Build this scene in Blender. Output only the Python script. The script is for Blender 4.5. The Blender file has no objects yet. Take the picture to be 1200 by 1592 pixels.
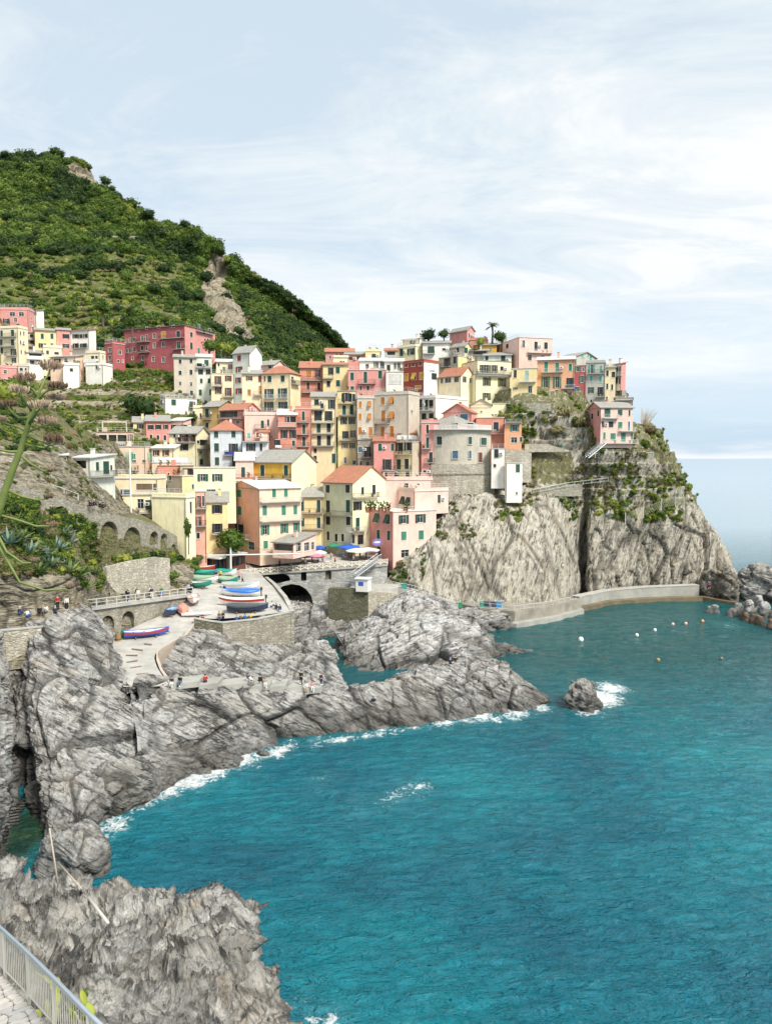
import bpy, bmesh, math, random
import numpy as np
from mathutils import Vector, Matrix
R = math.radians
rnd = random.Random(7)
S = bpy.context.scene
COL = S.collection

# ------------------------------------------------------------------ camera
CAMZ, FPX, PITCH = 35.0, 1196.0, R(4.02)
cam = bpy.data.cameras.new('camera'); camo = bpy.data.objects.new('camera', cam); COL.objects.link(camo)
camo.location = (0, 0, CAMZ); camo.rotation_euler = (R(90) - PITCH, 0, 0)
cam.sensor_fit = 'HORIZONTAL'; cam.sensor_width = 36; cam.lens = 36 * FPX / 1200
cam.clip_start = 0.1; cam.clip_end = 60000
S.camera = camo

# ------------------------------------------------------------------ sky and sun
SUN_EL, SUN_AZ = 48, 138          # azimuth measured clockwise from +Y: the sun stands behind the camera, to the right
W = bpy.data.worlds.new('World'); S.world = W; W.use_nodes = True
nt = W.node_tree; nt.nodes.clear()
def N(nt, t, **k):
    n = nt.nodes.new(t)
    for a, b in k.items():
        if a.startswith('i_'):
            n.inputs[a[2:].replace('_', ' ')].default_value = b
        else: setattr(n, a, b)
    return n
out = N(nt, 'ShaderNodeOutputWorld'); bg = N(nt, 'ShaderNodeBackground'); bg.inputs[1].default_value = 0.1
sky = N(nt, 'ShaderNodeTexSky', sky_type='NISHITA', sun_disc=False, sun_elevation=R(SUN_EL), sun_rotation=R(SUN_AZ), air_density=1.0, dust_density=0.6, ozone_density=2.0)
tc = N(nt, 'ShaderNodeTexCoord'); sp = N(nt, 'ShaderNodeSeparateXYZ')
L = nt.links.new
L(tc.outputs['Generated'], sp.inputs[0])
def math_(nt, op, a, b=None, clamp=False):
    n = nt.nodes.new('ShaderNodeMath'); n.operation = op; n.use_clamp = clamp
    for i, v in enumerate((a, b)):
        if v is None: continue
        if isinstance(v, (int, float)): n.inputs[i].default_value = v
        else: nt.links.new(v, n.inputs[i])
    return n.outputs[0]
zc = math_(nt, 'ADD', math_(nt, 'MAXIMUM', sp.outputs[2], 0.0), 0.09)
cx = math_(nt, 'DIVIDE', sp.outputs[0], zc); cy = math_(nt, 'DIVIDE', sp.outputs[1], zc)
cb = N(nt, 'ShaderNodeCombineXYZ'); L(cx, cb.inputs[0]); L(cy, cb.inputs[1])
def wnoise(scale, det, rough, off, dist=0.0, sx=1.0):
    m = N(nt, 'ShaderNodeMapping'); m.inputs['Location'].default_value = off; m.inputs['Scale'].default_value = (sx, 1, 1); L(cb.outputs[0], m.inputs[0])
    n = N(nt, 'ShaderNodeTexNoise'); L(m.outputs[0], n.inputs['Vector'])
    n.inputs['Scale'].default_value = scale; n.inputs['Detail'].default_value = det; n.inputs['Roughness'].default_value = rough; n.inputs['Distortion'].default_value = dist
    return n.outputs[0]
def ramp(nt, fac, pts, interp='LINEAR'):
    r = nt.nodes.new('ShaderNodeValToRGB'); r.color_ramp.interpolation = interp
    while len(r.color_ramp.elements) < len(pts): r.color_ramp.elements.new(0.5)
    for e, (p, c) in zip(r.color_ramp.elements, pts):
        e.position = p; e.color = c if len(c) == 4 else (*c, 1)
    nt.links.new(fac, r.inputs[0]); return r.outputs[0]
def mixc(nt, fac, a, b, mode='MIX'):
    m = nt.nodes.new('ShaderNodeMix'); m.data_type = 'RGBA'; m.blend_type = mode
    for i, v in ((0, fac), (6, a), (7, b)):
        if isinstance(v, (int, float)): m.inputs[i].default_value = v
        elif isinstance(v, (tuple, list)): m.inputs[i].default_value = v if len(v) == 4 else (*v, 1)
        else: nt.links.new(v, m.inputs[i])
    return m.outputs[2]
big = wnoise(0.42, 6, 0.55, (3.1, 1.7, 0), 0.3)
fine = wnoise(2.1, 9, 0.68, (0.4, 8.2, 3), 0.8, 0.6)
cover = math_(nt, 'ADD', math_(nt, 'MULTIPLY', big, 0.55), math_(nt, 'MULTIPLY', fine, 0.45))
# cloud brightness: luminous white to soft blue-grey
ccol = ramp(nt, cover, [(0.40, (1.98, 2.30, 2.56)), (0.46, (2.32, 2.58, 2.74)), (0.51, (2.62, 2.78, 2.86)), (0.56, (3.00, 3.05, 3.06))])
# towards the horizon a broken blue-grey bank with a bright slot
hz = N(nt, 'ShaderNodeMapping'); hz.inputs['Scale'].default_value = (1.6, 1.6, 15); L(tc.outputs['Generated'], hz.inputs[0])
hn = N(nt, 'ShaderNodeTexNoise'); L(hz.outputs[0], hn.inputs['Vector']); hn.inputs['Scale'].default_value = 2.3; hn.inputs['Detail'].default_value = 7; hn.inputs['Roughness'].default_value = 0.55
elev = math_(nt, 'ADD', sp.outputs[2], math_(nt, 'MULTIPLY', math_(nt, 'SUBTRACT', hn.outputs[0], 0.5), 0.10))
hcol = ramp(nt, elev, [(0.0, (2.1, 2.45, 2.85)), (0.010, (2.9, 3.0, 3.05)), (0.03, (1.6, 2.1, 2.6)), (0.075, (1.95, 2.35, 2.75)), (0.115, (2.8, 2.95, 3.05)), (0.16, (2.45, 2.7, 2.95))])
hfac = ramp(nt, sp.outputs[2], [(0.0, (0.95,) * 3), (0.10, (0.65,) * 3), (0.24, (0.0,) * 3)])
ccol2 = mixc(nt, hfac, ccol, hcol)
cfac = ramp(nt, cover, [(0.30, (0.90,) * 3), (0.5, (0.97,) * 3)])
L(mixc(nt, cfac, sky.outputs[0], ccol2), bg.inputs[0]); L(bg.outputs[0], out.inputs[0])
W.cycles.sampling_method = 'MANUAL' if hasattr(W, 'cycles') else W.cycles.sampling_method
try: W.cycles.sample_map_resolution = 512
except Exception: pass

sun = bpy.data.lights.new('sun', 'SUN'); suno = bpy.data.objects.new('sun', sun); COL.objects.link(suno)
sun.energy = 1.5; sun.angle = R(15); sun.color = (1.0, 0.94, 0.84)
sd = Vector((math.sin(R(SUN_AZ)) * math.cos(R(SUN_EL)), math.cos(R(SUN_AZ)) * math.cos(R(SUN_EL)), math.sin(R(SUN_EL))))
suno.rotation_euler = sd.to_track_quat('Z', 'Y').to_euler()
S.view_settings.view_transform = 'Standard'; S.view_settings.look = 'None'; S.view_settings.exposure = 1.75; S.view_settings.gamma = 1; S.view_settings.use_curve_mapping = False
S.cycles.max_bounces = 5; S.cycles.diffuse_bounces = 3; S.cycles.glossy_bounces = 2; S.cycles.transmission_bounces = 2; S.cycles.use_denoising = True
S.render.film_transparent = False

# ------------------------------------------------------------------ measuring helpers
CP, SP_ = math.cos(PITCH), math.sin(PITCH)
def ray(px, py):
    a = (px - 600) / FPX; b = (796 - py) / FPX
    return Vector((a, CP + b * SP_, -SP_ + b * CP))
def P(px, py, Y):
    d = ray(px, py); t = Y / d.y
    return Vector((d.x * t, Y, CAMZ + d.z * t))
def PZ(px, py, z):
    d = ray(px, py); t = (z - CAMZ) / d.z
    return Vector((d.x * t, d.y * t, z))
def proj(v):                       # arrays: world -> photograph pixel, for choosing where plants grow
    x, y, z = v[:, 0], v[:, 1], v[:, 2] - CAMZ
    f = y * CP - z * SP_; u = y * SP_ + z * CP
    return 600 + FPX * x / f, 796 - FPX * u / f

# ------------------------------------------------------------------ numpy noise
def _h(ix, iy, iz, s=0):
    h = (ix.astype(np.int64) * 374761393 + iy.astype(np.int64) * 668265263 + iz.astype(np.int64) * 2147483647 + s * 974634777) & 0xffffffff
    h = ((h ^ (h >> 13)) * 1274126177) & 0xffffffff
    h = ((h ^ (h >> 15)) * 2246822519) & 0xffffffff
    return ((h ^ (h >> 16)) & 0xffffff) / float(0xffffff)
def vnoise(p, s=0):
    i = np.floor(p).astype(np.int64); f = p - i; f = f * f * (3 - 2 * f); r = 0
    for dx in (0, 1):
        wx = f[:, 0] if dx else 1 - f[:, 0]
        for dy in (0, 1):
            wy = f[:, 1] if dy else 1 - f[:, 1]
            for dz in (0, 1):
                wz = f[:, 2] if dz else 1 - f[:, 2]
                r = r + wx * wy * wz * _h(i[:, 0] + dx, i[:, 1] + dy, i[:, 2] + dz, s)
    return r * 2 - 1
def fbm(p, o=4, s=0, g=0.5):
    r = 0; a = 1; t = 0
    for k in range(o):
        r = r + a * vnoise(p * (2.03 ** k) + 17.3 * k, s + k); t += a; a *= g
    return r / t
def worley(p, s=0):
    i = np.floor(p).astype(np.int64); n = len(p)
    f1 = np.full(n, 9.0); f2 = np.full(n, 9.0); idv = np.zeros(n); dl = np.zeros((n, 3))
    for dx in (-1, 0, 1):
        for dy in (-1, 0, 1):
            for dz in (-1, 0, 1):
                c = i + np.array([dx, dy, dz]); a, b, d = c[:, 0], c[:, 1], c[:, 2]
                q = np.stack([a + _h(a, b, d, s + 1), b + _h(a, b, d, s + 2), d + _h(a, b, d, s + 3)], 1) - p
                e = np.sqrt((q * q).sum(1)); m = e < f1; dl[m] = q[m]
                f2 = np.where(m, f1, np.minimum(f2, e)); idv = np.where(m, _h(a, b, d, s + 4), idv); f1 = np.where(m, e, f1)
    return f1, f2, idv, dl
def sstep(a, b, x):
    t = np.clip((x - a) / (b - a), 0, 1); return t * t * (3 - 2 * t)
def frame(n):
    n = np.array(n, float); n /= np.linalg.norm(n)
    t = np.cross(n, [0.1, 0.2, 1.0]); t /= np.linalg.norm(t); return np.stack([t, np.cross(n, t), n])
def rock_disp(p, size, amp, bed=(0.6, -0.2, 0.75), flat=3.0, seed=0):
    """fractured, bedded rock: slabs of random height parted by cracks, at three sizes"""
    F = frame(bed); q = p @ F.T
    q = q + size * 0.22 * np.stack([fbm(p / size * 0.9, 3, seed + 50), fbm(p / size * 0.9 + 9, 3, seed + 60), fbm(p / size * 0.9 + 21, 3, seed + 70)], 1)
    d = np.zeros(len(p)); cr = np.zeros(len(p)); sc = size; am = amp
    for k in range(4):
        qq = q / sc * np.array([1 / flat ** 0.5, 1 / flat ** 0.5 * 1.2, flat ** 0.55])
        f1, f2, i, dl = worley(qq, seed + 10 * k)
        w = 1 - sstep(0.0, 0.10, f2 - f1); msk = np.maximum(sstep(-.18, .22, fbm(p / sc * 0.55 + 31.7 * k, 2, seed + 44)), (.85, .15, 0, 0)[k])       # only some joints are open
        t1, t2 = np.modf(i * 37.31)[0] - .5, np.modf(i * 91.7)[0] - .5      # every block has its own tilt
        d += am * ((i - 0.5) * (1.25 if k < 2 else .8) - 1.5 * (t1 * dl[:, 0] + t2 * dl[:, 1])) - am * 0.5 * w * msk
        cr = np.maximum(cr, w * (1.0, 0.7, 0.4, .2)[k] * msk); sc *= 0.42; am *= 0.46
    z = q[:, 2] / (size * 0.085) + 1.5 * fbm(p / size * 1.4, 2, seed + 95)
    d += amp * 0.10 * (np.abs(np.modf(z)[0]) - 0.5)
    d += amp * 0.55 * fbm(p / size * 0.7, 4, seed + 90)
    return d, cr

# ------------------------------------------------------------------ scene-object helpers
def link(o, parent=None):
    COL.objects.link(o)
    if parent is not None: o.parent = parent
    return o
def tag(o, label=None, cat=None, group=None, kind=None):
    if label: o['label'] = label
    if cat: o['category'] = cat
    if group: o['group'] = group
    if kind: o['kind'] = kind
    return o
def empty(name, loc, rz=0.0, label=None, cat=None, group=None):
    o = bpy.data.objects.new(name, None); COL.objects.link(o); o.location = loc; o.rotation_euler = (0, 0, rz); o.empty_display_size = 0.3
    return tag(o, label, cat, group)
class MB:
    def __init__(s): s.v = []; s.f = []; s.m = []
    def quad(s, *p, m=0):
        k = len(s.v); s.v += [tuple(a) for a in p]; s.f.append(tuple(range(k, k + len(p)))); s.m.append(m)
    def box(s, x0, x1, y0, y1, z0, z1, m=0, M=None):
        k = len(s.v); c = [(x, y, z) for z in (z0, z1) for y in (y0, y1) for x in (x0, x1)]
        if M is not None: c = [tuple(M @ Vector(a)) for a in c]
        s.v += c
        for f in ((0, 2, 3, 1), (4, 5, 7, 6), (0, 1, 5, 4), (2, 6, 7, 3), (0, 4, 6, 2), (1, 3, 7, 5)):
            s.f.append(tuple(k + i for i in f)); s.m.append(m)
        return s
    def tube(s, pts, r, n=6, m=0, cap=True):
        pts = [Vector(p) for p in pts]; rr = r if isinstance(r, (list, tuple)) else [r] * len(pts); k0 = len(s.v)
        for i, p in enumerate(pts):
            t = (pts[min(i + 1, len(pts) - 1)] - pts[max(i - 1, 0)]).normalized()
            a = t.cross(Vector((0, 0, 1)) if abs(t.z) < 0.9 else Vector((1, 0, 0))).normalized(); b = t.cross(a)
            for j in range(n):
                an = 2 * math.pi * j / n; s.v.append(tuple(p + (a * math.cos(an) + b * math.sin(an)) * rr[i]))
        for i in range(len(pts) - 1):
            for j in range(n):
                a = k0 + i * n + j; b = k0 + i * n + (j + 1) % n
                s.f.append((a, a + n, b + n, b)); s.m.append(m)
        if cap:
            s.f.append(tuple(k0 + j for j in range(n))); s.m.append(m)
            s.f.append(tuple(k0 + (len(pts) - 1) * n + j for j in reversed(range(n)))); s.m.append(m)
        return s
    def prism(s, poly, z0, z1, m=0):
        k = len(s.v); n = len(poly); s.v += [(x, y, z0) for x, y in poly] + [(x, y, z1) for x, y in poly]
        s.f.append(tuple(k + i for i in reversed(range(n)))); s.f.append(tuple(k + n + i for i in range(n))); s.m += [m, m]
        for i in range(n):
            j = (i + 1) % n; s.f.append((k + i, k + j, k + n + j, k + n + i)); s.m.append(m)
        return s
    def mesh(s, name, mats, smooth=False):
        me = bpy.data.meshes.new(name); me.from_pydata(s.v, [], s.f)
        for m in (mats if isinstance(mats, (list, tuple)) else [mats]): me.materials.append(m)
        if any(s.m): me.polygons.foreach_set('material_index', s.m)
        if smooth: me.polygons.foreach_set('use_smooth', [True] * len(s.f))
        me.update(); return me
    def build(s, name, mats, parent=None, smooth=False, kind=None):
        o = bpy.data.objects.new(name, s.mesh(name, mats, smooth)); link(o, parent)
        if kind: o['kind'] = kind
        return o
def inst(name, me, parent=None, M=None, loc=None, rz=0.0, mats=None):
    o = bpy.data.objects.new(name, me); link(o, parent)
    if M is not None: o.matrix_basis = M
    elif loc is not None: o.location = loc; o.rotation_euler = (0, 0, rz)
    if mats:
        for i, m in enumerate(mats): o.material_slots[i].link = 'OBJECT'; o.material_slots[i].material = m
    return o
def np_mesh(name, V, F, mat, smooth=True, attrs=None):
    me = bpy.data.meshes.new(name); n = len(F)
    me.vertices.add(len(V)); me.vertices.foreach_set('co', V.astype(np.float32).ravel())
    k = F.shape[1]
    me.loops.add(n * k); me.loops.foreach_set('vertex_index', F.astype(np.int32).ravel())
    me.polygons.add(n); me.polygons.foreach_set('loop_start', np.arange(0, n * k, k, dtype=np.int32))
    try: me.polygons.foreach_set('loop_total', np.full(n, k, np.int32))
    except Exception: pass
    me.polygons.foreach_set('use_smooth', np.full(n, smooth))
    me.update(calc_edges=True); me.materials.append(mat)
    for a, val in (attrs or {}).items():
        at = me.attributes.new(a, 'FLOAT', 'POINT'); at.data.foreach_set('value', val.astype(np.float32))
    return me

# ------------------------------------------------------------------ materials
MC = {}
def newmat(name):
    m = bpy.data.materials.new(name); m.use_nodes = True
    b = m.node_tree.nodes['Principled BSDF']; return m, m.node_tree, b
def noise_(nt, scale, det=4, rough=0.55, vec=None, dist=0.0, map_=None, rot=None):
    n = nt.nodes.new('ShaderNodeTexNoise'); n.inputs['Scale'].default_value = scale; n.inputs['Detail'].default_value = det; n.inputs['Roughness'].default_value = rough; n.inputs['Distortion'].default_value = dist
    if vec is None:
        g = nt.nodes.get('GEO') or nt.nodes.new('ShaderNodeNewGeometry'); g.name = 'GEO'; vec = g.outputs['Position']
    if map_ is not None or rot is not None:
        mp = nt.nodes.new('ShaderNodeMapping')
        if map_ is not None: mp.inputs['Scale'].default_value = map_
        if rot is not None:
            vr = nt.nodes.new('ShaderNodeMapping'); vr.inputs['Rotation'].default_value = rot; nt.links.new(vec, vr.inputs[0]); vec = vr.outputs[0]
        nt.links.new(vec, mp.inputs[0]); vec = mp.outputs[0]
    nt.links.new(vec, n.inputs['Vector']); return n.outputs[0]
def bump(nt, b, h, strength=0.4, dist=0.05, prev=None):
    n = nt.nodes.new('ShaderNodeBump'); n.inputs['Strength'].default_value = strength; n.inputs['Distance'].default_value = dist
    nt.links.new(h, n.inputs['Height'])
    if prev is not None: nt.links.new(prev, n.inputs['Normal'])
    if b is not None: nt.links.new(n.outputs[0], b.inputs['Normal'])
    return n.outputs[0]
def plain(name, c, rough=0.6, metal=0.0, spec=0.5, var=0.12, vs=3.0):
    key = ('plain', name, c)
    if key in MC: return MC[key]
    m, nt, b = newmat(name); b.inputs['Roughness'].default_value = rough; b.inputs['Metallic'].default_value = metal; b.inputs['Specular IOR Level'].default_value = spec
    n = noise_(nt, vs, 4)
    nt.links.new(ramp(nt, n, [(0.3, tuple(x * (1 - var) for x in c)), (0.7, tuple(min(1, x * (1 + var)) for x in c))]), b.inputs['Base Color'])
    MC[key] = m; return m
def plaster(c, age=1.0):
    key = ('pl', c, age)
    if key in MC: return MC[key]
    m, nt, b = newmat('painted_plaster'); b.inputs['Roughness'].default_value = 0.9; b.inputs['Specular IOR Level'].default_value = 0.15
    n1 = noise_(nt, 0.55, 5, 0.6); n2 = noise_(nt, 1.6, 5, 0.65, map_=(1, 1, 0.22)); n3 = noise_(nt, 9, 4)
    g = sum(c) / 3
    base = ramp(nt, n1, [(0.32, tuple(x * (1 - 0.10 * age) for x in c)), (0.68, tuple(min(0.93, x * (1 + 0.07 * age)) for x in c))])
    st = ramp(nt, n2, [(0.50, (0, 0, 0)), (0.72, (0.6 * age,) * 3)])
    base = mixc(nt, st, base, tuple(x * 0.58 + g * 0.12 for x in c))
    base = mixc(nt, ramp(nt, n3, [(0.62, (0, 0, 0)), (0.78, (0.35 * age,) * 3)]), base, tuple(x * 0.75 + 0.05 for x in c))
    nt.links.new(base, b.inputs['Base Color']); bump(nt, b, n3, 0.35, 0.04)
    MC[key] = m; return m
def glassm():
    if 'gl' in MC: return MC['gl']
    m, nt, b = newmat('window_glass'); b.inputs['Base Color'].default_value = (0.018, 0.024, 0.03, 1); b.inputs['Roughness'].default_value = 0.08; b.inputs['Specular IOR Level'].default_value = 0.6
    MC['gl'] = m; return m
def shutterm(c):
    key = ('sh', c)
    if key in MC: return MC[key]
    m, nt, b = newmat('louvred_shutter'); b.inputs['Roughness'].default_value = 0.55
    tcn = nt.nodes.new('ShaderNodeTexCoord')
    w = nt.nodes.new('ShaderNodeTexWave'); w.bands_direction = 'Z'; w.inputs['Scale'].default_value = 4.2; nt.links.new(tcn.outputs['Object'], w.inputs['Vector'])
    n = noise_(nt, 1.3, 4)
    base = ramp(nt, n, [(0.3, tuple(x * 0.8 for x in c)), (0.7, tuple(min(1, x * 1.2) for x in c))])
    nt.links.new(base, b.inputs['Base Color']); bump(nt, b, w.outputs['Color'], 0.6, 0.03)
    MC[key] = m; return m
def roofm(kind):
    key = ('rf', kind)
    if key in MC: return MC[key]
    m, nt, b = newmat({'T': 'terracotta_tiles', 'S': 'slate_slabs', 'W': 'pale_roof_coating'}[kind]); b.inputs['Roughness'].default_value = 0.9
    n1 = noise_(nt, 2.4, 5, 0.7); n2 = noise_(nt, 0.5, 4)
    a = {'T': ((0.33, 0.12, 0.07), (0.52, 0.24, 0.15)), 'S': ((0.21, 0.21, 0.19), (0.40, 0.39, 0.35)), 'W': ((0.5, 0.49, 0.46), (0.68, 0.67, 0.64))}[kind]
    base = ramp(nt, n1, [(0.3, a[0]), (0.7, a[1])])
    base = mixc(nt, ramp(nt, n2, [(0.5, (0, 0, 0)), (0.75, (0.5,) * 3)]), base, tuple(0.6 * x + 0.06 for x in a[0]))
    nt.links.new(base, b.inputs['Base Color'])
    tcn = nt.nodes.new('ShaderNodeTexCoord')
    if kind == 'T':
        w = nt.nodes.new('ShaderNodeTexWave'); w.bands_direction = 'X'; w.inputs['Scale'].default_value = 1.3; nt.links.new(tcn.outputs['Object'], w.inputs['Vector'])
        nn = bump(nt, None, w.outputs['Color'], 0.7, 0.08); bump(nt, b, n1, 0.5, 0.06, nn)
    else:
        v = nt.nodes.new('ShaderNodeTexVoronoi'); v.inputs['Scale'].default_value = 1.6; nt.links.new(tcn.outputs['Object'], v.inputs['Vector'])
        nn = bump(nt, None, v.outputs['Color'], 0.5, 0.05); bump(nt, b, n1, 0.4, 0.05, nn)
    MC[key] = m; return m
def attr(nt, name):
    a = nt.nodes.new('ShaderNodeAttribute'); a.attribute_name = name; return a.outputs['Fac']
def rockm(name, c0, c1, c2, scale=1.0, rot=(0.5, 0.6, 0.2), wet=True, veg=None, bs=0.7, cl=(0.62, 0.60, 0.55)):
    m, nt, b = newmat(name); b.inputs['Roughness'].default_value = 0.88; b.inputs['Specular IOR Level'].default_value = 0.25
    big = noise_(nt, 0.16 * scale, 5, 0.6); mid = noise_(nt, 0.75 * scale, 6, 0.65, dist=0.8)
    lay = noise_(nt, 1.1 * scale, 7, 0.62, dist=0.7, map_=(0.55, 0.8, 4.2), rot=rot); fine = noise_(nt, 7 * scale, 5, 0.7)
    base = ramp(nt, mid, [(0.33, c0), (0.52, c1), (0.7, c2)])
    base = mixc(nt, ramp(nt, big, [(0.4, (0, 0, 0)), (0.62, (0.55,) * 3)]), base, tuple(0.6 * a + 0.4 * bb for a, bb in zip(c1, (0.40, 0.34, 0.25))))
    base = mixc(nt, ramp(nt, lay, [(0.38, (0.9,) * 3), (0.46, (0.0,) * 3)]), base, tuple(0.45 * x for x in c0))
    base = mixc(nt, ramp(nt, lay, [(0.60, (0,) * 3), (0.68, (0.75,) * 3)]), base, cl)
    base = mixc(nt, ramp(nt, fine, [(0.36, (0.45,) * 3), (0.5, (0.0,) * 3)]), base, tuple(0.5 * x for x in c0))
    base = mixc(nt, math_(nt, 'MULTIPLY', attr(nt, 'crack'), 0.72), base, tuple(0.26 * x for x in c0))
    och = noise_(nt, 0.33 * scale, 5, 0.7, map_=(1, 1, .45)); base = mixc(nt, ramp(nt, och, [(0.56, (0,) * 3), (0.74, (0.45,) * 3)]), base, tuple(x * y for x, y in zip(c1, (.95, .72, .48))))
    dk = noise_(nt, 0.45 * scale, 6, 0.7, dist=.6, map_=(1, 1, .35)); base = mixc(nt, ramp(nt, dk, [(0.30, (.55,) * 3), (0.44, (0.0,) * 3)]), base, tuple(.42 * x for x in c1))
    lines = noise_(nt, 0.30 * scale, 7, 0.62, dist=1.1, map_=(0.30, 0.42, 2.6), rot=rot); la = math_(nt, 'ABSOLUTE', math_(nt, 'SUBTRACT', lines, 0.5))
    lf = math_(nt, 'MULTIPLY', ramp(nt, la, [(0.0, (1,) * 3), (0.016, (.75,) * 3), (0.034, (0,) * 3)]), ramp(nt, noise_(nt, 0.5 * scale, 4, .6), [(0.42, (0,) * 3), (0.58, (.9,) * 3)]))
    base = mixc(nt, lf, base, tuple(.25 * x for x in c0))
    if veg:
        vn = noise_(nt, 0.9, 6, 0.7)
        fac = ramp(nt, math_(nt, 'ADD', attr(nt, 'veg'), math_(nt, 'MULTIPLY', math_(nt, 'SUBTRACT', vn, 0.5), 1.3)), [(0.44, (0,) * 3), (0.56, (0.93,) * 3)])
        vc = ramp(nt, noise_(nt, 2.2, 5, 0.7), [(0.3, veg[0]), (0.5, veg[1]), (0.68, veg[2])])
        base = mixc(nt, fac, base, vc)
    if wet:
        g = nt.nodes['GEO']; s = nt.nodes.new('ShaderNodeSeparateXYZ'); nt.links.new(g.outputs['Position'], s.inputs[0])
        h = math_(nt, 'ADD', s.outputs[2], math_(nt, 'MULTIPLY', math_(nt, 'SUBTRACT', big, 0.5), -5.0))
        wf = ramp(nt, math_(nt, 'MULTIPLY', h, 0.20), [(0.0, (0.95,) * 3), (0.22, (0.85,) * 3), (0.7, (0.0,) * 3)])
        base = mixc(nt, wf, base, mixc(nt, 0.72, base, (0.055, 0.054, 0.048), 'MIX'))
        rg = ramp(nt, math_(nt, 'MULTIPLY', h, 0.25), [(0.0, (0.35,) * 3), (0.4, (0.88,) * 3)]); nt.links.new(rg, b.inputs['Roughness'])
    nt.links.new(base, b.inputs['Base Color'])
    n0 = bump(nt, None, math_(nt, 'SUBTRACT', 1.0, lf) if False else math_(nt, 'MULTIPLY', lf, -1.0), bs, 0.3 / scale); n1 = bump(nt, None, lay, bs, 0.35 / scale, n0); n2 = bump(nt, None, mid, bs * 0.7, 0.35 / scale, n1); bump(nt, b, fine, bs, 0.06 / scale, n2)
    return m
def stonem(name, c0, c1, scale=1.9, mortar=(0.30, 0.28, 0.23), moss=0.3):
    m, nt, b = newmat(name); b.inputs['Roughness'].default_value = 0.92
    g = nt.nodes.new('ShaderNodeNewGeometry'); g.name = 'GEO'
    mp = nt.nodes.new('ShaderNodeMapping'); mp.inputs['Scale'].default_value = (1, 1, 2.1); nt.links.new(g.outputs['Position'], mp.inputs[0])
    wv = nt.nodes.new('ShaderNodeVectorMath'); wv.operation = 'ADD'
    nn = nt.nodes.new('ShaderNodeTexNoise'); nn.inputs['Scale'].default_value = 1.3; nt.links.new(g.outputs['Position'], nn.inputs['Vector'])
    nt.links.new(mp.outputs[0], wv.inputs[0]); nt.links.new(nn.outputs['Color'], wv.inputs[1])
    v = nt.nodes.new('ShaderNodeTexVoronoi'); v.inputs['Scale'].default_value = scale; nt.links.new(wv.outputs[0], v.inputs['Vector'])
    e = nt.nodes.new('ShaderNodeTexVoronoi'); e.feature = 'DISTANCE_TO_EDGE'; e.inputs['Scale'].default_value = scale; nt.links.new(wv.outputs[0], e.inputs['Vector'])
    sx = nt.nodes.new('ShaderNodeSeparateColor'); nt.links.new(v.outputs['Color'], sx.inputs[0])
    col = ramp(nt, sx.outputs[0], [(0.0, c0), (0.5, tuple(0.5 * (x + y) for x, y in zip(c0, c1))), (1.0, c1)])
    col = mixc(nt, ramp(nt, e.outputs[0], [(0.0, (1,) * 3), (0.08, (0,) * 3)]), col, mortar)
    col = mixc(nt, ramp(nt, noise_(nt, 0.35, 6, 0.65), [(0.45, (0,) * 3), (0.68, (moss,) * 3)]), col, (0.11, 0.13, 0.05))
    col = mixc(nt, ramp(nt, noise_(nt, 0.9, 5, 0.65, map_=(1, 1, 0.3)), [(0.5, (0,) * 3), (0.72, (0.45,) * 3)]), col, tuple(0.5 * x for x in c0))
    nt.links.new(col, b.inputs['Base Color'])
    n1 = bump(nt, None, ramp(nt, e.outputs[0], [(0.0, (0,) * 3), (0.12, (1,) * 3)]), 0.8, 0.08); bump(nt, b, noise_(nt, 6, 4), 0.6, 0.05, n1)
    return m
def leafm(name, cs, trans=0.25):
    m, nt, b = newmat(name); b.inputs['Roughness'].default_value = 0.65; b.inputs['Specular IOR Level'].default_value = 0.2
    oi = nt.nodes.new('ShaderNodeObjectInfo'); n = noise_(nt, 0.35, 3); n2 = noise_(nt, 5, 3)
    f = math_(nt, 'ADD', math_(nt, 'MULTIPLY', oi.outputs['Random'], 0.5), math_(nt, 'ADD', math_(nt, 'MULTIPLY', n, 0.35), math_(nt, 'MULTIPLY', n2, 0.3)))
    nt.links.new(ramp(nt, f, [(0.25, cs[0]), (0.55, cs[1]), (0.85, cs[2])]), b.inputs['Base Color'])
    if trans:
        t = nt.nodes.new('ShaderNodeBsdfTranslucent'); t.inputs[0].default_value = (*cs[2], 1); mx = nt.nodes.new('ShaderNodeMixShader'); mx.inputs[0].default_value = trans
        o = nt.nodes['Material Output']; nt.links.new(b.outputs[0], mx.inputs[1]); nt.links.new(t.outputs[0], mx.inputs[2]); nt.links.new(mx.outputs[0], o.inputs[0])
    return m

# ------------------------------------------------------------------ lofted terrain
def cr(A, n):                      # Catmull-Rom resampling of the first axis
    m = len(A); t = np.linspace(0, m - 1, n); i = np.clip(np.floor(t).astype(int), 0, m - 2); f = (t - i).reshape(-1, *([1] * (A.ndim - 1)))
    g = lambda k: A[np.clip(i + k, 0, m - 1)]
    p0, p1, p2, p3 = g(-1), g(0), g(1), g(2)
    return 0.5 * (2 * p1 + (p2 - p0) * f + (2 * p0 - 5 * p1 + 4 * p2 - p3) * f ** 2 + (3 * p1 - p0 - 3 * p2 + p3) * f ** 3)
def gridF(nu, nv):
    a = (np.arange(nv - 1)[:, None] * nu + np.arange(nu - 1)[None]).ravel()
    return np.stack([a, a + 1, a + nu + 1, a + nu], 1)
def gnormals(G):
    du = np.gradient(G, axis=1); dv = np.gradient(G, axis=0); n = np.cross(du, dv); n /= np.linalg.norm(n, axis=2, keepdims=True) + 1e-9
    return n
LOFTS = {}
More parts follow.
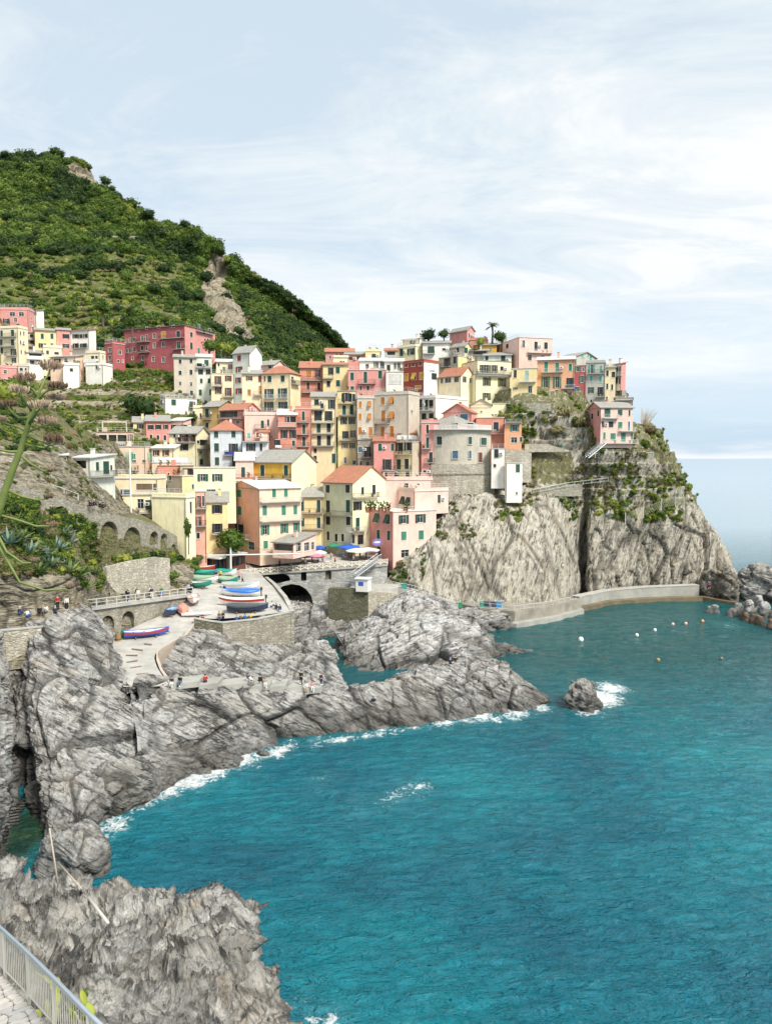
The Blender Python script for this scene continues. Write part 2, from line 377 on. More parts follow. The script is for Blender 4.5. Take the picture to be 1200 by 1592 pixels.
def loft(name, rows, nu, nv, mat, disp=None, kind='structure', flip=False, veg=None, smooth=True, label=None, lin=False):
    A = np.array([[tuple(p) if isinstance(p, Vector) else tuple(P(*p)) for p in r] for r in rows])
    G = cr(A, nv); G = cr(G.transpose(1, 0, 2), nu).transpose(1, 0, 2)
    n = gnormals(G)
    # normals should face the camera
    c = (n * (np.array([0, 0, CAMZ]) - G)).sum(2).mean()
    if c < 0: n = -n
    V = G.reshape(-1, 3); cra = np.zeros(len(V))
    if disp:
        d, cra = disp(V); V = V + n.reshape(-1, 3) * d[:, None]
    F = gridF(nu, nv)
    if c < 0: F = F[:, ::-1]
    at = {'crack': cra, 'veg': np.zeros(len(V)) if veg is None else veg(V, n.reshape(-1, 3))}
    me = np_mesh(name, V, F, mat, smooth, at)
    o = bpy.data.objects.new(name, me); link(o)
    if kind: o['kind'] = kind
    LOFTS[name] = (V, n.reshape(-1, 3), at)
    return o

def Q(px, Y, z):
    d = Y * CP - (z - CAMZ) * SP_
    return Vector(((px - 600) / FPX * d, Y, z))
def lerp(a, b, t): return a + (b - a) * t

# ------------------------------------------------------------------ sea
m, nt, b = newmat('sea_water'); SEA = m
b.inputs['IOR'].default_value = 1.33; b.inputs['Specular IOR Level'].default_value = 0.7
g = nt.nodes.new('ShaderNodeNewGeometry'); g.name = 'GEO'
cn = noise_(nt, 0.035, 5, 0.6); cn2 = noise_(nt, 0.5, 6, 0.7)
deep = ramp(nt, cn, [(0.34, (0.001, 0.092, 0.150)), (0.5, (0.001, 0.155, 0.215)), (0.68, (0.004, 0.235, 0.285))])
sx = nt.nodes.new('ShaderNodeSeparateXYZ'); nt.links.new(g.outputs['Position'], sx.inputs[0])
# the open bay is bluer, the sheltered harbour greener
har = math_(nt, 'ADD', math_(nt, 'MULTIPLY', math_(nt, 'SUBTRACT', sx.outputs[1], 95), 0.016), math_(nt, 'MULTIPLY', cn, 0.35))
col = mixc(nt, ramp(nt, har, [(0.0, (0,) * 3), (0.75, (0.95,) * 3)]), deep, (0.002, 0.082, 0.088))
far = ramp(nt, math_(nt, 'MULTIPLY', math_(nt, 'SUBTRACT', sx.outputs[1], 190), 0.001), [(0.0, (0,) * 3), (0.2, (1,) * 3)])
col = mixc(nt, far, col, (0.28, 0.38, 0.44))  # paler with distance: the sky's reflection is painted into the base colour
col = mixc(nt, attr(nt, 'shal'), col, ramp(nt, cn2, [(0.35, (0.006, 0.045, 0.035)), (0.6, (0.035, 0.085, 0.045))]))
fn = noise_(nt, 1.3, 8, 0.72, dist=1.6); fn2 = noise_(nt, 0.55, 5, 0.6, dist=1.0)
ff = math_(nt, 'ADD', attr(nt, 'foam'), math_(nt, 'ADD', math_(nt, 'MULTIPLY', math_(nt, 'SUBTRACT', fn, 0.5), 1.8), math_(nt, 'MULTIPLY', math_(nt, 'SUBTRACT', fn2, 0.5), 0.9)))
fm = ramp(nt, ff, [(0.50, (0,) * 3), (0.60, (0.5,) * 3), (0.78, (1,) * 3)])
milk = ramp(nt, attr(nt, 'foam'), [(0.0, (0,) * 3), (0.8, (0.35,) * 3)])
col = mixc(nt, milk, col, (0.09, 0.36, 0.40))
col = mixc(nt, fm, col, (0.80, 0.84, 0.85)); nt.links.new(col, b.inputs['Base Color'])
nt.links.new(ramp(nt, fm, [(0.0, (0.12,) * 3), (1, (0.8,) * 3)]), b.inputs['Roughness'])
w1 = noise_(nt, 0.9, 5, 0.6, dist=0.5, map_=(0.55, 1.3, 1), rot=(0, 0, R(-12))); w2 = noise_(nt, 0.22, 3, 0.5, map_=(0.6, 1.3, 1), rot=(0, 0, R(10))); w3 = noise_(nt, 3.4, 4, 0.6, map_=(0.7, 1.2, 1))
fadeb = ramp(nt, math_(nt, 'MULTIPLY', math_(nt, 'SUBTRACT', sx.outputs[1], 60), 0.0006), [(0.0, (1,) * 3), (0.07, (.62,) * 3), (0.16, (.30,) * 3), (1.0, (.05,) * 3)])
bn = bump(nt, None, w2, 0.9, 2.4); nt.links.new(fadeb, bn.node.inputs['Strength']); rdg_ = math_(nt, 'MULTIPLY', math_(nt, 'ABSOLUTE', math_(nt, 'SUBTRACT', w1, 0.5)), -1.6); bn = bump(nt, None, math_(nt, 'ADD', rdg_, math_(nt, 'MULTIPLY', w1, 0.5)), 1.0, 1.15, bn); nt.links.new(fadeb, bn.node.inputs['Strength']); bn = bump(nt, None, w3, 0.9, 0.24, bn); nt.links.new(fadeb, bn.node.inputs['Strength']); bump(nt, b, fn, 0.2, 0.05, bn)

FOAM = [  # pixel x, y, radius in metres, strength: white water along the rocks
 (235,1232,2.6,.8),(262,1222,2.8,.85),(300,1212,2.6,.8),(335,1196,2.6,.85),(375,1182,2.6,.8),(405,1174,2.2,.7),(432,1168,2.0,.85),(455,1157,2.0,.55),(490,1152,2.2,.5),
 (172,1282,2.0,.75),(150,1308,1.8,.7),(140,1335,1.6,.85),(120,1352,1.3,.75),(690,1122,2.4,.7),(745,1112,2.6,.8),(800,1106,2.6,.85),(840,1100,2.0,.7),(640,1128,2,.5),(600,1134,2,.4),
 (935,1085,3.4,1.0),(905,1100,2.6,.85),(950,1070,3,.85),(920,1104,2.2,.75),(640,1228,2.2,.52),(655,1222,1.5,.6),(615,1240,2,.42),(628,1232,1.6,.5),(600,1246,2,.36),(500,1214,2,.36),(560,1255,2.2,.3),(520,1590,1.3,.5),(475,1560,1.2,.4),(488,1585,1.0,.55),
 (1165,965,3,.5),(1130,972,3,.4),(1120,868,7,.45),(330,1186,1.6,.9),(1010,715,2,.0)]
_fr = random.Random(31)
lerp = lambda a, b, t: a + (b - a) * t
for line in ([(62,1372),(105,1358),(150,1310),(215,1250),(300,1207),(365,1180),(440,1158),(490,1151),(540,1145),(600,1136),(700,1121),(790,1112),(856,1099)], [(540,1034),(600,1043),(660,1044),(720,1041),(768,1033)], [(905,1108),(935,1100),(950,1085)]):
    for (xa, ya), (xb, yb) in zip(line, line[1:]):
        n_ = max(2, int(math.hypot(xb - xa, yb - ya) / 9))
        for k in range(n_): FOAM.append((lerp(xa, xb, k / n_), lerp(ya, yb, k / n_) + _fr.uniform(0, 5), _fr.uniform(.9, 1.7), _fr.uniform(.30, .72) * (1 if ya > 1060 else .6)))
FOAM = [(PZ(x, y, 0), r, s) for x, y, r, s in FOAM]
def sea_attrs(V):
    foam = np.zeros(len(V)); shal = np.zeros(len(V))
    for c, r, s in FOAM:
        d2 = (V[:, 0] - c.x) ** 2 + ((V[:, 1] - c.y) * 0.72) ** 2
        foam = np.maximum(foam, s * np.exp(-d2 / (r * r)))
    px, py = proj(V)
    c = PZ(45, 1290, 0); d2 = ((V[:, 0] - c.x) / 2.6) ** 2 + ((V[:, 1] - c.y) / 9) ** 2; shal = np.clip(1.6 * np.exp(-d2), 0, 1) * (V[:, 1] < 90)
    return foam, shal
def sea_patch(x0, x1, y0, y1, nx, ny, amp):
    X, Y = np.meshgrid(np.linspace(x0, x1, nx), np.geomspace(y0, y1, ny)); V = np.stack([X.ravel(), Y.ravel(), np.zeros(nx * ny)], 1)
    if amp:
        s = lambda p, a: fbm(np.stack([p[:, 0] * a[0], p[:, 1] * a[1], np.zeros(len(p))], 1), 3, 5)
        edge = np.minimum.reduce([sstep(0, 4, V[:, 0] - x0), sstep(0, 4, x1 - V[:, 0]), sstep(0, 4, V[:, 1] - y0), sstep(0, 10, y1 - V[:, 1])])
        V[:, 2] = amp * edge * (s(V, (0.30, 0.62)) + 0.45 * s(V + 40, (0.9, 1.8)))
    return V, gridF(nx, ny)
V1, F1 = sea_patch(-60, 130, 16, 260, 420, 440, 0.22)
fo, sh = sea_attrs(V1)
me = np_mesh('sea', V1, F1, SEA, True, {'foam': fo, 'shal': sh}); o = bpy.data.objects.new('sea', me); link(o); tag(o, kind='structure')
mb = MB()
B = 40000
for x0, x1, y0, y1 in ((-B, -60, -400, B), (130, B, -400, B), (-60, 130, -400, 16), (-60, 130, 260, B)):
    mb.quad((x0, y0, 0), (x1, y0, 0), (x1, y1, 0), (x0, y1, 0))
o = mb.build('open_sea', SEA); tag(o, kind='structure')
mb = MB(); mb.quad((-400, -400, -14), (900, -400, -14), (900, 900, -14), (-400, 900, -14))
tag(mb.build('sea_bed', plain('sand_bed', (0.2, 0.2, 0.15))), kind='structure')

# ------------------------------------------------------------------ rock and terrain
VEG = ((0.030, 0.055, 0.012), (0.075, 0.115, 0.022), (0.16, 0.19, 0.05))
DRY = ((0.07, 0.085, 0.03), (0.14, 0.14, 0.06), (0.24, 0.21, 0.11))
ROCK_NEAR = rockm('schist_near', (0.27, 0.265, 0.25), (0.46, 0.45, 0.42), (0.66, 0.645, 0.61), 1.3, (0.3, -0.8, 0.3), wet=True, bs=0.8)
ROCK_COAST = rockm('schist_coast', (0.21, 0.212, 0.21), (0.37, 0.37, 0.36), (0.58, 0.575, 0.555), 1.0, (0.3, -0.45, 0.2), wet=True, bs=0.8)
ROCK_CLIFF = rockm('schist_cliff', (0.33, 0.305, 0.25), (0.52, 0.49, 0.415), (0.66, 0.63, 0.55), 0.8, (0.15, 1.25, 0.1), wet=True, veg=(DRY[0], DRY[1], DRY[2]), bs=0.75)
ROCK_ISLE = rockm('pale_schist', (0.32, 0.32, 0.32), (0.52, 0.52, 0.51), (0.68, 0.68, 0.67), 1.1, (0.5, 0.4, 0.2), wet=True, bs=0.8)
ROCK_BANK = rockm('terraced_bank', (0.17, 0.155, 0.11), (0.30, 0.27, 0.20), (0.42, 0.39, 0.31), 1.3, (0.2, 0.1, 0.2), wet=False, veg=(VEG[0], DRY[1], DRY[2]), bs=0.8)
HILLM = rockm('hillside', (0.20, 0.175, 0.12), (0.32, 0.28, 0.20), (0.46, 0.42, 0.33), 0.35, (0.3, 0.9, 0.1), wet=False, veg=((0.030, 0.045, 0.010), (0.085, 0.105, 0.022), (0.19, 0.20, 0.06)), bs=0.6)

D = lambda size, amp, bed=(0.5, -0.2, 0.8), flat=3.0, seed=0: (lambda V: rock_disp(V, size, amp, bed, flat, seed))

def near_disp(V):
    W_ = V.copy(); W_[:, 0] -= .55 * V[:, 2]; a, c = rock_disp(W_, 3.0, 0.34, (-0.75, 0.2, 0.62), 1.6, 3); a2, c2 = rock_disp(W_, 5.5, 0.75, (-0.75, 0.2, 0.62), 2.2, 4)
    px, py = proj(V); k = .25 + .75 * sstep(15, 22, V[:, 1])
    return (a + a2 * .9 + .9 * fbm(V / 3.6, 4, 9)) * k, np.maximum(c, c2 * .8)
# the spur of rock below the near railing
sil = [(-80,1330,40),(0,1352,38),(60,1380,36),(120,1386,34.5),(180,1406,33),(235,1420,31),(285,1446,29),(335,1428,28),(362,1446,26.5),(385,1515,23.5),(430,1596,21),(455,1650,19.5)]
mid = [(-80,1400,29),(0,1455,26),(50,1485,24.5),(90,1500,24),(140,1515,23.5),(190,1510,23.6),(230,1530,22.6),(270,1540,22),(310,1550,21),(350,1585,20),(385,1640,18.8),(430,1700,17.8)]
ner = [(-80,1500,21.5),(0,1560,18.4),(22,1580,17.4),(48,1600,16.7),(72,1625,15.8),(98,1655,14.8),(124,1690,14.0),(150,1690,13.0),(200,1720,12.8),(260,1740,12.8),(330,1760,13.0),(400,1780,13.0)]
back = [Q(p[0] - 10, p[2] + 5, -4) for p in sil]
bk2 = [lerp(P(*p), Q(p[0] - 8, p[2] + 4, -3), 0.45) for p in sil]
low = [P(*p) + Vector((0.3, -4, -1.0)) for p in ner]
loft('near_rock_spur', [back, bk2, sil, mid, ner, low], 480, 430, ROCK_NEAR, near_disp)

# coast shelf: from the boat ramp out to the point
wat = [(222,1243),(300,1200),(365,1174),(440,1152),(490,1146),(540,1140),(600,1131),(650,1124),(700,1116),(745,1111),(790,1107),(830,1102),(856,1094)]
edg = [(205,1070,88.5),(300,1072,91.5),(370,1074,94),(440,1080,96.5),(500,1088,98.5),(545,1070,103),(600,1063,105),(650,1044,109),(700,1035,112),(745,1024,114),(790,1032,113),(825,1062,110.5),(852,1086,109.5)]
wv = [PZ(*p, 0) for p in wat]; ev = [P(*p) for p in edg]
und = [Vector((w.x + 1, w.y - 4, -5)) for w in wv]
m1 = [Vector((*lerp(w, e, 0.30).xy, lerp(w.z, e.z, 0.50))) for w, e in zip(wv, ev)]
m2 = [Vector((*lerp(w, e, 0.68).xy, lerp(w.z, e.z, 0.88))) for w, e in zip(wv, ev)]
bk = [ev[i] + Vector((0, 4.5, -0.1 if i < 5 else -1.5)) for i in range(13)]
bb = [ev[i] + Vector((0, 9, -2 if i < 4 else -7)) for i in range(13)]
loft('coast_rock_shelf', [und, wv, m1, m2, ev, bk, bb], 620, 230, ROCK_COAST, D(5.6, 1.0, (0.55, -0.30, 0.75), 3.0, 11))

# cliff on the near left, under the people's ledge
rows = [
 [(-60,960,97),(0,962,97),(22,966,98),(45,962,98),(90,957,99),(130,950,102),(160,975,104),(184,1022,103),(212,1074,92)],
 [(-60,985,88),(0,985,88),(22,992,93),(45,975,92),(90,964,94),(130,960,96.5),(160,990,98),(182,1038,98),(204,1080,89)],
 [(-60,1060,78),(0,1060,79),(22,1075,88),(45,1052,84),(90,1040,86),(130,1040,88),(170,1060,89),(200,1092,87),(232,1096,86)],
 [(-60,1160,69),(0,1160,70),(24,1165,82),(48,1160,77),(90,1150,77),(130,1150,78),(170,1150,80),(215,1150,82),(250,1150,84)],
 [(-60,1260,62),(0,1262,63.5),(34,1235,80),(66,1240,71),(100,1232,71),(140,1228,72),(180,1220,74),(222,1212,77),(262,1198,81)],
 [PZ(-60,1350,0), PZ(6,1335,0), PZ(36,1235,-3), PZ(62,1300,0), PZ(98,1312,0), PZ(142,1300,0), PZ(186,1266,0), PZ(228,1240,0), PZ(275,1211,0)],
 [PZ(-60,1390,-4), PZ(12,1370,-4), PZ(38,1250,-6), PZ(64,1350,-4), PZ(104,1360,-4), PZ(148,1340,-4), PZ(195,1300,-4), PZ(240,1272,-4), PZ(285,1240,-4)]]
loft('left_sea_cliff', rows, 340, 380, ROCK_COAST, D(5.8, 1.1, (0.62, -0.3, 0.65), 2.8, 21))

# rocks between ramp and harbour
rows = [
 [Q(240, 90, 3), Q(300, 93, 3), Q(370, 96, 3), Q(440, 98, 2), Q(500, 100, 0), Q(555, 103, -3)],
 [(240,1063,92.5),(300,1063,96),(370,1064,99),(440,1068,101),(500,1078,103),(545,1078,105)],
 [(262,1020,103),(300,1020,105),(370,1025,107),(440,1030,109),(490,1022,112),(533,1048,112)],
 [(290,984,113),(322,984,114),(370,1004,114.5),(440,1008,117),(490,1006,121),(524,1026,120)],
 [Q(300, 119, 7), Q(340, 120, 7), Q(380, 121, 5), Q(440, 123, 3), Q(490, 126, -1), Q(520, 126, -4)],
 [Q(300, 124, 3), Q(340, 125, 2), Q(380, 126, 0), Q(440, 128, -2), Q(490, 130, -5), Q(520, 130, -6)]]
loft('middle_rocks', rows, 300, 190, ROCK_COAST, D(4.6, 0.95, (0.6, -0.35, 0.7), 2.6, 31))

# pale rocky islet joined to the quay
wat = [(521,1004),(540,1033),(600,1041),(660,1042),(720,1039),(768,1031),(796,1014)]
edg = [(528,994,138),(562,972,141),(600,946,145),(645,925,147),(690,942,147),(735,968,146),(786,1006,141)]
wv = [PZ(*p, 0) for p in wat]; ev = [P(*p) for p in edg]
und = [Vector((w.x, w.y - 4, -5)) for w in wv]
m1 = [Vector((*lerp(w, e, 0.22).xy, lerp(w.z, e.z, 0.42))) for w, e in zip(wv, ev)]
m2 = [Vector((*lerp(w, e, 0.6).xy, lerp(w.z, e.z, 0.80))) for w, e in zip(wv, ev)]
bk = [Q(p[0], p[2] + 9, (1, 3, 4, 4.5, 3.5, 2, -2)[i]) for i, p in enumerate(edg)]
bb = [Q(p[0], p[2] + 20, (-4, 0, 2.2, 2.5, 2.5, 1, -5)[i]) for i, p in enumerate(edg)]
loft('pale_rock_islet', [und, wv, m1, m2, ev, bk, bb], 360, 200, ROCK_ISLE, D(6.0, 1.25, (0.3, -0.5, 0.8), 1.5, 41))

# stream bed rock under the bridge
rows = [
 [PZ(440,1015,-4), PZ(500,1012,-4), PZ(545,1006,-4), PZ(600,985,-4)],
 [PZ(440,1000,0), PZ(500,994,0), PZ(545,984,0), PZ(600,965,0)],
 [(440,962,152),(495,955,154),(550,952,155),(600,945,158)],
 [(440,935,158),(480,934,160),(545,935,161),(600,932,164)],
 [(440,930,170),(480,930,172),(545,930,172),(600,925,174)]]
loft('stream_rock', rows, 150, 90, ROCK_ISLE, D(4.5, 0.8, (-0.5, -0.2, 0.8), 4.0, 51))

# the promontory
PR = [
 [Q(585,156,-5), Q(640,158,-5), Q(700,162,-5), Q(750,163,-5), Q(800,165,-5), Q(860,168,-5), Q(908,192,-5), Q(918,188,-5), Q(980,192,-5), Q(1050,193,-5), Q(1112,194,-5), Q(1165,200,-5)],
 [(592,925,161),(642,925,163),(700,936,167),(750,937,168),(800,935,169),(860,927,172),(909,918,195),(919,918,189),(980,915,194),(1050,914,195),(1107,908,196),(1152,902,206)],
 [(602,900,162),(655,878,165),(700,850,170),(750,850,172),(800,850,174),(860,850,177),(909,850,197),(919,850,190),(980,850,194.5),(1050,850,196),(1116,862,198),(1144,890,207)],
 [(612,888,163),(672,842,168),(698,790,177),(742,772,180),(800,778,182),(860,785,184),(909,797,197),(919,806,192),(980,808,195),(1040,796,197),(1092,800,201),(1116,870,216)],
 [(622,872,166),(684,805,174),(702,770,183),(745,764,184),(800,764,188),(860,755,190),(905,752,196),(925,755,195),(980,745,196),(1030,740,199),(1066,748,204),(1082,850,225)],
 [(628,820,180),(672,770,186),(702,760,190),(745,750,191),(800,712,194),(860,702,196),(900,700,198),(925,700,195.5),(980,697,196.5),(1015,692,202),(1042,706,209),(1050,820,235)],
 [(632,800,190),(672,740,198),(702,720,202),(745,680,203),(800,625,199),(860,620,201),(900,628,203),(925,640,204),(960,655,206),(988,660,210),(1016,672,216),(1022,800,245)],
 [(640,760,215),(672,640,222),(702,600,228),(745,615,230),(800,625,225),(860,620,225),(900,610,225),(925,620,225),(960,650,225),(975,700,230),(985,760,240),(995,820,260)],
 [Q(640,300,0), Q(672,300,10), Q(702,300,10), Q(745,300,10), Q(800,300,10), Q(860,300,8), Q(900,300,5), Q(925,300,0), Q(960,300,-5), Q(975,300,-5), Q(985,300,-5), Q(995,300,-5)]]
def pr_disp(V):
    px, py = proj(V)
    W_ = V * np.array([1, 1, .36]); W_[:, 0] += .22 * V[:, 2] * (px < 905) - .12 * V[:, 2] * (px >= 905); a = rock_disp(W_, 9, 1.7, (0.96, -0.25, 0.10), 1.5, 61)
    s = np.where(px < 905, 0.34, 0.85); s = s * np.where(py > 770, 1, 0.5)
    s = s * np.where(V[:, 2] > 45, 0.15, 1)
    w = sstep(760, 800, py); ter = 0.75 * (1 - w)
    stp = (np.mod(V[:, 2] * 0.32 + 0.6 * fbm(V * 0.05, 2), 1.0) - 0.5) * 1.6
    return a[0] * s + stp * ter, a[1]
def pr_veg(V, n):
    px, py = proj(V)
    v = 0.60 * sstep(812, 775, py + 22 * fbm(V * 0.12, 3)) * (px > 640) * (V[:, 2] > 8)
    v -= 0.62 * ((px > 640) & (px < 915)) * sstep(748, 765, py) + 0.25 * (n[:, 2] < 0.35)
    v += 0.6 * np.exp(-((px - 690) / 22) ** 2 - ((py - 800) / 30) ** 2) + 0.45 * np.exp(-((px - 640) / 30) ** 2 - ((py - 880) / 34) ** 2)
    v += 0.3 * np.exp(-((px - 1020) / 60) ** 2 - ((py - 800) / 26) ** 2)
    return np.clip(v, 0, 1)
loft('promontory', PR, 480, 430, ROCK_CLIFF, pr_disp, veg=pr_veg)

# left bank: ledge, slope with agaves, path and terraces
LB = [
 [Q(-80,88,10), Q(0,89,10), Q(60,91,10), Q(115,95,10), Q(150,103,8), Q(200,111,8), Q(250,118,8), Q(290,124,8)],
 [(-80,962,91),(0,960,92.5),(60,957,94),(120,951,98.5),(150,944,106),(200,937,114),(250,930,121),(290,924,127)],
 [(-80,942,92),(0,942,93),(60,940,94.8),(120,935,99.6),(150,930,107.5),(200,925,116),(250,920,124),(295,915,131)],
 [(-80,890,92),(0,900,93),(60,900,95.5),(120,895,100.5),(150,900,108.5),(200,910,118),(250,908,126.5),(300,900,134)],
 [(-80,850,93),(0,860,95),(60,862,99),(120,868,104.5),(150,884,113.5),(200,886,121.5),(250,882,131),(306,872,142)],
 [(-80,800,94),(0,812,98),(60,818,104),(120,862,111),(150,880,116.4),(200,880,124.4),(250,876,133.6),(316,864,147)],
 [(-80,742,98),(0,764,101.5),(60,776,108.5),(120,798,115.5),(150,806,120.5),(200,815,129),(250,829,138.5),(326,856,153)],
 [(-80,700,113),(0,710,116),(60,720,119),(120,742,126),(165,775,131),(200,792,141),(250,806,151),(334,846,163)],
 [(-80,640,125),(0,652,128),(60,672,132),(120,694,141),(165,725,151),(200,752,161),(250,782,171),(344,824,176)],
 [(-80,590,150),(0,600,155),(60,630,156),(120,672,164),(165,690,172),(200,700,182),(250,740,190),(350,795,192)],
 [Q(-80,175,25), Q(0,180,25), Q(60,180,22), Q(120,185,20), Q(165,195,20), Q(200,200,20), Q(250,205,20), Q(350,205,15)]]
def lb_disp(V):
    a = rock_disp(V, 5, 0.9, (0.3, -0.4, 0.8), 2.0, 71)
    k = (sstep(15.5, 17.5, V[:, 2]) * 0.9 + 0.1) * (1 - .8 * sstep(95, 130, V[:, 1]) * (V[:, 1] < 150)) * .6
    return a[0] * k, a[1]
def lb_veg(V, n):
    px, py = proj(V)
    v = 0.62 * sstep(905, 872, py + 14 * fbm(V * 0.2, 3)) * (px < 165) + 0.55 * (px >= 165) * sstep(892, 870, py)
    v += 0.3 * sstep(700, 660, py)
    return np.clip(v - 0.35 * ((py > 690) & (py < 800)) + 0.1, 0, 1)
loft('left_bank', LB, 300, 320, ROCK_BANK, lb_disp, veg=lb_veg)

# valley floor, village hill and mountain
cols = [-260, -120, 0, 100, 200, 270, 340, 400, 460, 527, 600, 680]
def row(Ys, ys):
    Ys = [Ys] * 12 if isinstance(Ys, (int, float)) else Ys
    return [(c, y, Y) for c, y, Y in zip(cols, ys, Ys)]
VH = [
 row(172, [740, 740, 740, 760, 800, 830, 850, 862, 866, 866, 866, 870]),
 row(182, [700, 700, 690, 700, 700, 740, 770, 790, 800, 800, 800, 800]),
 row(195, [650, 650, 650, 665, 665, 700, 735, 755, 760, 760, 760, 755]),
 row(212, [610, 610, 612, 630, 640, 655, 690, 715, 720, 720, 710, 700]),
 row(232, [585, 585, 590, 600, 598, 600, 630, 650, 655, 650, 640, 625]),
 row([258] * 8 + [255, 250, 245, 245], [560, 560, 565, 573, 568, 570, 580, 592, 605, 605, 600, 590]),
 row([300] * 8 + [330, 330, 290, 290], [520, 520, 525, 530, 520, 525, 545, 562, 590, 640, 700, 720]),
 row([360] * 8 + [420, 420, 420, 420], [455, 455, 465, 470, 470, 480, 500, 540, 560, 640, 700, 710]),
 row([430] * 5 + [440, 450, 480, 480, 480, 480, 480], [390, 395, 400, 405, 425, 438, 450, 478, 520, 560, 640, 705]),
 row([520] * 5 + [500, 490, 500, 520, 520, 520, 520], [325, 318, 326, 326, 376, 404, 430, 460, 498, 552, 645, 705]),
 row([620, 620, 620, 600, 580, 550, 520, 520, 530, 530, 530, 530], [300, 282, 262, 254, 334, 368, 408, 456, 496, 552, 635, 706]),
 [Q(c, 760, z) for c, z in zip(cols, [200, 210, 215, 215, 150, 110, 80, 60, 40, 10, -20, -25])],
 [Q(c, 1000, z) for c, z in zip(cols, [100, 100, 100, 90, 50, 20, 0, -20, -20, -20, -20, -25])]]
def vh_disp(V):
    m = sstep(235, 330, V[:, 1]); q = V * np.array([1, 1, 0.6])
    big = fbm(q / 55.0, 5, 81) * 13 + fbm(q / 16.0, 4, 85) * 4.0
    r, c = rock_disp(V, 26, 5.0, (0.9, -0.3, 0.2), 1.6, 83)
    px, py = proj(V)
    rk = hill_rock(px, py, V)
    t = sstep(0.1, 0.4, 1 - rk) * sstep(330, 300, 0 * px + 320) if False else (1 - rk)
    stp = (np.mod(V[:, 2] / 3.6 + 0.8 * fbm(V * 0.012, 2), 1.0) - 0.5) * 2.4
    low = sstep(172, 200, V[:, 1])
    return m * big * 0.45 + m * rk * r * 0.9 + (0.75 * m + 0.35 * low) * t * stp * (V[:, 1] < 470), c * rk
def hill_rock(px, py, V):
    g = lambda x, y, a, b, s=1.0: s * np.exp(-((px - x) / a) ** 2 - ((py - y) / b) ** 2)
    k = g(338, 415, 18, 24, 1.2) + g(330, 452, 20, 30, 1.2) + g(350, 482, 22, 26, 1.2) + g(362, 505, 20, 22, 1.1) + g(300, 492, 12, 7, .8) + g(385, 525, 12, 10) + g(70, 270, 7, 18, .9) + g(130, 270, 24, 16, .9) + g(155, 285, 14, 14, .9) + g(108, 262, 12, 14, .7) + g(410, 535, 7, 12, .9) + g(250, 350, 12, 5, .7) + g(345, 445, 10, 60, .6)
    k = k + 0.35 * fbm(V / 14.0, 4, 33) * (k > 0.08)
    return sstep(0.42, 0.62, k)
def vh_veg(V, n):
    px, py = proj(V); ph = np.mod(V[:, 2] / 4.6 + 0.35 * fbm(V * .012, 2), 1.0); ter = (py > 395) & (px < 290) & (V[:, 1] < 520) & (ph > .45); return np.clip(0.98 - 0.95 * hill_rock(px, py, V) - 0.18 * (V[:, 1] < 250) - .42 * ter, 0, 1)
loft('mountain', VH, 400, 420, HILLM, vh_disp, veg=vh_veg)

# ------------------------------------------------------------------ single rocks rising from the water
def mound(name, c, rx, ry, h, seed, mat=ROCK_COAST, n=64, amp=0.5, size=2.0, rz=0.0, parent=None, zoff=0.0, bed=(0.5, -0.3, 0.8)):
    u, v = np.meshgrid(np.linspace(0, 2 * np.pi, n, endpoint=False), np.linspace(0, 1, n // 2))
    r = np.cos(v * np.pi / 2) ** 0.55; z = np.sin(v * np.pi / 2) ** 0.9
    lob = 1 + 0.22 * np.sin(2 * u + seed) + 0.14 * np.sin(3 * u + 2 * seed)
    x = np.cos(u) * r * rx * lob; y = np.sin(u) * r * ry * lob; ca, sa = math.cos(rz), math.sin(rz)
    V = np.stack([(x * ca - y * sa + c[0]).ravel(), (x * sa + y * ca + c[1]).ravel(), (z * (h + 1.5) - 1.5 + zoff + 0.25 * h * x / rx * (1 - z)).ravel()], 1)
    d, cr_ = rock_disp(V, size, amp, bed, 2.2, seed); o0 = np.array([c[0], c[1], zoff]); nn = (V - o0) / (np.linalg.norm(V - o0, axis=1, keepdims=True) + 1e-6); V = V + nn * d[:, None]
    m_ = n // 2; a = (np.arange(m_ - 1)[:, None] * n + np.arange(n)[None]); b_ = (np.arange(m_ - 1)[:, None] * n + (np.arange(n)[None] + 1) % n)
    F = np.stack([a.ravel(), b_.ravel(), (b_ + n).ravel(), (a + n).ravel()], 1)
    me = np_mesh(name, V - o0, F, mat, True, {'crack': cr_, 'veg': np.zeros(len(V))})
    o = bpy.data.objects.new(name, me); link(o, parent); o.location = tuple(o0); return o
def rock(px, py, rx, ry, h, seed, label, mat=ROCK_COAST, n=64, amp=0.5, size=2.0, rz=0, z=0.0, group=None):
    c = PZ(px, py, z); o = mound('sea_rock', (c.x, c.y + ry * 0.6), rx, ry, h, seed, mat, n, amp, size, rz, zoff=z); tag(o, label, 'rock', group); return o
rock(912, 1102, 3.0, 2.6, 3.2, 5, 'small dark rock standing alone in the sea amid white foam', ROCK_COAST, 90, 0.7, 2.2)
rock(104, 1362, 2.6, 3.4, 3.2, 8, 'grey rounded rock at the mouth of the narrow left channel', ROCK_COAST, 110, 0.55, 2.4)
rock(492, 1044, 3.2, 3.0, 4.6, 9, 'grey boulder in the harbour mouth between terrace wall and islet', ROCK_ISLE, 90, 0.6, 2.2)
rock(455, 1033, 2.6, 2.2, 2.4, 15, 'low grey boulder at the water below the terrace wall', ROCK_COAST, 70, 0.5, 2)
rock(345, 1193, 2.8, 1.5, 1.0, 12, 'flat dark rock washed by foam near the shelf', ROCK_COAST, 70, 0.35, 1.4, 0.3)
rock(300, 1205, 1.6, 1.2, 0.6, 14, 'very low dark rock awash in foam beside the shelf', ROCK_COAST, 50, 0.3, 1.2)
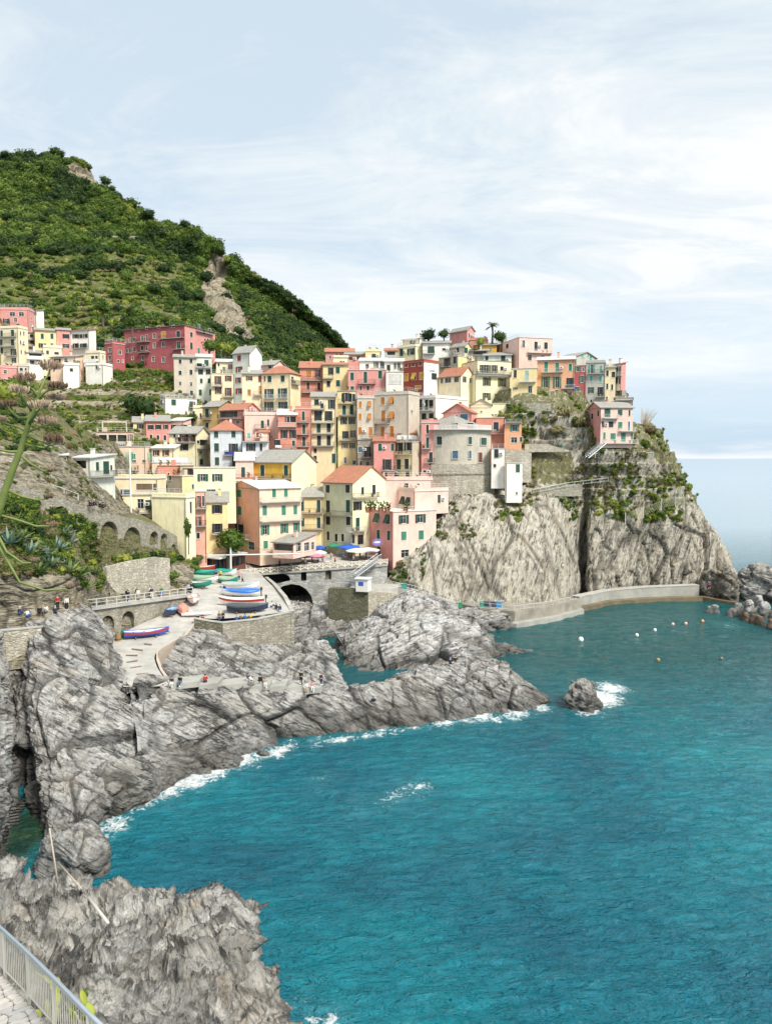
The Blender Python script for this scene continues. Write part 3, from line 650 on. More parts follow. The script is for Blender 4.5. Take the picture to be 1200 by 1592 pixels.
rock(408, 1176, 0.9, 0.6, 0.6, 16, 'tiny dark rock awash beyond the foam', ROCK_COAST, 40, 0.2, 1)
rock(752, 977, 9.0, 5.0, 3.0, 18, 'grey rock at the foot of the harbour quay', ROCK_ISLE, 100, 0.8, 3)
rock(811, 1015, 2.4, 1.0, 0.5, 19, 'flat brown rock just above the harbour water off the islet', ROCK_COAST, 50, 0.25, 1)
rock(1127, 935, 4.2, 5.5, 7.0, 22, 'dark craggy rock stack at the end of the breakwater', rockm('dark_schist', (0.10, 0.095, 0.085), (0.20, 0.185, 0.155), (0.34, 0.31, 0.26), 1.0, wet=True), 100, 1.0, 3.2)
rock(1192, 935, 8.5, 6.5, 8.2, 24, 'large grey rock at the picture edge beyond the breakwater', ROCK_COAST, 120, 1.3, 5)
rock(972, 0 + 948, 0.1, 0.1, 0.1, 1, 'x') if False else None
rb = [(1110,950,1.3,'pale','beside the breakwater tip'),(1150,945,1.2,'whitish','at the back of the heap'),(1172,950,1.4,'grey','in the middle of the heap'),(1190,945,1.5,'pale grey','at the back edge of the heap'),(1160,962,1.3,'rust brown','near the water'),(1180,968,1.6,'brown','at the waterline'),(1198,960,1.6,'whitish grey','beside the big rock'),(1140,955,1.3,'tan','nearest the breakwater'),(1205,975,1.6,'grey brown','lowest at the picture edge'),(1165,940,1.2,'white','on top of the heap'),(1182,935,1.3,'light grey','highest of the heap')]
for i, (x, y, r, c, w) in enumerate(rb):
    z = {1165: 3.0, 1182: 3.6, 1150: 1.6, 1190: 2.4}.get(x, 0.5); mt = ROCK_ISLE if 'brown' not in c else rockm('rusty_boulder', (0.20, 0.12, 0.08), (0.33, 0.21, 0.14), (0.42, 0.32, 0.24), 1.5, wet=True)
    o = rock(x, y, r, r * 0.85, r * 0.9, 40 + i, f'{c} boulder {w}', mt, 28, 0.25, 1.4, i, z, 'boulders heaped past the breakwater'); o.name = 'boulder'

# ------------------------------------------------------------------ concrete and masonry of the harbour
CONC = plain('worn_concrete', (0.40, 0.39, 0.36), 0.9, var=0.2, vs=0.6)
CONC2 = plain('grey_concrete', (0.34, 0.34, 0.31), 0.9, var=0.2, vs=0.4)
STONE = stonem('rubble_stone', (0.27, 0.25, 0.20), (0.46, 0.43, 0.36), 1.7, moss=0.25)
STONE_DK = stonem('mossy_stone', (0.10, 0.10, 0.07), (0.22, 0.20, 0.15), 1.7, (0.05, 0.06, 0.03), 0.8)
STONE_BR = stonem('bridge_stone', (0.25, 0.25, 0.24), (0.46, 0.46, 0.44), 0.9, (0.34, 0.34, 0.33), 0.2)
STONE_LT = stonem('pale_masonry', (0.38, 0.35, 0.28), (0.62, 0.58, 0.49), 1.5, (0.36, 0.33, 0.27), 0.25)
WHITE = plain('white_paint', (0.78, 0.77, 0.74), 0.5, var=0.05)
STEEL = plain('galvanised_steel', (0.42, 0.45, 0.47), 0.4, 0.6, var=0.05)
IRON = plain('dark_iron', (0.07, 0.07, 0.07), 0.5, 0.4)
WOOD = plain('weathered_wood', (0.22, 0.16, 0.11), 0.8)
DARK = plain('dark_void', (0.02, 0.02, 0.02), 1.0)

rows = [[(296,866,163),(340,868,162),(392,878,161)],
        [(306,893,144),(360,896,146),(412,900,148)],
        [(300,918,131),(360,924,132),(438,925,134)],
        [(284,942,122),(345,942,123),(452,944,123)],
        [(262,955,119),(340,962,117.5),(452,951,119.5)]]
RAMPM = plain('ramp_concrete', (0.41, 0.40, 0.37), 0.88, var=0.2, vs=0.5)
loft('boat_yard_terrace', rows, 30, 60, RAMPM)
rows = [[(262,953,119.6),(285,956,119),(302,958,118.5)],
        [(215,972,113.5),(262,970,115),(303,966,116)],
        [(172,997,107),(230,990,109),(293,984,111.5)],
        [(172,1022,101),(212,1020,102),(246,1012,104)],
        [(182,1045,95.5),(215,1044,96),(243,1034,98)],
        [(192,1068,90.3),(228,1068,90.5),(264,1066,91.5)]]
loft('boat_ramp', rows, 30, 80, RAMPM)
mb = MB()
for k, (x0, y0, x1, y1) in enumerate([(205,1010,222,1012),(196,1020,214,1020),(197,1031,214,1028),(202,1040,220,1037),(212,1050,230,1048),(220,1059,238,1057),(224,1002,236,1003),(255,982,264,984)]):
    mb = MB(); a = P(x0, y0, 91 + (1066 - y0) * 0.235); c = P(x1, y1, 91 + (1066 - y1) * 0.235)
    a.z += 0.1; c.z += 0.1; mb.tube([a, c], 0.09, 4); o = mb.build('launching_skid', WOOD); tag(o, 'dark timber skid bar, ' + ['just below the blue rowing boat', 'second below the blue rowing boat', 'in the middle of the lower ramp', 'third from the foot of the ramp', 'second from the foot of the ramp', 'lowest at the foot of the ramp', 'between the boat and the kerb bend', 'right of the blue rowing boat'][k], 'skid bar', 'timber skids across the boat ramp')

def ribbon(name, tops, depth, zb, mat, label=None, cat='wall', cap=None, kind=None, back=True):
    """a wall along a polyline of top points; zb: bottom z or list; depth runs away from the camera"""
    mb = MB(); zb = zb if isinstance(zb, list) else [zb] * len(tops); pts = []
    for i, p in enumerate(tops):
        t = (tops[min(i + 1, len(tops) - 1)] - tops[max(i - 1, 0)]); t.z = 0; t.normalize(); n = Vector((-t.y, t.x, 0)); n = n if n.y > 0 or abs(n.y) < 1e-3 and n.x > 0 else -n
        pts.append((p, p + n * depth))
    for i in range(len(tops) - 1):
        (a, a2), (b_, b2) = pts[i], pts[i + 1]; za, zc_ = zb[i], zb[i + 1]
        mb.quad((a.x, a.y, za), (b_.x, b_.y, zc_), b_, a); mb.quad(a, b_, b2, a2); mb.quad((b2.x, b2.y, zc_), (a2.x, a2.y, za), a2, b2)
    for (a, a2), z in ((pts[0], zb[0]), (pts[-1], zb[-1])): mb.quad((a.x, a.y, z), a, a2, (a2.x, a2.y, z))
    o = mb.build(name, mat)
    tag(o, label, cat if label else None, kind=kind)
    if cap:
        mc = MB()
        for i in range(len(tops) - 1):
            (a, a2), (b_, b2) = pts[i], pts[i + 1]; e = Vector((0, 0, 0.12)); f = (a - a2).normalized() * 0.08
            mc.quad(a + f + e, b_ + f + e, b2 - f + e, a2 - f + e); mc.quad(a + f - e * .3, b_ + f - e * .3, b_ + f + e, a + f + e); mc.quad(b2 - f - e * .3, a2 - f - e * .3, a2 - f + e, b2 - f + e)
        mc.build('coping', cap, o)
    return o
ribbon('terrace_wall', [P(302,962,114.6), P(325,966,115.2), P(346,969,115.6)], 0.6, 3.0, STONE_DK, 'dark mossy stone wall holding up the boat terrace above the ramp', cap=CONC)
ribbon('terrace_wall', [P(346.3,969,115.6), P(375,966,116.5), P(402,963,117.4), P(452,952,119.4)], 0.6, 1.0, STONE, 'pale rubble stone wall round the tip of the boat terrace', cap=CONC)
ribbon('terrace_wall', [P(452.4,952,119.5), P(441,928,130), P(424,908,143), P(412,898,152)], 0.5, 0.0, STONE, 'stone wall on the harbour side of the boat terrace', cap=CONC)
ribbon('ramp_kerb', [P(303,964,116), P(292,985,111), P(272,996,108), P(247,1011,104), P(243,1026,100), P(249,1042,96.5), P(265,1065,91.6)], 0.35, [5] * 7, plain('pinkish_kerb', (0.48, 0.41, 0.34), 0.9), 'pinkish concrete kerb curving along the boat ramp', 'kerb')

# ledge path along the shelf
lp = [(198,1068,90),(262,1067,91.2),(310,1070,92.6),(340,1076,93.6),(385,1077,95),(420,1078,96),(445,1082,97),(470,1086,98),(500,1089,99)]
for i in range(1, len(lp) - 1):
    a, c = P(*lp[i]), P(*lp[i + 1]); zt = (a.z, 7.6, 7.1, 6.7, 6.2, 5.8, 5.4, 4.9, 4.7)[i]
    mb = MB(); mb.prism([(a.x, a.y - .3), (c.x - .02, c.y - .3), (c.x - .02, c.y + 2.6), (a.x, a.y + 2.6)], zt - .55, zt + 0.15); o = mb.build('ledge_slab', CONC2)
    tag(o, 'pale concrete slab of the bathing ledge path, ' + ('', 'first after the ramp foot', 'second after the ramp foot', 'third after the ramp foot', 'fourth from the ramp', 'fifth from the ramp', 'sixth from the ramp', 'last at the far end of the path')[i], 'concrete slab', 'concrete slabs of the ledge path')

# ---- walls with arched openings
from mathutils.geometry import tessellate_polygon
def arch_poly(x0, x1, z0, z1, n=8):
    r = (x1 - x0) / 2; rise = min(r, (z1 - z0) * 0.6); zc_ = z1 - rise; cx_ = (x0 + x1) / 2
    return [(x0, z0), (x0, zc_)] + [(cx_ - r * math.cos(math.pi * k / n), zc_ + rise * math.sin(math.pi * k / n)) for k in range(1, n)] + [(x1, zc_), (x1, z0)]
def arched_wall(name, A, B_, top, bot, arches, mat, inner, depth=1.2, label=None, cat='wall', thick=0.8, floor=None):
    """a plane wall from A to B_ (xy); top, bot: list of (s, z); arches (s0,s1,z0,z1,recess)"""
    a = Vector((A[0], A[1], 0)); c = Vector((B_[0], B_[1], 0)); u = (c - a).normalized(); n = Vector((u.y, -u.x, 0)); n = n if n.y < 0 else -n
    T = lambda s, z, dpt=0: tuple(a + u * s - n * dpt + Vector((0, 0, z)))
    outer = bot + top[::-1]; holes = [arch_poly(*h[:4]) for h in arches]
    loops = [[Vector((s, z, 0)) for s, z in outer]] + [[Vector((s, z, 0)) for s, z in h] for h in holes]
    flat = [p for l in loops for p in l]; tris = tessellate_polygon(loops)
    mb = MB(); mb.v = [T(p.x, p.y) for p in flat]; mb.f = [tuple(t) for t in tris]; mb.m = [0] * len(tris)
    for i in range(len(top) - 1): mb.quad(T(*top[i]), T(*top[i + 1]), T(*top[i + 1], thick), T(*top[i], thick))
    for s, z, s1, z1 in ((bot[0][0], bot[0][1], top[0][0], top[0][1]), (bot[-1][0], bot[-1][1], top[-1][0], top[-1][1])): mb.quad(T(s, z), T(s1, z1), T(s1, z1, thick), T(s, z, thick))
    o = mb.build(name, mat); tag(o, label, cat)
    for h, p in zip(arches, holes):
        d = h[4] if len(h) > 4 else depth; mi = MB()
        for i in range(len(p)): q = p[(i + 1) % len(p)]; mi.quad(T(*p[i]), T(*q), T(*q, d), T(*p[i], d))
        mi.quad(*[T(*q, d) for q in p]); mi.build('arch_recess', [h[5] if len(h) > 5 else inner], o)
        mr = MB()
        for i in range(1, len(p) - 2):                      # ring of voussoirs, proud of the wall
            cx_ = (h[0] + h[1]) / 2; e = [(q[0] + (q[0] - cx_) / max(abs(q[0] - cx_), .01) * .28 if i_ in (0,) else q[0], q[1]) for i_, q in enumerate((p[i], p[i + 1]))]
            zc_ = h[2] + (h[3] - h[2]) * .4; f = lambda q: (cx_ + (q[0] - cx_) * 1.18, zc_ + (q[1] - zc_) * 1.13)
            q0, q1, r0, r1 = p[i], p[i + 1], f(p[i]), f(p[i + 1]); mr.quad(T(*q0, -.05), T(*q1, -.05), T(*r1, -.05), T(*r0, -.05)); mr.quad(T(*r0, -.05), T(*r1, -.05), T(*r1, 0), T(*r0, 0)); mr.quad(T(*q0, -.05), T(*q1, -.05), T(*q1, 0), T(*q0, 0))
        mr.build('arch_ring', mat, o)
    return o
def on_plane(A, B_, px, py):       # (s, z) of a pixel on the vertical plane through A and B_
    d = ray(px, py); a = Vector((A[0], A[1])); u = Vector((B_[0] - A[0], B_[1] - A[1])).normalized(); n = Vector((u.y, -u.x))
    t = n.dot(a) / n.dot(Vector((d.x, d.y))); h = Vector((d.x * t, d.y * t)); return ((h - a).dot(u), CAMZ + d.z * t)
# promenade wall (two arches) and deck
A_, B2 = Q(136, 103.5, 0), Q(300, 126, 0)
op = lambda x, y: on_plane(A_, B2, x, y)
top = [op(136, 947), op(200, 940), op(300, 925)]; bot = [op(136, 1020), op(200, 1005), op(300, 960)]
def arc(x0, x1, y0, y1, d, *m): a, c = op(x0, y1), op(x1, y0); return (a[0], c[0], min(a[1], op(x1, y1)[1]), op((x0 + x1) / 2, y0)[1], d, *m)
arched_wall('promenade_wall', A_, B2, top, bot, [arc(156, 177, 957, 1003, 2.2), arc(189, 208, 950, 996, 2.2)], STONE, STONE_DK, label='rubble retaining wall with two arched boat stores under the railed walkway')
tz = [op(136, 947)[1], op(300, 925)[1]]
u = (Vector((B2.x, B2.y, 0)) - Vector((A_.x, A_.y, 0))).normalized(); nn = Vector((-u.y, u.x, 0)); nn = nn if nn.y > 0 else -nn
pa, pb = Vector((A_.x, A_.y, tz[0])), Vector((B2.x, B2.y, tz[1]))
mb = MB(); e = Vector((0, 0, 0.18)); f0 = -nn * 0.35; f1 = nn * 4
mb.quad(pa + f0 + e, pb + f0 + e, pb + f1 + e, pa + f1 + e); mb.quad(pa + f0 - e, pb + f0 - e, pb + f0 + e, pa + f0 + e); mb.quad(pa + f0 - e, pa + f0 + e, pa + f1 + e, pa + f1 - e)
tag(mb.build('walkway', CONC), kind='structure')
PROM = (pa, pb, nn)
def railing(name, pts, h, label, mat, post=2.0, bars=0.0, mid=1, r=0.03, cat='railing', wires=False, infill=None, thick=None):
    o = empty(name, pts[0], 0, label, cat); o0 = pts[0]; ps = [p - o0 for p in pts]; th = thick or r * 1.2
    mb = MB(); mb.tube([p + Vector((0, 0, h)) for p in ps], r * 1.3, 6); mb.build('top_rail', mat, o)
    for k in range(mid):
        mb = MB(); mb.tube([p + Vector((0, 0, h * (k + 0.35) / (mid + 0.35))) for p in ps], r * 0.8, 5); mb.build('rail', mat, o)
    me = MB().box(-th, th, -th, th, 0, h - r).mesh('post', mat); mbar = MB() if bars else None
    for i in range(len(ps) - 1):
        d = ps[i + 1] - ps[i]; n = max(1, round(d.length / post))
        for k in range(n + (1 if i == len(ps) - 2 else 0)): inst('post', me, o, loc=ps[i] + d * (k / n))
        if bars:
            nb = int(d.length / bars)
            for k in range(nb): q = ps[i] + d * ((k + .5) / nb); mbar.box(q.x - .012, q.x + .012, q.y - .012, q.y + .012, q.z + h * .08, q.z + h)
    if mbar: mbar.build('balusters', mat, o)['kind'] = 'stuff'
    return o
LTGR = plain('pale_metal', (0.60, 0.62, 0.60), 0.5, 0.2, var=0.05)
railing('walkway_railing', [pa + f0 * .7 + e, pb + f0 * .7 + e], 1.15, 'pale grey post and rail fence along the walkway above the arches', LTGR, 2.0, mid=2, r=0.045, thick=.06)

# dry-stone walls on the left bank
ribbon('garden_wall', [P(166,882,111.5), P(205,872,117), P(245,866,124), P(264,868,127)], 0.7, 11.0, STONE_LT, 'stone wall with shrubs on top behind the railed walkway')
A_, B2 = Q(-30, 96, 0), Q(345, 156, 0)
op = lambda x, y: on_plane(A_, B2, x, y)
top = [op(*p) for p in [(-30,738),(20,752),(60,764),(100,776),(140,790),(175,800),(210,806),(240,815),(262,826),(290,842),(318,852),(335,857)]]
bot = [op(*p) for p in [(-30,850),(60,852),(150,872),(200,872),(260,874),(300,878),(335,878)]]
def arc2(x0, x1, y0, y1, d=1.1, *m): a = op(x0, y1); c = op(x1, y1); return (a[0], c[0], (a[1] + c[1]) / 2, op((x0 + x1) / 2, y0)[1], d, *m)
ARW = arched_wall('arched_retaining_wall', A_, B2, top, bot, [arc2(-4, 24, 768, 806), arc2(47, 66, 776, 805), arc2(80, 107, 787, 812), arc2(156, 184, 810, 861), arc2(192, 219, 819, 861), arc2(233, 246, 826, 847), arc2(250, 260, 829, 853), arc2(266, 273, 846, 856), arc2(277, 287, 840, 858), arc2(292, 306, 848, 862, 1.1)], STONE, STONE, label='long stone retaining wall with blind arches under the path down to the harbour', thick=0.7)
ribbon('terrace_wall', [P(60,722,124), P(100,735,128), P(140,748,133), P(172,768,139), P(178,775,141)], 0.6, 20.0, STONE, 'dry stone wall beneath the stairs to the long white-roofed building')
ribbon('terrace_wall', [P(-40,700,112), P(20,712,116), P(70,735,121), P(120,757,126)], 0.6, 22.0, STONE, 'rough stone garden wall behind the flowering agave stalk')
railing('path_railing', [P(22,752,112.5), P(60,764,114), P(100,776,117), P(122,784,119)], 1.6, 'thin white railing along the path above the blind arches', WHITE, 2.4, mid=2, r=0.03)
ribbon('ledge_wall', [P(-10,982,89), P(40,978,91), P(90,972,93), P(110,970,94)], 0.5, 8.0, STONE_LT, 'low stone wall at the edge of the rock ledge where people sit', cap=CONC)

# ---- piazza, bridge and quay
loft('piazza', [[(372,893,153.4),(460,888,156.4),(560,880,160.4),(600,876,162.4)], [(350,872,163),(460,868,166),(560,866,168),(610,868,169)], [(300,862,172),(460,850,178),(560,850,180),(640,858,178)]], 40, 30, plain('piazza_paving', (0.40, 0.38, 0.35), 0.9, var=0.15, vs=0.8))
A_, B2 = Q(372, 153, 0), Q(602, 162, 0)
op = lambda x, y: on_plane(A_, B2, x, y)
top = [op(372, 894), op(460, 889), op(560, 881), op(602, 877)]; bot = [(op(372, 900)[0], -1.5), (op(602, 900)[0], -1.5)]
def ar3(x0, x1, y0, y1, *r): a = op(x0, y1); c = op(x1, y1); return (a[0], c[0], (a[1] + c[1]) / 2, op((x0 + x1) / 2, y0)[1], *r)
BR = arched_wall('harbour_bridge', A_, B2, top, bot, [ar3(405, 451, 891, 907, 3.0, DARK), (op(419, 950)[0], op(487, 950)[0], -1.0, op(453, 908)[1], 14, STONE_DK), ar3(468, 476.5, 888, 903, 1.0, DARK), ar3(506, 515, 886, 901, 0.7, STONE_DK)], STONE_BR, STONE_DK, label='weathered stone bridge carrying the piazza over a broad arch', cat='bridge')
mb = MB()
a, c = op(372, 896.5), op(602, 879.5); uu = (Vector((B2.x, B2.y, 0)) - Vector((A_.x, A_.y, 0))).normalized(); a0 = Vector((A_.x, A_.y, 0)); nf = Vector((uu.y, -uu.x, 0)); nf = nf if nf.y < 0 else -nf
p0, p1 = a0 + uu * a[0] + Vector((0, 0, a[1])), a0 + uu * c[0] + Vector((0, 0, c[1]))
mb.quad(p0 + nf * .35, p1 + nf * .35, p1 + nf * .35 + Vector((0, 0, .35)), p0 + nf * .35 + Vector((0, 0, .35))); mb.quad(p0 + nf * .35 + Vector((0, 0, .35)), p1 + nf * .35 + Vector((0, 0, .35)), p1 - nf * .5 + Vector((0, 0, .35)), p0 - nf * .5 + Vector((0, 0, .35))); mb.quad(p0, p1, p1 + nf * .35, p0 + nf * .35)
mb.build('cornice', CONC2, BR)
# balustrade of crossed beams
CREAM = plain('cream_concrete', (0.62, 0.58, 0.49), 0.8, var=0.08)
bal = empty('balustrade', p0, 0, 'cream balustrade of crossed beams along the edge of the piazza', 'balustrade')
npan = 20; L_ = (p1 - p0).length; pw = L_ / npan; ang = math.atan2(uu.y, uu.x); zoff = (p1.z - p0.z) / npan
mpost = MB().box(-.12, .12, -.1, .1, .35, 1.5).mesh('post', CREAM); mx = []
for s in (1, -1):
    t = MB(); t.tube([(.1, 0, .5 if s > 0 else 1.3), (pw - .1, 0.02 * s, (1.3 if s > 0 else .5) + zoff)], .10, 4); mx.append(t.mesh('cross_beam', CREAM))
mrail = MB().box(.12, pw - .12, -.09, .09, 1.34, 1.46).mesh('rail', CREAM)
for k in range(npan + 1):
    M = Matrix.Translation(uu * (pw * k) + Vector((0, 0, zoff * k))) @ Matrix.Rotation(ang, 4, 'Z'); inst('post', mpost, bal, M=M)
    if k < npan: inst('cross_beam', mx[0], bal, M=M); inst('cross_beam', mx[1], bal, M=M); inst('rail', mrail, bal, M=M)
pl = [P(372,893,153), P(352,890,158), P(346,884,163)]
railing('balustrade', pl, 1.1, 'short cream fence where the piazza meets the head of the ramp', CREAM, 2.0, mid=1, r=.06)
# buttress wall and retaining walls by the stairs
ribbon('harbour_wall', [P(510,915,153), P(535,915,152), P(572,920,151)], 1.5, -1, STONE_DK, 'dark mossy retaining wall dropping to the harbour below the stairs')
ribbon('harbour_wall', [P(572.5,920,151), P(600,921,153), P(618,924,156)], 2.5, 0, STONE_LT, 'pale masonry wall beside the white kiosk')
mb = MB(); a, c, d2, e2 = P(535,921,152), P(618,925,156), P(625,905,168), P(560,905,168); mb.prism([(a.x, a.y), (c.x, c.y), (d2.x, d2.y), (e2.x, e2.y)], 5, 8.4); tag(mb.build('landing', CONC), kind='structure')
# metal stairs
def stairs(name, a, c, w, label, mat=STEEL, n=14, rail=True):
    o = empty(name, a, 0, label, 'stairs'); d = c - a; h = Vector((d.x, d.y, 0)); s = Vector((-h.y, h.x, 0)).normalized() * w / 2
    for k in range(n):
        p = d * ((k + .5) / n); q = h * (0.5 / n); mb = MB(); t = Vector((0, 0, .05))
        mb.quad(p - q - s + t, p + q - s + t, p + q + s + t, p - q + s + t); mb.quad(p - q - s - t, p - q - s + t, p - q + s + t, p - q + s - t); mb.quad(p - q - s - t, p + q - s - t, p + q - s + t, p - q - s + t)
        mb.build('step', mat, o)
    for k in (-1, 1):
        mb = MB(); mb.tube([s * k, d + s * k], .12, 4); mb.build('stringer', mat, o)
        if rail:
            mb = MB(); mb.tube([s * k + Vector((0, 0, 1)), d + s * k + Vector((0, 0, 1))], .04, 5)
            for j in range(7): q = d * (j / 6) + s * k; mb.tube([q, q + Vector((0, 0, 1))], .03, 4)
            mb.tube([s * k + Vector((0, 0, .5)), d + s * k + Vector((0, 0, .5))], .03, 4); mb.build('handrail', mat, o)
    return o
stairs('metal_stairs', P(548,899,157), P(590,868,160), 1.6, 'grey galvanised stairs climbing to the piazza beside the pink corner house')
stairs('metal_stairs', P(545,900,156), P(566,922,153), 1.6, 'lower flight of the grey stairs landing beside the white kiosk')
mb = MB(); a = P(538,903,155); mb.box(a.x - 1.6, a.x + 1.2, a.y - .8, a.y + 1.2, a.z, a.z + .12); lo = mb.build('stair_landing', STEEL); tag(lo, 'small grey metal platform where the two stair flights turn', 'platform')
# kiosk
c = P(565, 919, 151.5); kz = math.radians(-18); ko = empty('kiosk', c, kz, 'small white ticket kiosk with a blue panel below the stairs', 'kiosk')
MB().box(-1.25, 1.25, -1, 1, 0, 2.5).build('wall', WHITE, ko); MB().box(-1.45, 1.45, -1.25, 1.2, 2.503, 2.66).build('roof', WHITE, ko); MB().box(-.7, .35, -1.04, -1.003, 1.2, 2.0).build('window', plain('blue_panel', (0.05, 0.12, 0.45), 0.3), ko)

# quay and breakwater
qw = [(700,958),(745,968),(800,973),(860,963),(904,951)]
qt = [3.2, 3.2, 3.0, 2.9, 2.9]
ribbon('quay_wall', [Vector((*PZ(*p, 0).xy, z)) for p, z in zip(qw, qt)], 12, -3, plain('quay_concrete', (0.27, 0.25, 0.21), 0.9, var=0.25, vs=0.5), 'long brown concrete quay wall at the foot of the cliff', cap=None)
qo = [PZ(*p, 0) for p in qw]
mb = MB()
for i in range(3):
    a, c = qo[1 + i], qo[2 + i]; z = .9
    mb = MB(); mb.prism([(a.x, a.y - 2.2), (c.x, c.y - 2.2), (c.x, c.y - .05), (a.x, a.y - .05)], -3, z); tag(mb.build('mooring_step', CONC2), 'low brown mooring step at the waterline, ' + ('beside the islet rock', 'in the middle of the quay', 'next to the breakwater')[i], 'step', 'low steps along the quay')
pw_ = [(904,951),(950,941),(1000,937),(1050,935),(1092,934),(1142,941)]
bt = [Vector((*(PZ(*p, 0) + Vector((0, 2.2, 0))).xy, z)) for p, z in zip(pw_, (2.9, 3.0, 3.2, 3.3, 3.4, 2.0))]
BW = ribbon('breakwater', bt[:5], 2.2, -3, plain('breakwater_concrete', (0.33, 0.33, 0.30), 0.85, var=0.18, vs=0.35), 'curving grey concrete breakwater wall ending at the dark rock stack', cap=CONC)
ribbon('mooring_shelf', [Vector((*PZ(*p, 0).xy, .9 if i < 5 else .6)) for i, p in enumerate(pw_)], 2.1, -3, plain('wet_concrete', (0.16, 0.13, 0.08), 0.5, var=0.3, vs=.5), 'low wet brown shelf at the waterline in front of the breakwater', 'shelf')
stairs('quay_steps', Vector((*PZ(806,964,0).xy, .9)) + Vector((0, -1.5, 0)), Vector((*PZ(775,955,0).xy, 3.6)) + Vector((0, -2.2, 0)), 1.3, 'concrete steps descending the quay wall to the water', CONC, 8, False)
tr = [Vector((*(PZ(*p, 0) + Vector((0, .6, 0))).xy, z)) for p, z in zip(qw, qt)]
railing('quay_railing', tr, 1.05, 'thin pale railing on the edge of the quay below the cliff', LTGR, 2.6, mid=1, r=.03)
tr = [Q(610, 158, 8.3), Q(640, 158, 7.6), Q(680, 160, 5.6), Q(712, 161, 4.0)]
ribbon('quay_path', tr, 5, 0, CONC2, 'sloping concrete path linking the landing to the cliff quay', 'path')
railing('quay_railing', [p + Vector((0, .3, 0)) for p in tr], 1.05, 'pale railing beside the sloping path behind the pale islet', LTGR, 2.6, mid=1, r=.03)
# kit stacked on the quay
kit = [(628,918,158.5,(0.05,.30,.28),'teal'),(640,916,159,(.08,.09,.1),'black'),(714,937,162,(.03,.25,.12),'green'),(749,938,163,(.03,.28,.2),'green'),(756,938,163,(.03,.04,.08),'dark'),(766,939,163,(.05,.06,.1),'navy'),(775,938,163,(.05,.25,.5),'blue')]
for i, (x, y, Y, c, nme) in enumerate(kit):
    p = P(x, y, Y); o = MB().box(-.55, .55, -.45, .45, 0, .95).build('bin', plain('bin_' + nme, c, .4)); o.location = (p.x, p.y, 3.2 if x > 700 else 7.9); l = MB().box(-.6, .6, -.5, .5, .953, 1.06).build('lid', plain('bin_' + nme, c, .4), o)
    tag(o, f'{nme} lidded bin below ' + ('the brown slope' if x < 700 else ('the left end of the cliff' if x < 730 else 'the cliff' + (', leftmost of its row' if x < 752 else (', in the middle of its row' if x < 770 else ', at the right end of its row')))), 'bin')
for i, (x, y, c, n_) in enumerate([(903,996,(.85,.85,.8),'white'),(990,989,(.85,.85,.85),'white'),(1018,981,(.8,.8,.82),'white'),(1046,972,(.8,.55,.5),'pinkish'),(1066,971,(.8,.5,.4),'pale red'),(1092,967,(.85,.35,.15),'orange'),(1023,1028,(.3,.25,.1),'brown'),(1121,1026,(.15,.15,.1),'dark')]):
    p = PZ(x, y, 0); bm = bmesh.new(); bmesh.ops.create_icosphere(bm, subdivisions=2, radius=.33 if i else .5); bmesh.ops.scale(bm, vec=(1, 1, 1.15), verts=bm.verts); me = bpy.data.meshes.new('buoy'); bm.to_mesh(me); bm.free(); me.materials.append(plain('buoy_' + n_, c, .4)); o = inst('buoy', me, loc=(p.x, p.y, .18))
    MB().tube([(0, 0, .3), (0, 0, .62)], .05, 6).build('ring', IRON, o)
    tag(o, ['white mooring buoy floating nearest the quay', 'white buoy floating in mid harbour', 'small white buoy beyond the mid harbour one', 'pinkish buoy floating off the breakwater', 'pale red buoy beside the pinkish one', 'orange buoy floating by the breakwater end', 'brown float drifting in the outer harbour', 'dark float farthest out in the bay'][i], 'buoy')

# ------------------------------------------------------------------ houses
PAL = dict(pk=(.68,.31,.28), lp=(.82,.57,.49), sal=(.63,.27,.20), pea=(.84,.63,.48), org=(.76,.41,.25), ye=(.80,.65,.35), ly=(.86,.80,.54), sm=(.74,.42,.32), pc=(.81,.68,.44), cr=(.82,.71,.49), wh=(.84,.81,.74),
           oc=(.68,.41,.07),
           be=(.58,.52,.43), bg=(.55,.47,.36), gg=(.47,.47,.42), lb=(.60,.64,.68), red=(.36,.085,.06), mag=(.42,.12,.13), lg=(.60,.63,.44), lw=(.68,.70,.62), mu=(.62,.44,.18), st=None)
SHC = dict(g=(.012,.075,.050), G=(.05,.22,.14), b=(.16,.045,.03), o=(.50,.20,.035), r=(.32,.045,.03), t=(.10,.42,.36), k=(.012,.028,.026), w=(.68,.67,.64), u=(.05,.14,.22), p=(.36,.52,.44), n=(.20,.13,.08), y=(.60,.36,.04), l=(.13,.14,.06))
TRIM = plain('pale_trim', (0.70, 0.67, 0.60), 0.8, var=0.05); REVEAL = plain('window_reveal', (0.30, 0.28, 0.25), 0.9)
FRAMEM = plain('window_frame_paint', (0.62, 0.60, 0.56), 0.6, var=0.04); FRAMED = plain('dark_window_frame', (0.10, 0.08, 0.07), 0.6)
WM = {}
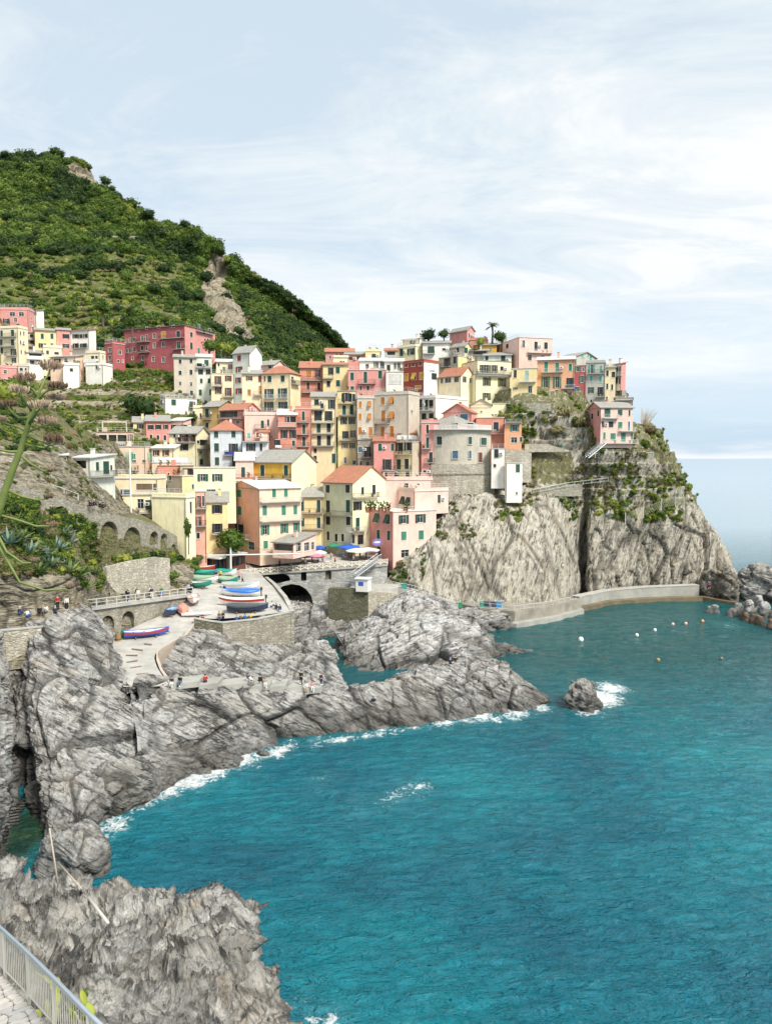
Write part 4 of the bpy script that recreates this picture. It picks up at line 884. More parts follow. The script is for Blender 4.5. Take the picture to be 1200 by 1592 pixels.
def wmesh(kind, w, h, c=None):
    w = max(.2, round(w * 8) / 8); h = max(.2, round(h * 8) / 8); key = (kind, w, h, c)
    if key in WM: return WM[key]
    b = MB()
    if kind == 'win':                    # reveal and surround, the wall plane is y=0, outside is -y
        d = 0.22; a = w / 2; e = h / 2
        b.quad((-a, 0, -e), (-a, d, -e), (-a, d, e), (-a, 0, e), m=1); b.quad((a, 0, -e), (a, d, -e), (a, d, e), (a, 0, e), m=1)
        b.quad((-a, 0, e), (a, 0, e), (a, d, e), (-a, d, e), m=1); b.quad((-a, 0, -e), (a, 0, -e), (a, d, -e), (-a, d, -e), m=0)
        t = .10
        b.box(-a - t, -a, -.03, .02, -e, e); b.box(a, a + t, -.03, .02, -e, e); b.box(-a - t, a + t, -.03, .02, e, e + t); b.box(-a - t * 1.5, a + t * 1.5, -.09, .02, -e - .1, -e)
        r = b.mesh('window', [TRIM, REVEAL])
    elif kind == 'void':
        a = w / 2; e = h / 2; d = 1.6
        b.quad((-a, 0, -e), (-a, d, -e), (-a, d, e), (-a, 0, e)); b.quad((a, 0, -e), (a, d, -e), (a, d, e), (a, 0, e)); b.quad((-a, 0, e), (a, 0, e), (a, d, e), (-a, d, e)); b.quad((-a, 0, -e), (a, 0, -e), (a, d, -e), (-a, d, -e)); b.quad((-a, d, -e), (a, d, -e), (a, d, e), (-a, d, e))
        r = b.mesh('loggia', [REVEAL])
    elif kind == 'pane':
        a = w / 2; e = h / 2; b.quad((-a, .2, -e), (a, .2, -e), (a, .2, e), (-a, .2, e), m=0); f = .06
        b.box(-a, -a + f, .13, .19, -e, e, 1); b.box(a - f, a, .13, .19, -e, e, 1); b.box(-f / 2, f / 2, .13, .19, -e, e, 1); b.box(-a + f, a - f, .13, .19, e - f, e, 1); b.box(-a + f, a - f, .13, .19, -e, -e + f, 1); b.box(-a + f, a - f, .14, .185, e * .3, e * .3 + .04, 1)
        r = b.mesh('pane', [glassm(), FRAMED if c == 'd' else FRAMEM])
    else:                                # shutter leaf
        b.box(-w / 2, w / 2, -.03, .03, -h / 2, h / 2); n = max(3, int(h / .28))
        for k in range(n): z = -h / 2 + (k + .5) * h / n; b.box(-w / 2 + .05, w / 2 - .05, -.055, -.03, z - .035, z + .035)
        r = b.mesh('shutter', [shutterm(SHC[c])])
    WM[key] = r; return r
ACM = MB().box(-.4, .4, -.42, -.06, -.3, .3).box(-.3, .3, -.06, 0, -.25, -.2).tube([(-.1, -.425, 0), (-.1, -.44, 0)], .22, 12, m=1).mesh('air_conditioner', [WHITE, IRON])
POTM = plain('terracotta_pot', (0.40, 0.17, 0.09), 0.8); PLANTM = leafm('pot_plant', ((.03, .07, .015), (.07, .13, .03), (.16, .22, .07)), 0)
_pot = []
def flower_pot(par, loc):
    if not _pot:
        b = MB(); b.tube([(0, 0, 0), (0, 0, .3)], [.14, .2], 7); r_ = random.Random(1)
        for k in range(16):
            p = Vector((r_.uniform(-.25, .25), r_.uniform(-.2, .2), r_.uniform(.3, .75))); a = Vector((r_.uniform(-1, 1), r_.uniform(-1, 1), r_.uniform(-1, 1))).normalized() * .14; c = a.cross(Vector((.3, .5, .8))).normalized() * .1
            b.quad(p - a, p + c, p + a, p - c, m=1)
        _pot.append(b.mesh('potted_plant', [POTM, PLANTM]))
    return inst('potted_plant', _pot[0], par, loc=loc)

HOUSES = []
def face_uv(C0, u, n, px, py):           # pixel -> (along u from C0, z) on the vertical plane
    d = ray(px, py); t = n.dot(Vector((C0.x, C0.y))) / n.dot(Vector((d.x, d.y))); h = Vector((d.x * t, d.y * t)); return (h - Vector((C0.x, C0.y))).dot(u), CAMZ + d.z * t
def wall_face(b, s0, s1, z0, z1, holes, F, m=0):
    xs = sorted({s0, s1, *[v for h in holes for v in h[:2] if s0 < v < s1]}); zs = sorted({z0, z1, *[v for h in holes for v in h[2:] if z0 < v < z1]})
    for i in range(len(xs) - 1):
        k = 0
        while k < len(zs) - 1:
            mx_ = (xs[i] + xs[i + 1]) / 2
            if any(h[0] < mx_ < h[1] and h[2] < (zs[k] + zs[k + 1]) / 2 < h[3] for h in holes): k += 1; continue
            j = k
            while j < len(zs) - 1 and not any(h[0] < mx_ < h[1] and h[2] < (zs[j] + zs[j + 1]) / 2 < h[3] for h in holes): j += 1
            b.quad(F(xs[i], zs[k]), F(xs[i + 1], zs[k]), F(xs[i + 1], zs[j]), F(xs[i], zs[j]), m=m); k = j
hr = random.Random(3)
def H(Lx, Cx, Rx, eave, base, Y, rel, col, roof, rk, label, wins='', bal='', cB=None, rise=None, ext=5, dep=8, cat='house', opts='', name='house'):
    C0 = P(Cx, eave, Y); va = math.atan2(Cx - 600, FPX)   # angle of view
    single = Rx is None or Rx <= Cx + 1
    phi = -(-va) if single else va + R(rel)
    u = Vector((math.cos(phi), -math.sin(phi))); bdir = Vector((math.sin(phi), math.cos(phi)))
    nA = bdir; ez = C0.z; bz = P(Cx, base, Y).z - ext
    sA, _ = face_uv(C0, u, nA, Lx, eave); wA = max(1.0, -sA)
    if single: wB = dep
    else: wB = max(1.5, face_uv(C0, bdir, u, Rx, eave)[0])
    ho = empty(name, (C0.x, C0.y, bz), -phi, label, cat); HOUSES.append(ho)
    M = lambda x, y, z: (x, y, z - bz)
    # windows
    holes = {'A': [], 'B': []}; todo = []
    for tk in [t.split() for t in wins.split(';') if t.strip()]:
        k, c = tk[0][0], tk[0][1:] or 'g'; x, y, w, h = map(float, tk[1:5]); f = 'A' if (single or x < Cx) else 'B'
        if f == 'A': q = lambda x_, y_: face_uv(C0, u, nA, x_, y_)
        else: q = lambda x_, y_: face_uv(C0, bdir, u, x_, y_)
        s0, s1 = q(x - w / 2, y)[0], q(x + w / 2, y)[0]; zt, zb_ = q(x, y - h / 2)[1], q(x, y + h / 2)[1]; s, z = (s0 + s1) / 2, (zt + zb_) / 2
        W_, H_ = abs(s1 - s0), zt - zb_; hw = W_ * (.5 if k == 's' else 1.0); todo.append((f, k, c, s, z, hw, H_, W_))
        holes[f].append((s - hw / 2, s + hw / 2, z - H_ / 2, min(z + H_ / 2, ez - .05)))
    wm = plaster(PAL[col]) if PAL.get(col) else STONE; wmB = wm if cB is None else (plaster(PAL[cB]) if PAL[cB] else STONE)
    b = MB()
    wall_face(b, -wA, 0, bz, ez, holes['A'], lambda s, z: M(s, 0, z)); wall_face(b, 0, wB, bz, ez, holes['B'], lambda s, z: M(0, s, z), 1)
    b.quad(M(-wA, wB, bz), M(-wA, 0, bz), M(-wA, 0, ez), M(-wA, wB, ez)); b.quad(M(0, wB, bz), M(-wA, wB, bz), M(-wA, wB, ez), M(0, wB, ez))
    rs = rise if rise is not None else {'gA': .26 * wB, 'gB': .26 * wA, 'hip': .22 * min(wA, wB) + .5, 'sA': .22 * wB, 'sB': .2 * wB}.get(rk, 0)
    if rk == 'gA': b.quad(M(0, 0, ez), M(0, wB, ez), M(0, wB / 2, ez + rs), m=1); b.quad(M(-wA, wB, ez), M(-wA, 0, ez), M(-wA, wB / 2, ez + rs))
    if rk == 'gB': b.quad(M(-wA, 0, ez), M(0, 0, ez), M(-wA / 2, 0, ez + rs)); b.quad(M(0, wB, ez), M(-wA, wB, ez), M(-wA / 2, wB, ez + rs))
    if rk == 'sA': b.quad(M(0, 0, ez), M(0, wB, ez), M(0, wB, ez + rs), m=1); b.quad(M(-wA, wB, ez), M(-wA, 0, ez), M(-wA, wB, ez + rs)); b.quad(M(0, wB, ez), M(-wA, wB, ez), M(-wA, wB, ez + rs), M(0, wB, ez + rs))
    wo = b.build('wall', [wm, wmB], ho)
    # roof
    o = .38; th = .16; r = MB(); rm = roofm(roof)
    def slab(*pts):
        up = [Vector(M(*p)) for p in pts]; n_ = (up[1] - up[0]).cross(up[2] - up[0]).normalized(); n_ = n_ if n_.z > 0 else -n_; lo = [p - n_ * th for p in up]
        r.quad(*up)
        r.quad(*lo[::-1])
        for i in range(len(up)): j = (i + 1) % len(up); r.quad(lo[i], lo[j], up[j], up[i])
    t = th
    if rk == 'gA':
        k = rs / (wB / 2) * o
        slab((-wA - o, -o, ez - k + t), (o, -o, ez - k + t), (o, wB / 2, ez + rs + t), (-wA - o, wB / 2, ez + rs + t)); slab((o, wB + o, ez - k + t), (-wA - o, wB + o, ez - k + t), (-wA - o, wB / 2 + .01, ez + rs + t), (o, wB / 2 + .01, ez + rs + t))
    elif rk == 'gB':
        k = rs / (wA / 2) * o
        slab((-wA - o, wB + o, ez - k + t), (-wA - o, -o, ez - k + t), (-wA / 2, -o, ez + rs + t), (-wA / 2, wB + o, ez + rs + t)); slab((o, -o, ez - k + t), (o, wB + o, ez - k + t), (-wA / 2 + .01, wB + o, ez + rs + t), (-wA / 2 + .01, -o, ez + rs + t))
    elif rk == 'hip':
        i_ = min(wA, wB) / 2; k = 0
        if wA >= wB: a1, a2 = (-wA + i_, wB / 2, ez + rs + t), (-i_, wB / 2, ez + rs + t)
        else: a1, a2 = (-wA / 2, i_, ez + rs + t), (-wA / 2, wB - i_, ez + rs + t)
        c00, c10, c11, c01 = (-wA - o, -o, ez + t - .08), (o, -o, ez + t - .08), (o, wB + o, ez + t - .08), (-wA - o, wB + o, ez + t - .08)
        if wA >= wB: slab(c00, c10, a2, a1); slab(c10, c11, a2); slab(c11, c01, a1, a2); slab(c01, c00, a1)
        else: slab(c00, c10, a1); slab(c10, c11, a2, a1); slab(c11, c01, a2); slab(c01, c00, a1, a2)
    elif rk == 'sA':
        k = rs / wB * o; slab((-wA - o, -o, ez - k + t), (o, -o, ez - k + t), (o, wB + o, ez + rs + k + t), (-wA - o, wB + o, ez + rs + k + t))
    else:
        slab((-wA - .15, -.15, ez + .12), (.15, -.15, ez + .12), (.15, wB + .15, ez + .12), (-wA - .15, wB + .15, ez + .12))
        if 'f' not in opts:                                 # parapet
            pb_ = MB()
            for x0, x1, y0, y1 in ((-wA, 0, 0, .2), (-wA, 0, wB - .2, wB), (-wA, -wA + .2, .2, wB - .2), (-.2, 0, .2, wB - .2)): pb_.box(x0, x1, y0, y1, ez + .122 - bz, ez + .75 - bz)
            pb_.build('parapet', wm, ho)
    ro = r.build('roof', rm, ho)
    if 'c' in opts or (rk != 'flat' and hr.random() < .55):  # chimney
        cx_, cy_ = -wA * hr.uniform(.25, .75), wB * hr.uniform(.4, .7); zt = ez + rs * .7 - bz
        ch = MB().box(cx_ - .3, cx_ + .3, cy_ - .25, cy_ + .25, zt - .6, zt + 1.2).build('chimney', wm, ro)
        MB().box(cx_ - .4, cx_ + .4, cy_ - .35, cy_ + .35, zt + 1.2, zt + 1.3).build('chimney_cap', rm, ro)
    if 'r' in opts or (rk == 'flat' and hr.random() < .4):
        rb = MB(); z0 = ez - bz + (.75 if 'f' not in opts else .13)
        pts = [(-wA + .1, wB - .1), (-wA + .1, .1), (-.1, .1), (-.1, wB - .1)]
        for (x0, y0), (x1, y1) in zip(pts, pts[1:]):
            for q in (.45, .9): rb.tube([(x0, y0, z0 + q), (x1, y1, z0 + q)], .03, 4)
            n = max(1, int(math.hypot(x1 - x0, y1 - y0) / 1.2))
            for k in range(n): rb.box(lerp(x0, x1, k / n) - .03, lerp(x0, x1, k / n) + .03, lerp(y0, y1, k / n) - .03, lerp(y0, y1, k / n) + .03, z0, z0 + .92)
        rb.build('roof_railing', LTGR, ho)
    if 'a' in opts:                                          # aerial
        x, y = -wA * hr.uniform(.2, .8), wB * .5; zt = ez + rs - bz; t_ = MB(); t_.tube([(x, y, zt), (x, y, zt + 2.4)], .035, 4)
        for k in range(5): t_.tube([(x - .5 + .1 * k, y - .2 * k + .4, zt + 2.3), (x + .5 - .1 * k, y - .2 * k + .4, zt + 2.3)], .015, 3)
        t_.tube([(x, y + .5, zt + 2.3), (x, y - .6, zt + 2.3)], .02, 3); t_.build('aerial', STEEL, ho)
    if 'p' in opts:                                          # rooftop pergola frame
        t_ = MB(); z0 = ez - bz + .12; x0, x1, y0, y1 = -wA * .85, -wA * .2, wB * .2, wB * .8
        for x, y in ((x0, y0), (x1, y0), (x0, y1), (x1, y1)): t_.box(x - .05, x + .05, y - .05, y + .05, z0, z0 + 2.4)
        for y in (y0, y1): t_.box(x0, x1, y - .04, y + .04, z0 + 2.4, z0 + 2.48)
        for k in range(7): x = lerp(x0, x1, k / 6); t_.box(x - .03, x + .03, y0 - .3, y1 + .3, z0 + 2.485, z0 + 2.55)
        t_.build('pergola', WHITE, ho)
    if not single or hr.random() < .5:                       # downpipe at the corner
        MB().tube([(-.14, -.1, ez - bz - .2), (-.14, -.1, 1.0)], .06, 5).build('downpipe', plain('downpipe', (.22, .17, .14), .6), ho)
    if wA > 5 and 'n' not in opts and rk != 'flat': MB().box(-wA - .4, .4, -.52, -.40, ez - bz - .10, ez - bz + .03).build('gutter', plain('gutter', (.20, .18, .16), .6), ho)
    if rk == 'flat' and wA > 4 and wB > 3 and hr.random() < .7:  # things kept on flat roofs belong to the house
        for k in range(hr.randrange(1, 4)): flower_pot(ho, (-hr.uniform(.5, wA - .5), hr.uniform(.45, 1.2), ez - bz + .13)).scale = (1.5, 1.5, 1.6)
        if hr.random() < .6: x = -hr.uniform(1, wA - 1); MB().box(x - .5, x + .5, wB * .6, wB * .6 + .8, ez - bz + .12, ez - bz + 1.25).build('roof_hatch', wm, ho)
    if todo and hr.random() < .45:
        f, k, c, s, z, w, h, W_ = todo[hr.randrange(len(todo))]; x = s + W_ / 2 + .65
        if (f == 'A' and x < -.6) or (f == 'B' and x < wB - .6):
            Ma = Matrix.Translation((x, 0, z - bz)) if f == 'A' else Matrix.Translation((0, x, z - bz)) @ Matrix.Rotation(R(90), 4, 'Z')
            inst('air_conditioner', ACM, ho, M=Ma)
    # window objects
    for f, k, c, s, z, w, h, W_ in todo:
        base_ = Matrix.Translation((s, 0, z - bz)) if f == 'A' else Matrix.Translation((0, s, z - bz)) @ Matrix.Rotation(R(90), 4, 'Z')
        if k == 'v':
            wo_ = inst('loggia', wmesh('void', w, h), ho, M=base_); continue
        wo_ = inst('window', wmesh('win', w, h), ho, M=base_); me = wo_.data
        S_ = lambda me_, M_: inst('shutter', me_, wo_, M=M_)
        if k in 'ct':
            lf = wmesh('sh', w / 2 * .97, h, c)
            for q in (-1, 1):
                Mx = Matrix.Translation((q * w / 4, .03, 0))
                if k == 't': Mx = Matrix.Translation((q * w / 4, -.02, h / 2)) @ Matrix.Rotation(R(-24), 4, 'X') @ Matrix.Translation((0, 0, -h / 2))
                S_(lf, Mx)
        if k in 'so' or k == 't': inst('pane', wmesh('pane', w, h, 'd' if c in 'k' else 'l'), wo_)
        if k == 's':
            lf = wmesh('sh', W_ * .25, h, c)
            for q in (-1, 1): S_(lf, Matrix.Translation((q * (w / 2 + W_ * .125 + .02), -.07, 0)) @ Matrix.Rotation(R(q * hr.uniform(-7, 7)), 4, 'Z'))
    # balconies: "B x0 x1 y" iron, "W" white solid, "G" glass/white rail
    for tk in [t.split() for t in bal.split(';') if t.strip()]:
        x0, x1, y = map(float, tk[1:4]); f = 'A' if (single or (x0 + x1) / 2 < Cx) else 'B'
        q = (lambda x_, y_: face_uv(C0, u, nA, x_, y_)) if f == 'A' else (lambda x_, y_: face_uv(C0, bdir, u, x_, y_))
        s0, z = q(x0, y); s1 = q(x1, y)[0]; s0, s1 = sorted((s0, s1)); w = s1 - s0; dp = .95
        Mb = Matrix.Translation(((s0 + s1) / 2, 0, z - bz)) if f == 'A' else Matrix.Translation((0, (s0 + s1) / 2, z - bz)) @ Matrix.Rotation(R(90), 4, 'Z')
        bo = inst('balcony', MB().box(-w / 2, w / 2, -dp, 0, -.15, 0).mesh('balcony', CONC), ho, M=Mb)
        rl = MB(); e = .03; kd = tk[0]
        if kd == 'W': rl.box(-w / 2, w / 2, -dp, -dp + .1, .0, .95); rl.box(-w / 2, -w / 2 + .1, -dp + .1, 0, 0, .95); rl.box(w / 2 - .1, w / 2, -dp + .1, 0, 0, .95); rm_ = WHITE
        else:
            rm_ = IRON if kd == 'B' else LTGR
            for zz in (.06, .98):
                rl.box(-w / 2, w / 2, -dp, -dp + .04, zz - .025, zz + .025); rl.box(-w / 2, -w / 2 + .04, -dp + .04, 0, zz - .025, zz + .025); rl.box(w / 2 - .04, w / 2, -dp + .04, 0, zz - .025, zz + .025)
            n = max(2, int(w / .16))
            for k in range(n + 1): x = lerp(-w / 2 + .02, w / 2 - .02, k / n); rl.box(x - .012, x + .012, -dp + .01, -dp + .03, .08, .96)
            for k in range(1, 6):
                for xx in (-w / 2 + .02, w / 2 - .02): rl.box(xx - .012, xx + .012, -dp * k / 6 - .012, -dp * k / 6 + .012, .08, .96)
        rl.build('railing', rm_, bo)
        if hr.random() < .3:
            for k in range(2): xx = hr.uniform(-w * .4, w * .4); flower_pot(bo, (xx, -dp + .2, 0))
    return ho

# -- far group on the left slope
H(0,44,53,481,515,248,22,'pk','W','flat','pink house with white upper frame windows, highest of the left group','o 19 488 9 6;o 33 488 8 6;sg 10 499 10 8;o 24 497 5 6;o 49 496 2 5;o 48 506 2 4','B 4 16 504',cB='pk',opts='r')
H(48,56,68,482,500,256,40,'wh','S','sA','small grey-white house behind the topmost pink house','o 54 487 5 4')
H(0,28,43,509,567,232,40,'cr','W','flat','large cream block with balconies and green shutters under the topmost pink house','cg 2.5 519 4 11;cg 19.5 518 5 11;cg 2 532 4 9;cg 19.5 532 5 10;sg 21 547 8 10;cg 3 545 4 9;sg 22 560 7 8;ok 32 518 2 6;ok 37 518 2 6;ok 32 532 2 6;ok 37 533 2 6;ok 33 547 2 6;ok 39 548 2 6','B 0 26 524;B 0 24 539;B 10 27 553')
H(-40,0,None,495,570,236,0,'ye','T','gA','yellow house cut by the picture edge beside the large cream block','cg -10 520 6 9')
H(42,53,None,517,545,246,0,'be','S','sA','narrow grey-brown house with balconies between cream block and yellow house','vk 49 522 5 5;vk 50 532 6 5','B 43 54 528;B 43 54 538')
H(54,88,None,514.5,545,246,0,'ye','S','sA','yellow house with green shutters in the upper left row','cg 65.7 522.5 5 8;cg 80.8 522.5 5 8;sk 66 537 12 7;cn 81 537 5 8')
H(88,109,None,513.5,542,247,0,'pk','S','sA','pink house squeezed between a yellow and a white house','sk 102.5 522.5 10 7;sg 102.5 537.5 10 6')
H(109,138,149,512.5,545,245,40,'wh','T','sA','white house with dark shuttered windows at the end of the upper left row','sk 117 522.5 8 6;sk 125 522.5 7 6;sk 133 522 7 6;sk 118 537 9 7;sk 130 537 10 7','B 114 137 542')
H(67,97,None,541,560,239,0,'cr','W','flat','low cream house with a roof terrace under the yellow house','cg 74 547.5 4 6;ok 88 549 7 4')
H(42,67,None,549,575,237,0,'wh','S','sA','white house with a shaded terrace beside the low cream house','vk 55 552 20 5;sk 50 563 6 6;sk 61 563 6 6','W 43 66 558')
H(78,117,130,554,582,234,35,'pea','S','sA','peach house with green and dark shutters above the bushes','sk 89.5 561 10 7;cg 102.5 560 4.5 6;sk 116 562 3 6;sg 122 564 5 7')
H(98,124,None,568,581,231,0,'wh','W','flat','low white house front below the peach house','ok 111 575 5 5')
H(28,45,None,569,600,229,0,'be','W','flat','low grey-beige house beside the small pink one','ok 33 574 5 5;ok 40 574 3 4')
H(0,27,None,572,600,228,0,'pk','W','flat','small pink house lowest at the picture edge','o 8 578 5 6;o 8 591 5 4')
H(133,155,164,548,580,234,38,'cr','W','flat','cream house with a balustraded terrace beside the red wing','ok 144 556 5 6;ok 150 556 4 6;o 160 555 2 5;sk 140 574 7 11','W 133 153 564',opts='')
H(133,160,175,567,584,232,35,'wh','W','flat','white lower wing with a long wall under the cream terrace house','ok 150 571 3 5')
H(163,175,194,533,566,246,55,'mag','W','flat','small dark pink house at the left of the big red one','o 170.7 543.7 5 7;o 170.7 556 5 7;o 186.5 547.5 5 6;ok 184 561 3 4;o 191 561 2 5')
H(193,287,334,505,562,248,38,'mag','S','hip','large dark red block with many pale-framed windows over the valley','o 196 530 3 6;o 202 529 3 7;o 209 528 4 7;o 202 545 3.5 7;o 209 543 4 8;o 197 545 3 6;on 221 526 4 8;on 228 525 4 9;o 240 522 4.5 8;on 240 537 4 8;ok 221 541 4 7;o 228 541 4 7;cy 254 520 6 9;o 254 535 5 8;ok 277 519 6 9;o 277.6 536 6 11;o 269 507 5 4;o 247 508 4 4;o 228 510 3 4;o 216 513 3 4;o 238 558 4 8;o 254 559 5 8;o 222 556 4 7;o 206 557 3 5;cg 297.6 537.6 4 11;cg 297.6 520 4 8;sg 309 507 8 6;ug 317 516 4 8;cG 309 545 3.5 9;ok 326 514 4 7;cg 323 530 3 8'.replace('ug','cg'),'B 213 234 532;B 249 287 527;B 270 288 543;B 217 234 548;B 304 330 514',cB='pk',rise=1.4,opts='ca',ext=3)
H(270,305,None,556,620,229,0,'be','S','sA','faded beige house with old painted ornament and a white base','ok 280 562 4.5 7;ok 297 561 4.5 7;ok 280 579.5 5 7;ok 297 578.5 5 8;o 280 596 4 6;o 297 597 4 6;cg 281 611.5 4.5 8;cg 297.8 610.5 4.5 7','B 286 304 617',cB='be')
H(305,329,None,555,630,230,0,'lw','W','sA','pale green-white narrow house with a roof loggia','cg 321 564 6.5 9;vk 310 567 8 5;sk 312 578 7 8;sk 324 578 7 8;cg 313 592 4 7;cg 325 592 4 7;cg 311.5 610 5 9;cg 327.5 609.5 4 9;ok 320 625 4 5','B 305 328 571',opts='a')
H(328,364,None,581,624,226,0,'cr','W','flat','cream house with brown-red shutters left of the white tower','sb 339 591 10 13;sb 355 588 10 9;sb 339.5 607 10 10;sb 355 609 10 13','B 330 346 600;B 347 363 617',opts='f')
H(336,364,None,563,581,230,0,'cr','W','sA','set-back upper storey of the cream house, with small brown shutters','sb 358 570 6 7;ob 348 573 4 6;ok 340 567 3 5',opts='a')
H(361.6,388,407,548,620,223,40,'lw','S','gA','tall white tower house with red shutters and a gabled side','cr 371.8 556.5 5.5 9;sr 372 574 10 9;sr 370.6 591 8 9;sr 372 607.8 10 9','',cB='wh',rise=2.3)
H(388,425,444,567,584,226,35,'lp','S','gA','pale pink house with a grey roof behind the big yellow house','sk 397 573.5 6 8;ok 420 570 5 5','B 390 420 577',cB='lp')
H(376,406.6,None,581.5,624,203,0,'cr','S','sA','cream annex with orange shutters joined to the big yellow house','sb 387.6 588 10 7;cr 403.8 589 4.5 10;co 387.5 610 5.2 10;co 404.4 606 4.5 13','B 395 407 614')
H(406.6,451,467,580,650,200,26,'pc','T','hip','big yellow house with a red hipped roof and green shutters','cg 419 589 6 10;cg 439.5 588.5 6 10;cn 411.6 588.6 3 8;sg 418.6 612 14 15;sg 439.5 611 14 15;sg 418.4 632 14 15;sg 440.2 632 14 15;on 454.5 591 4 11;ok 438 647 4 6','G 411 427 619.5;G 431 448 619;B 410 448 639;B 452 463 596',rise=2.2)
H(249,257,306,618,652,215,68,'wh','W','flat','white villa with arched doors at the foot of the beige house','cg 251.4 625.5 3.2 7;cg 270 625.4 7 9;sg 299 629 9 10;cn 289.4 645 3.4 11;ok 300.4 643.6 3.6 9;o 277.4 648 4 4;sn 312 645 5 9','B 293 306 633',opts='f')
H(300,315,None,634,655,212,0,'cr','W','flat','low cream link with arched doors beside the mustard house','ok 301 644 4 10;ok 312 646 3 7')
H(315,340,367,632,665,204,42,'mu','S','gA','mustard house with a grey slab roof and a long green door','cg 322 642 6 14;cg 322 661 5 8','B 315 329 652')
H(341,378,405,637,700,196,38,'pk','T','gA','pink house with a red gabled roof and open loggia','vk 352 644 20 9;sk 365 643.6 8 9;ok 355 657 6 4;og 369.6 656 5 5;sn 389 637 6 6','B 341 378 651',cB='pk')
H(380,440,None,645,690,192,0,'lp','W','flat','pale pink house with a curved flat top above the light blue one','cg 408 659.5 5 12;ck 417 657 3.2 10;ck 433 657.4 5 9;ck 417.6 679 3.6 14;ck 406 677 4 9','B 396 414 666')
H(404,418,None,672,690,188,0,'lp','T','sA','small pink annex with a teal door on the roof terrace','ct 387 677 5 9;cr 400 676 4 8')
H(207,227,None,657,692,195,0,'ye','S','sA','yellow end of the old row beside the pergola terrace','sk 218 662.8 10 7;ck 218.4 679 4.6 7')
H(227,263,None,655,692,194,0,'pk','S','sA','long mauve-pink house with three pairs of dark shutters','sk 234.4 664 9 7;sk 246.2 663.8 9 7;sk 257.8 663.6 8 7;ck 234.8 679 4 7;ck 245.6 680 4.2 7;ck 256.4 680.4 4.4 8','',opts='c')
H(263,285,297,654,680,195,30,'lp','W','sA','pink house end with a covered grey porch','sk 270.6 663.8 8 7;vk 286.6 663.6 9 7')
H(263,305,325,674,726,184,22,'ly','S','gA','pale yellow house with an open yellow loggia under a grey roof','ck 271.5 677.5 3.4 6;vy 290 681 27 11;sb 285 681.5 9 10;sb 296 681.5 8 10;sk 270 695 12 8;sk 286.8 695 12 10;ck 308 687 4 5;vk 316.6 688 12 9;cg 313 718 5.6 9;o 312 703 4 4','B 275 304 687;B 306 324 697',rise=1.8)
H(326.6,376.5,None,669.5,735,182,0,'lb','T','hip','light blue-grey house with a red tile roof and blue towels','cg 336 675.5 7 10;cg 363 675.2 7 10;cg 336.6 695.6 7.4 13;sk 363 696.5 14 14;cg 337.4 717 7 12.5;cg 364 719 6 18','B 349 377 707;B 349 376 726',dep=11,rise=2.6,opts='c')
H(376.8,417,None,686.5,735,181,0,'lb','W','flat','lower light grey wing with a plant-filled roof terrace','sk 390 695 14.5 12;ck 405.8 695 4.4 12;cg 390.4 712 7 5','B 378 417 686',opts='f')
H(183,226,236,694,742,170,20,'pea','W','flat','peach house with green scaffold netting on its roof terrace','cG 208 710 5 9;co 189.4 736.4 7 8;co 208 736 7 8;co 231.6 735.6 4.4 7;cn 208.4 716.6 6 4;cn 224 717 5 4','B 194 216 731',cB='pea',opts='f')
H(236,270,278,697,724,172,20,'cr','W','sA','cream terrace house with brown doors behind a white balustrade','sb 243 704 10 9;sb 258 704 10 9','W 242 292 718')
H(236,300,None,719,740,170,0,'pea','W','flat','peach wall and terrace below the white balustrade','ok 250 728 3 3',opts='f')
H(245,283,None,724,760,163,0,'sal','S','flat','brownish pink block with a slanting grey roof in the lower left cluster','ok 262 739 3 8;vk 292 734 24 14',opts='f')
H(280,301,None,724,760,162,0,'bg','S','flat','dark open shed roof with an air-conditioning box beside the cream wall','vk 292 734 16 12',opts='f')
H(260,283,309,740,762,154,50,'bg','W','flat','beige round-cornered block with a green window','ok 264.6 743 3 8;cg 301.6 756.6 6.4 7.6',cB='ye',opts='f')
H(301,366,None,727,776,158,0,'ly','W','flat','broad pale cream house with two green-shuttered windows','sg 315.4 742.4 16 11.5;sg 338 742.4 16 11.5;sg 327.6 767.4 15 13',opts='fn',dep=7)
H(178,245,258,744,770,147,20,'cr','W','flat','long cream building with a brown folding window and blue door','cn 224.4 757 25 10;cu 195 768 15 14;cn 240.6 757 5 10','',cB='cr')
H(190,236,None,770,800,145,0,'cr','S','flat','lower cream house with a big green shutter and small balcony','og 218.6 783.5 10 15;cg 230.4 785 9 15','B 212 236 797',opts='f')
H(258,262,None,741,760,158,0,'ly','W','flat','narrow yellow strip of wall with a green shutter by the flat roof','cg 258 757 7 7',opts='f',dep=4)
H(236,289,303,774,832,140,35,'ly','W','flat','plain yellow box house with a walled roof terrace','ok 296.6 789 3.4 18;ok 296 818 4 7','',cB='ly',opts='r')
H(303,320,None,764,842,146,0,'sm','W','flat','narrow salmon house with tall dark red doors and two balconies','sr 308.6 780 9 18;sr 309 811 9 16;ok 308 833 5 9;ck 316 779 3 16','B 304 322 790;B 304 321 817',opts='f')
H(320,354,None,781,851,150,0,'ye','S','sA','yellow house with grey roof and two rows of dark shutters behind the tree','sk 337.6 791.5 15.5 13;sk 338 821 15.5 14','B 330 350 830')
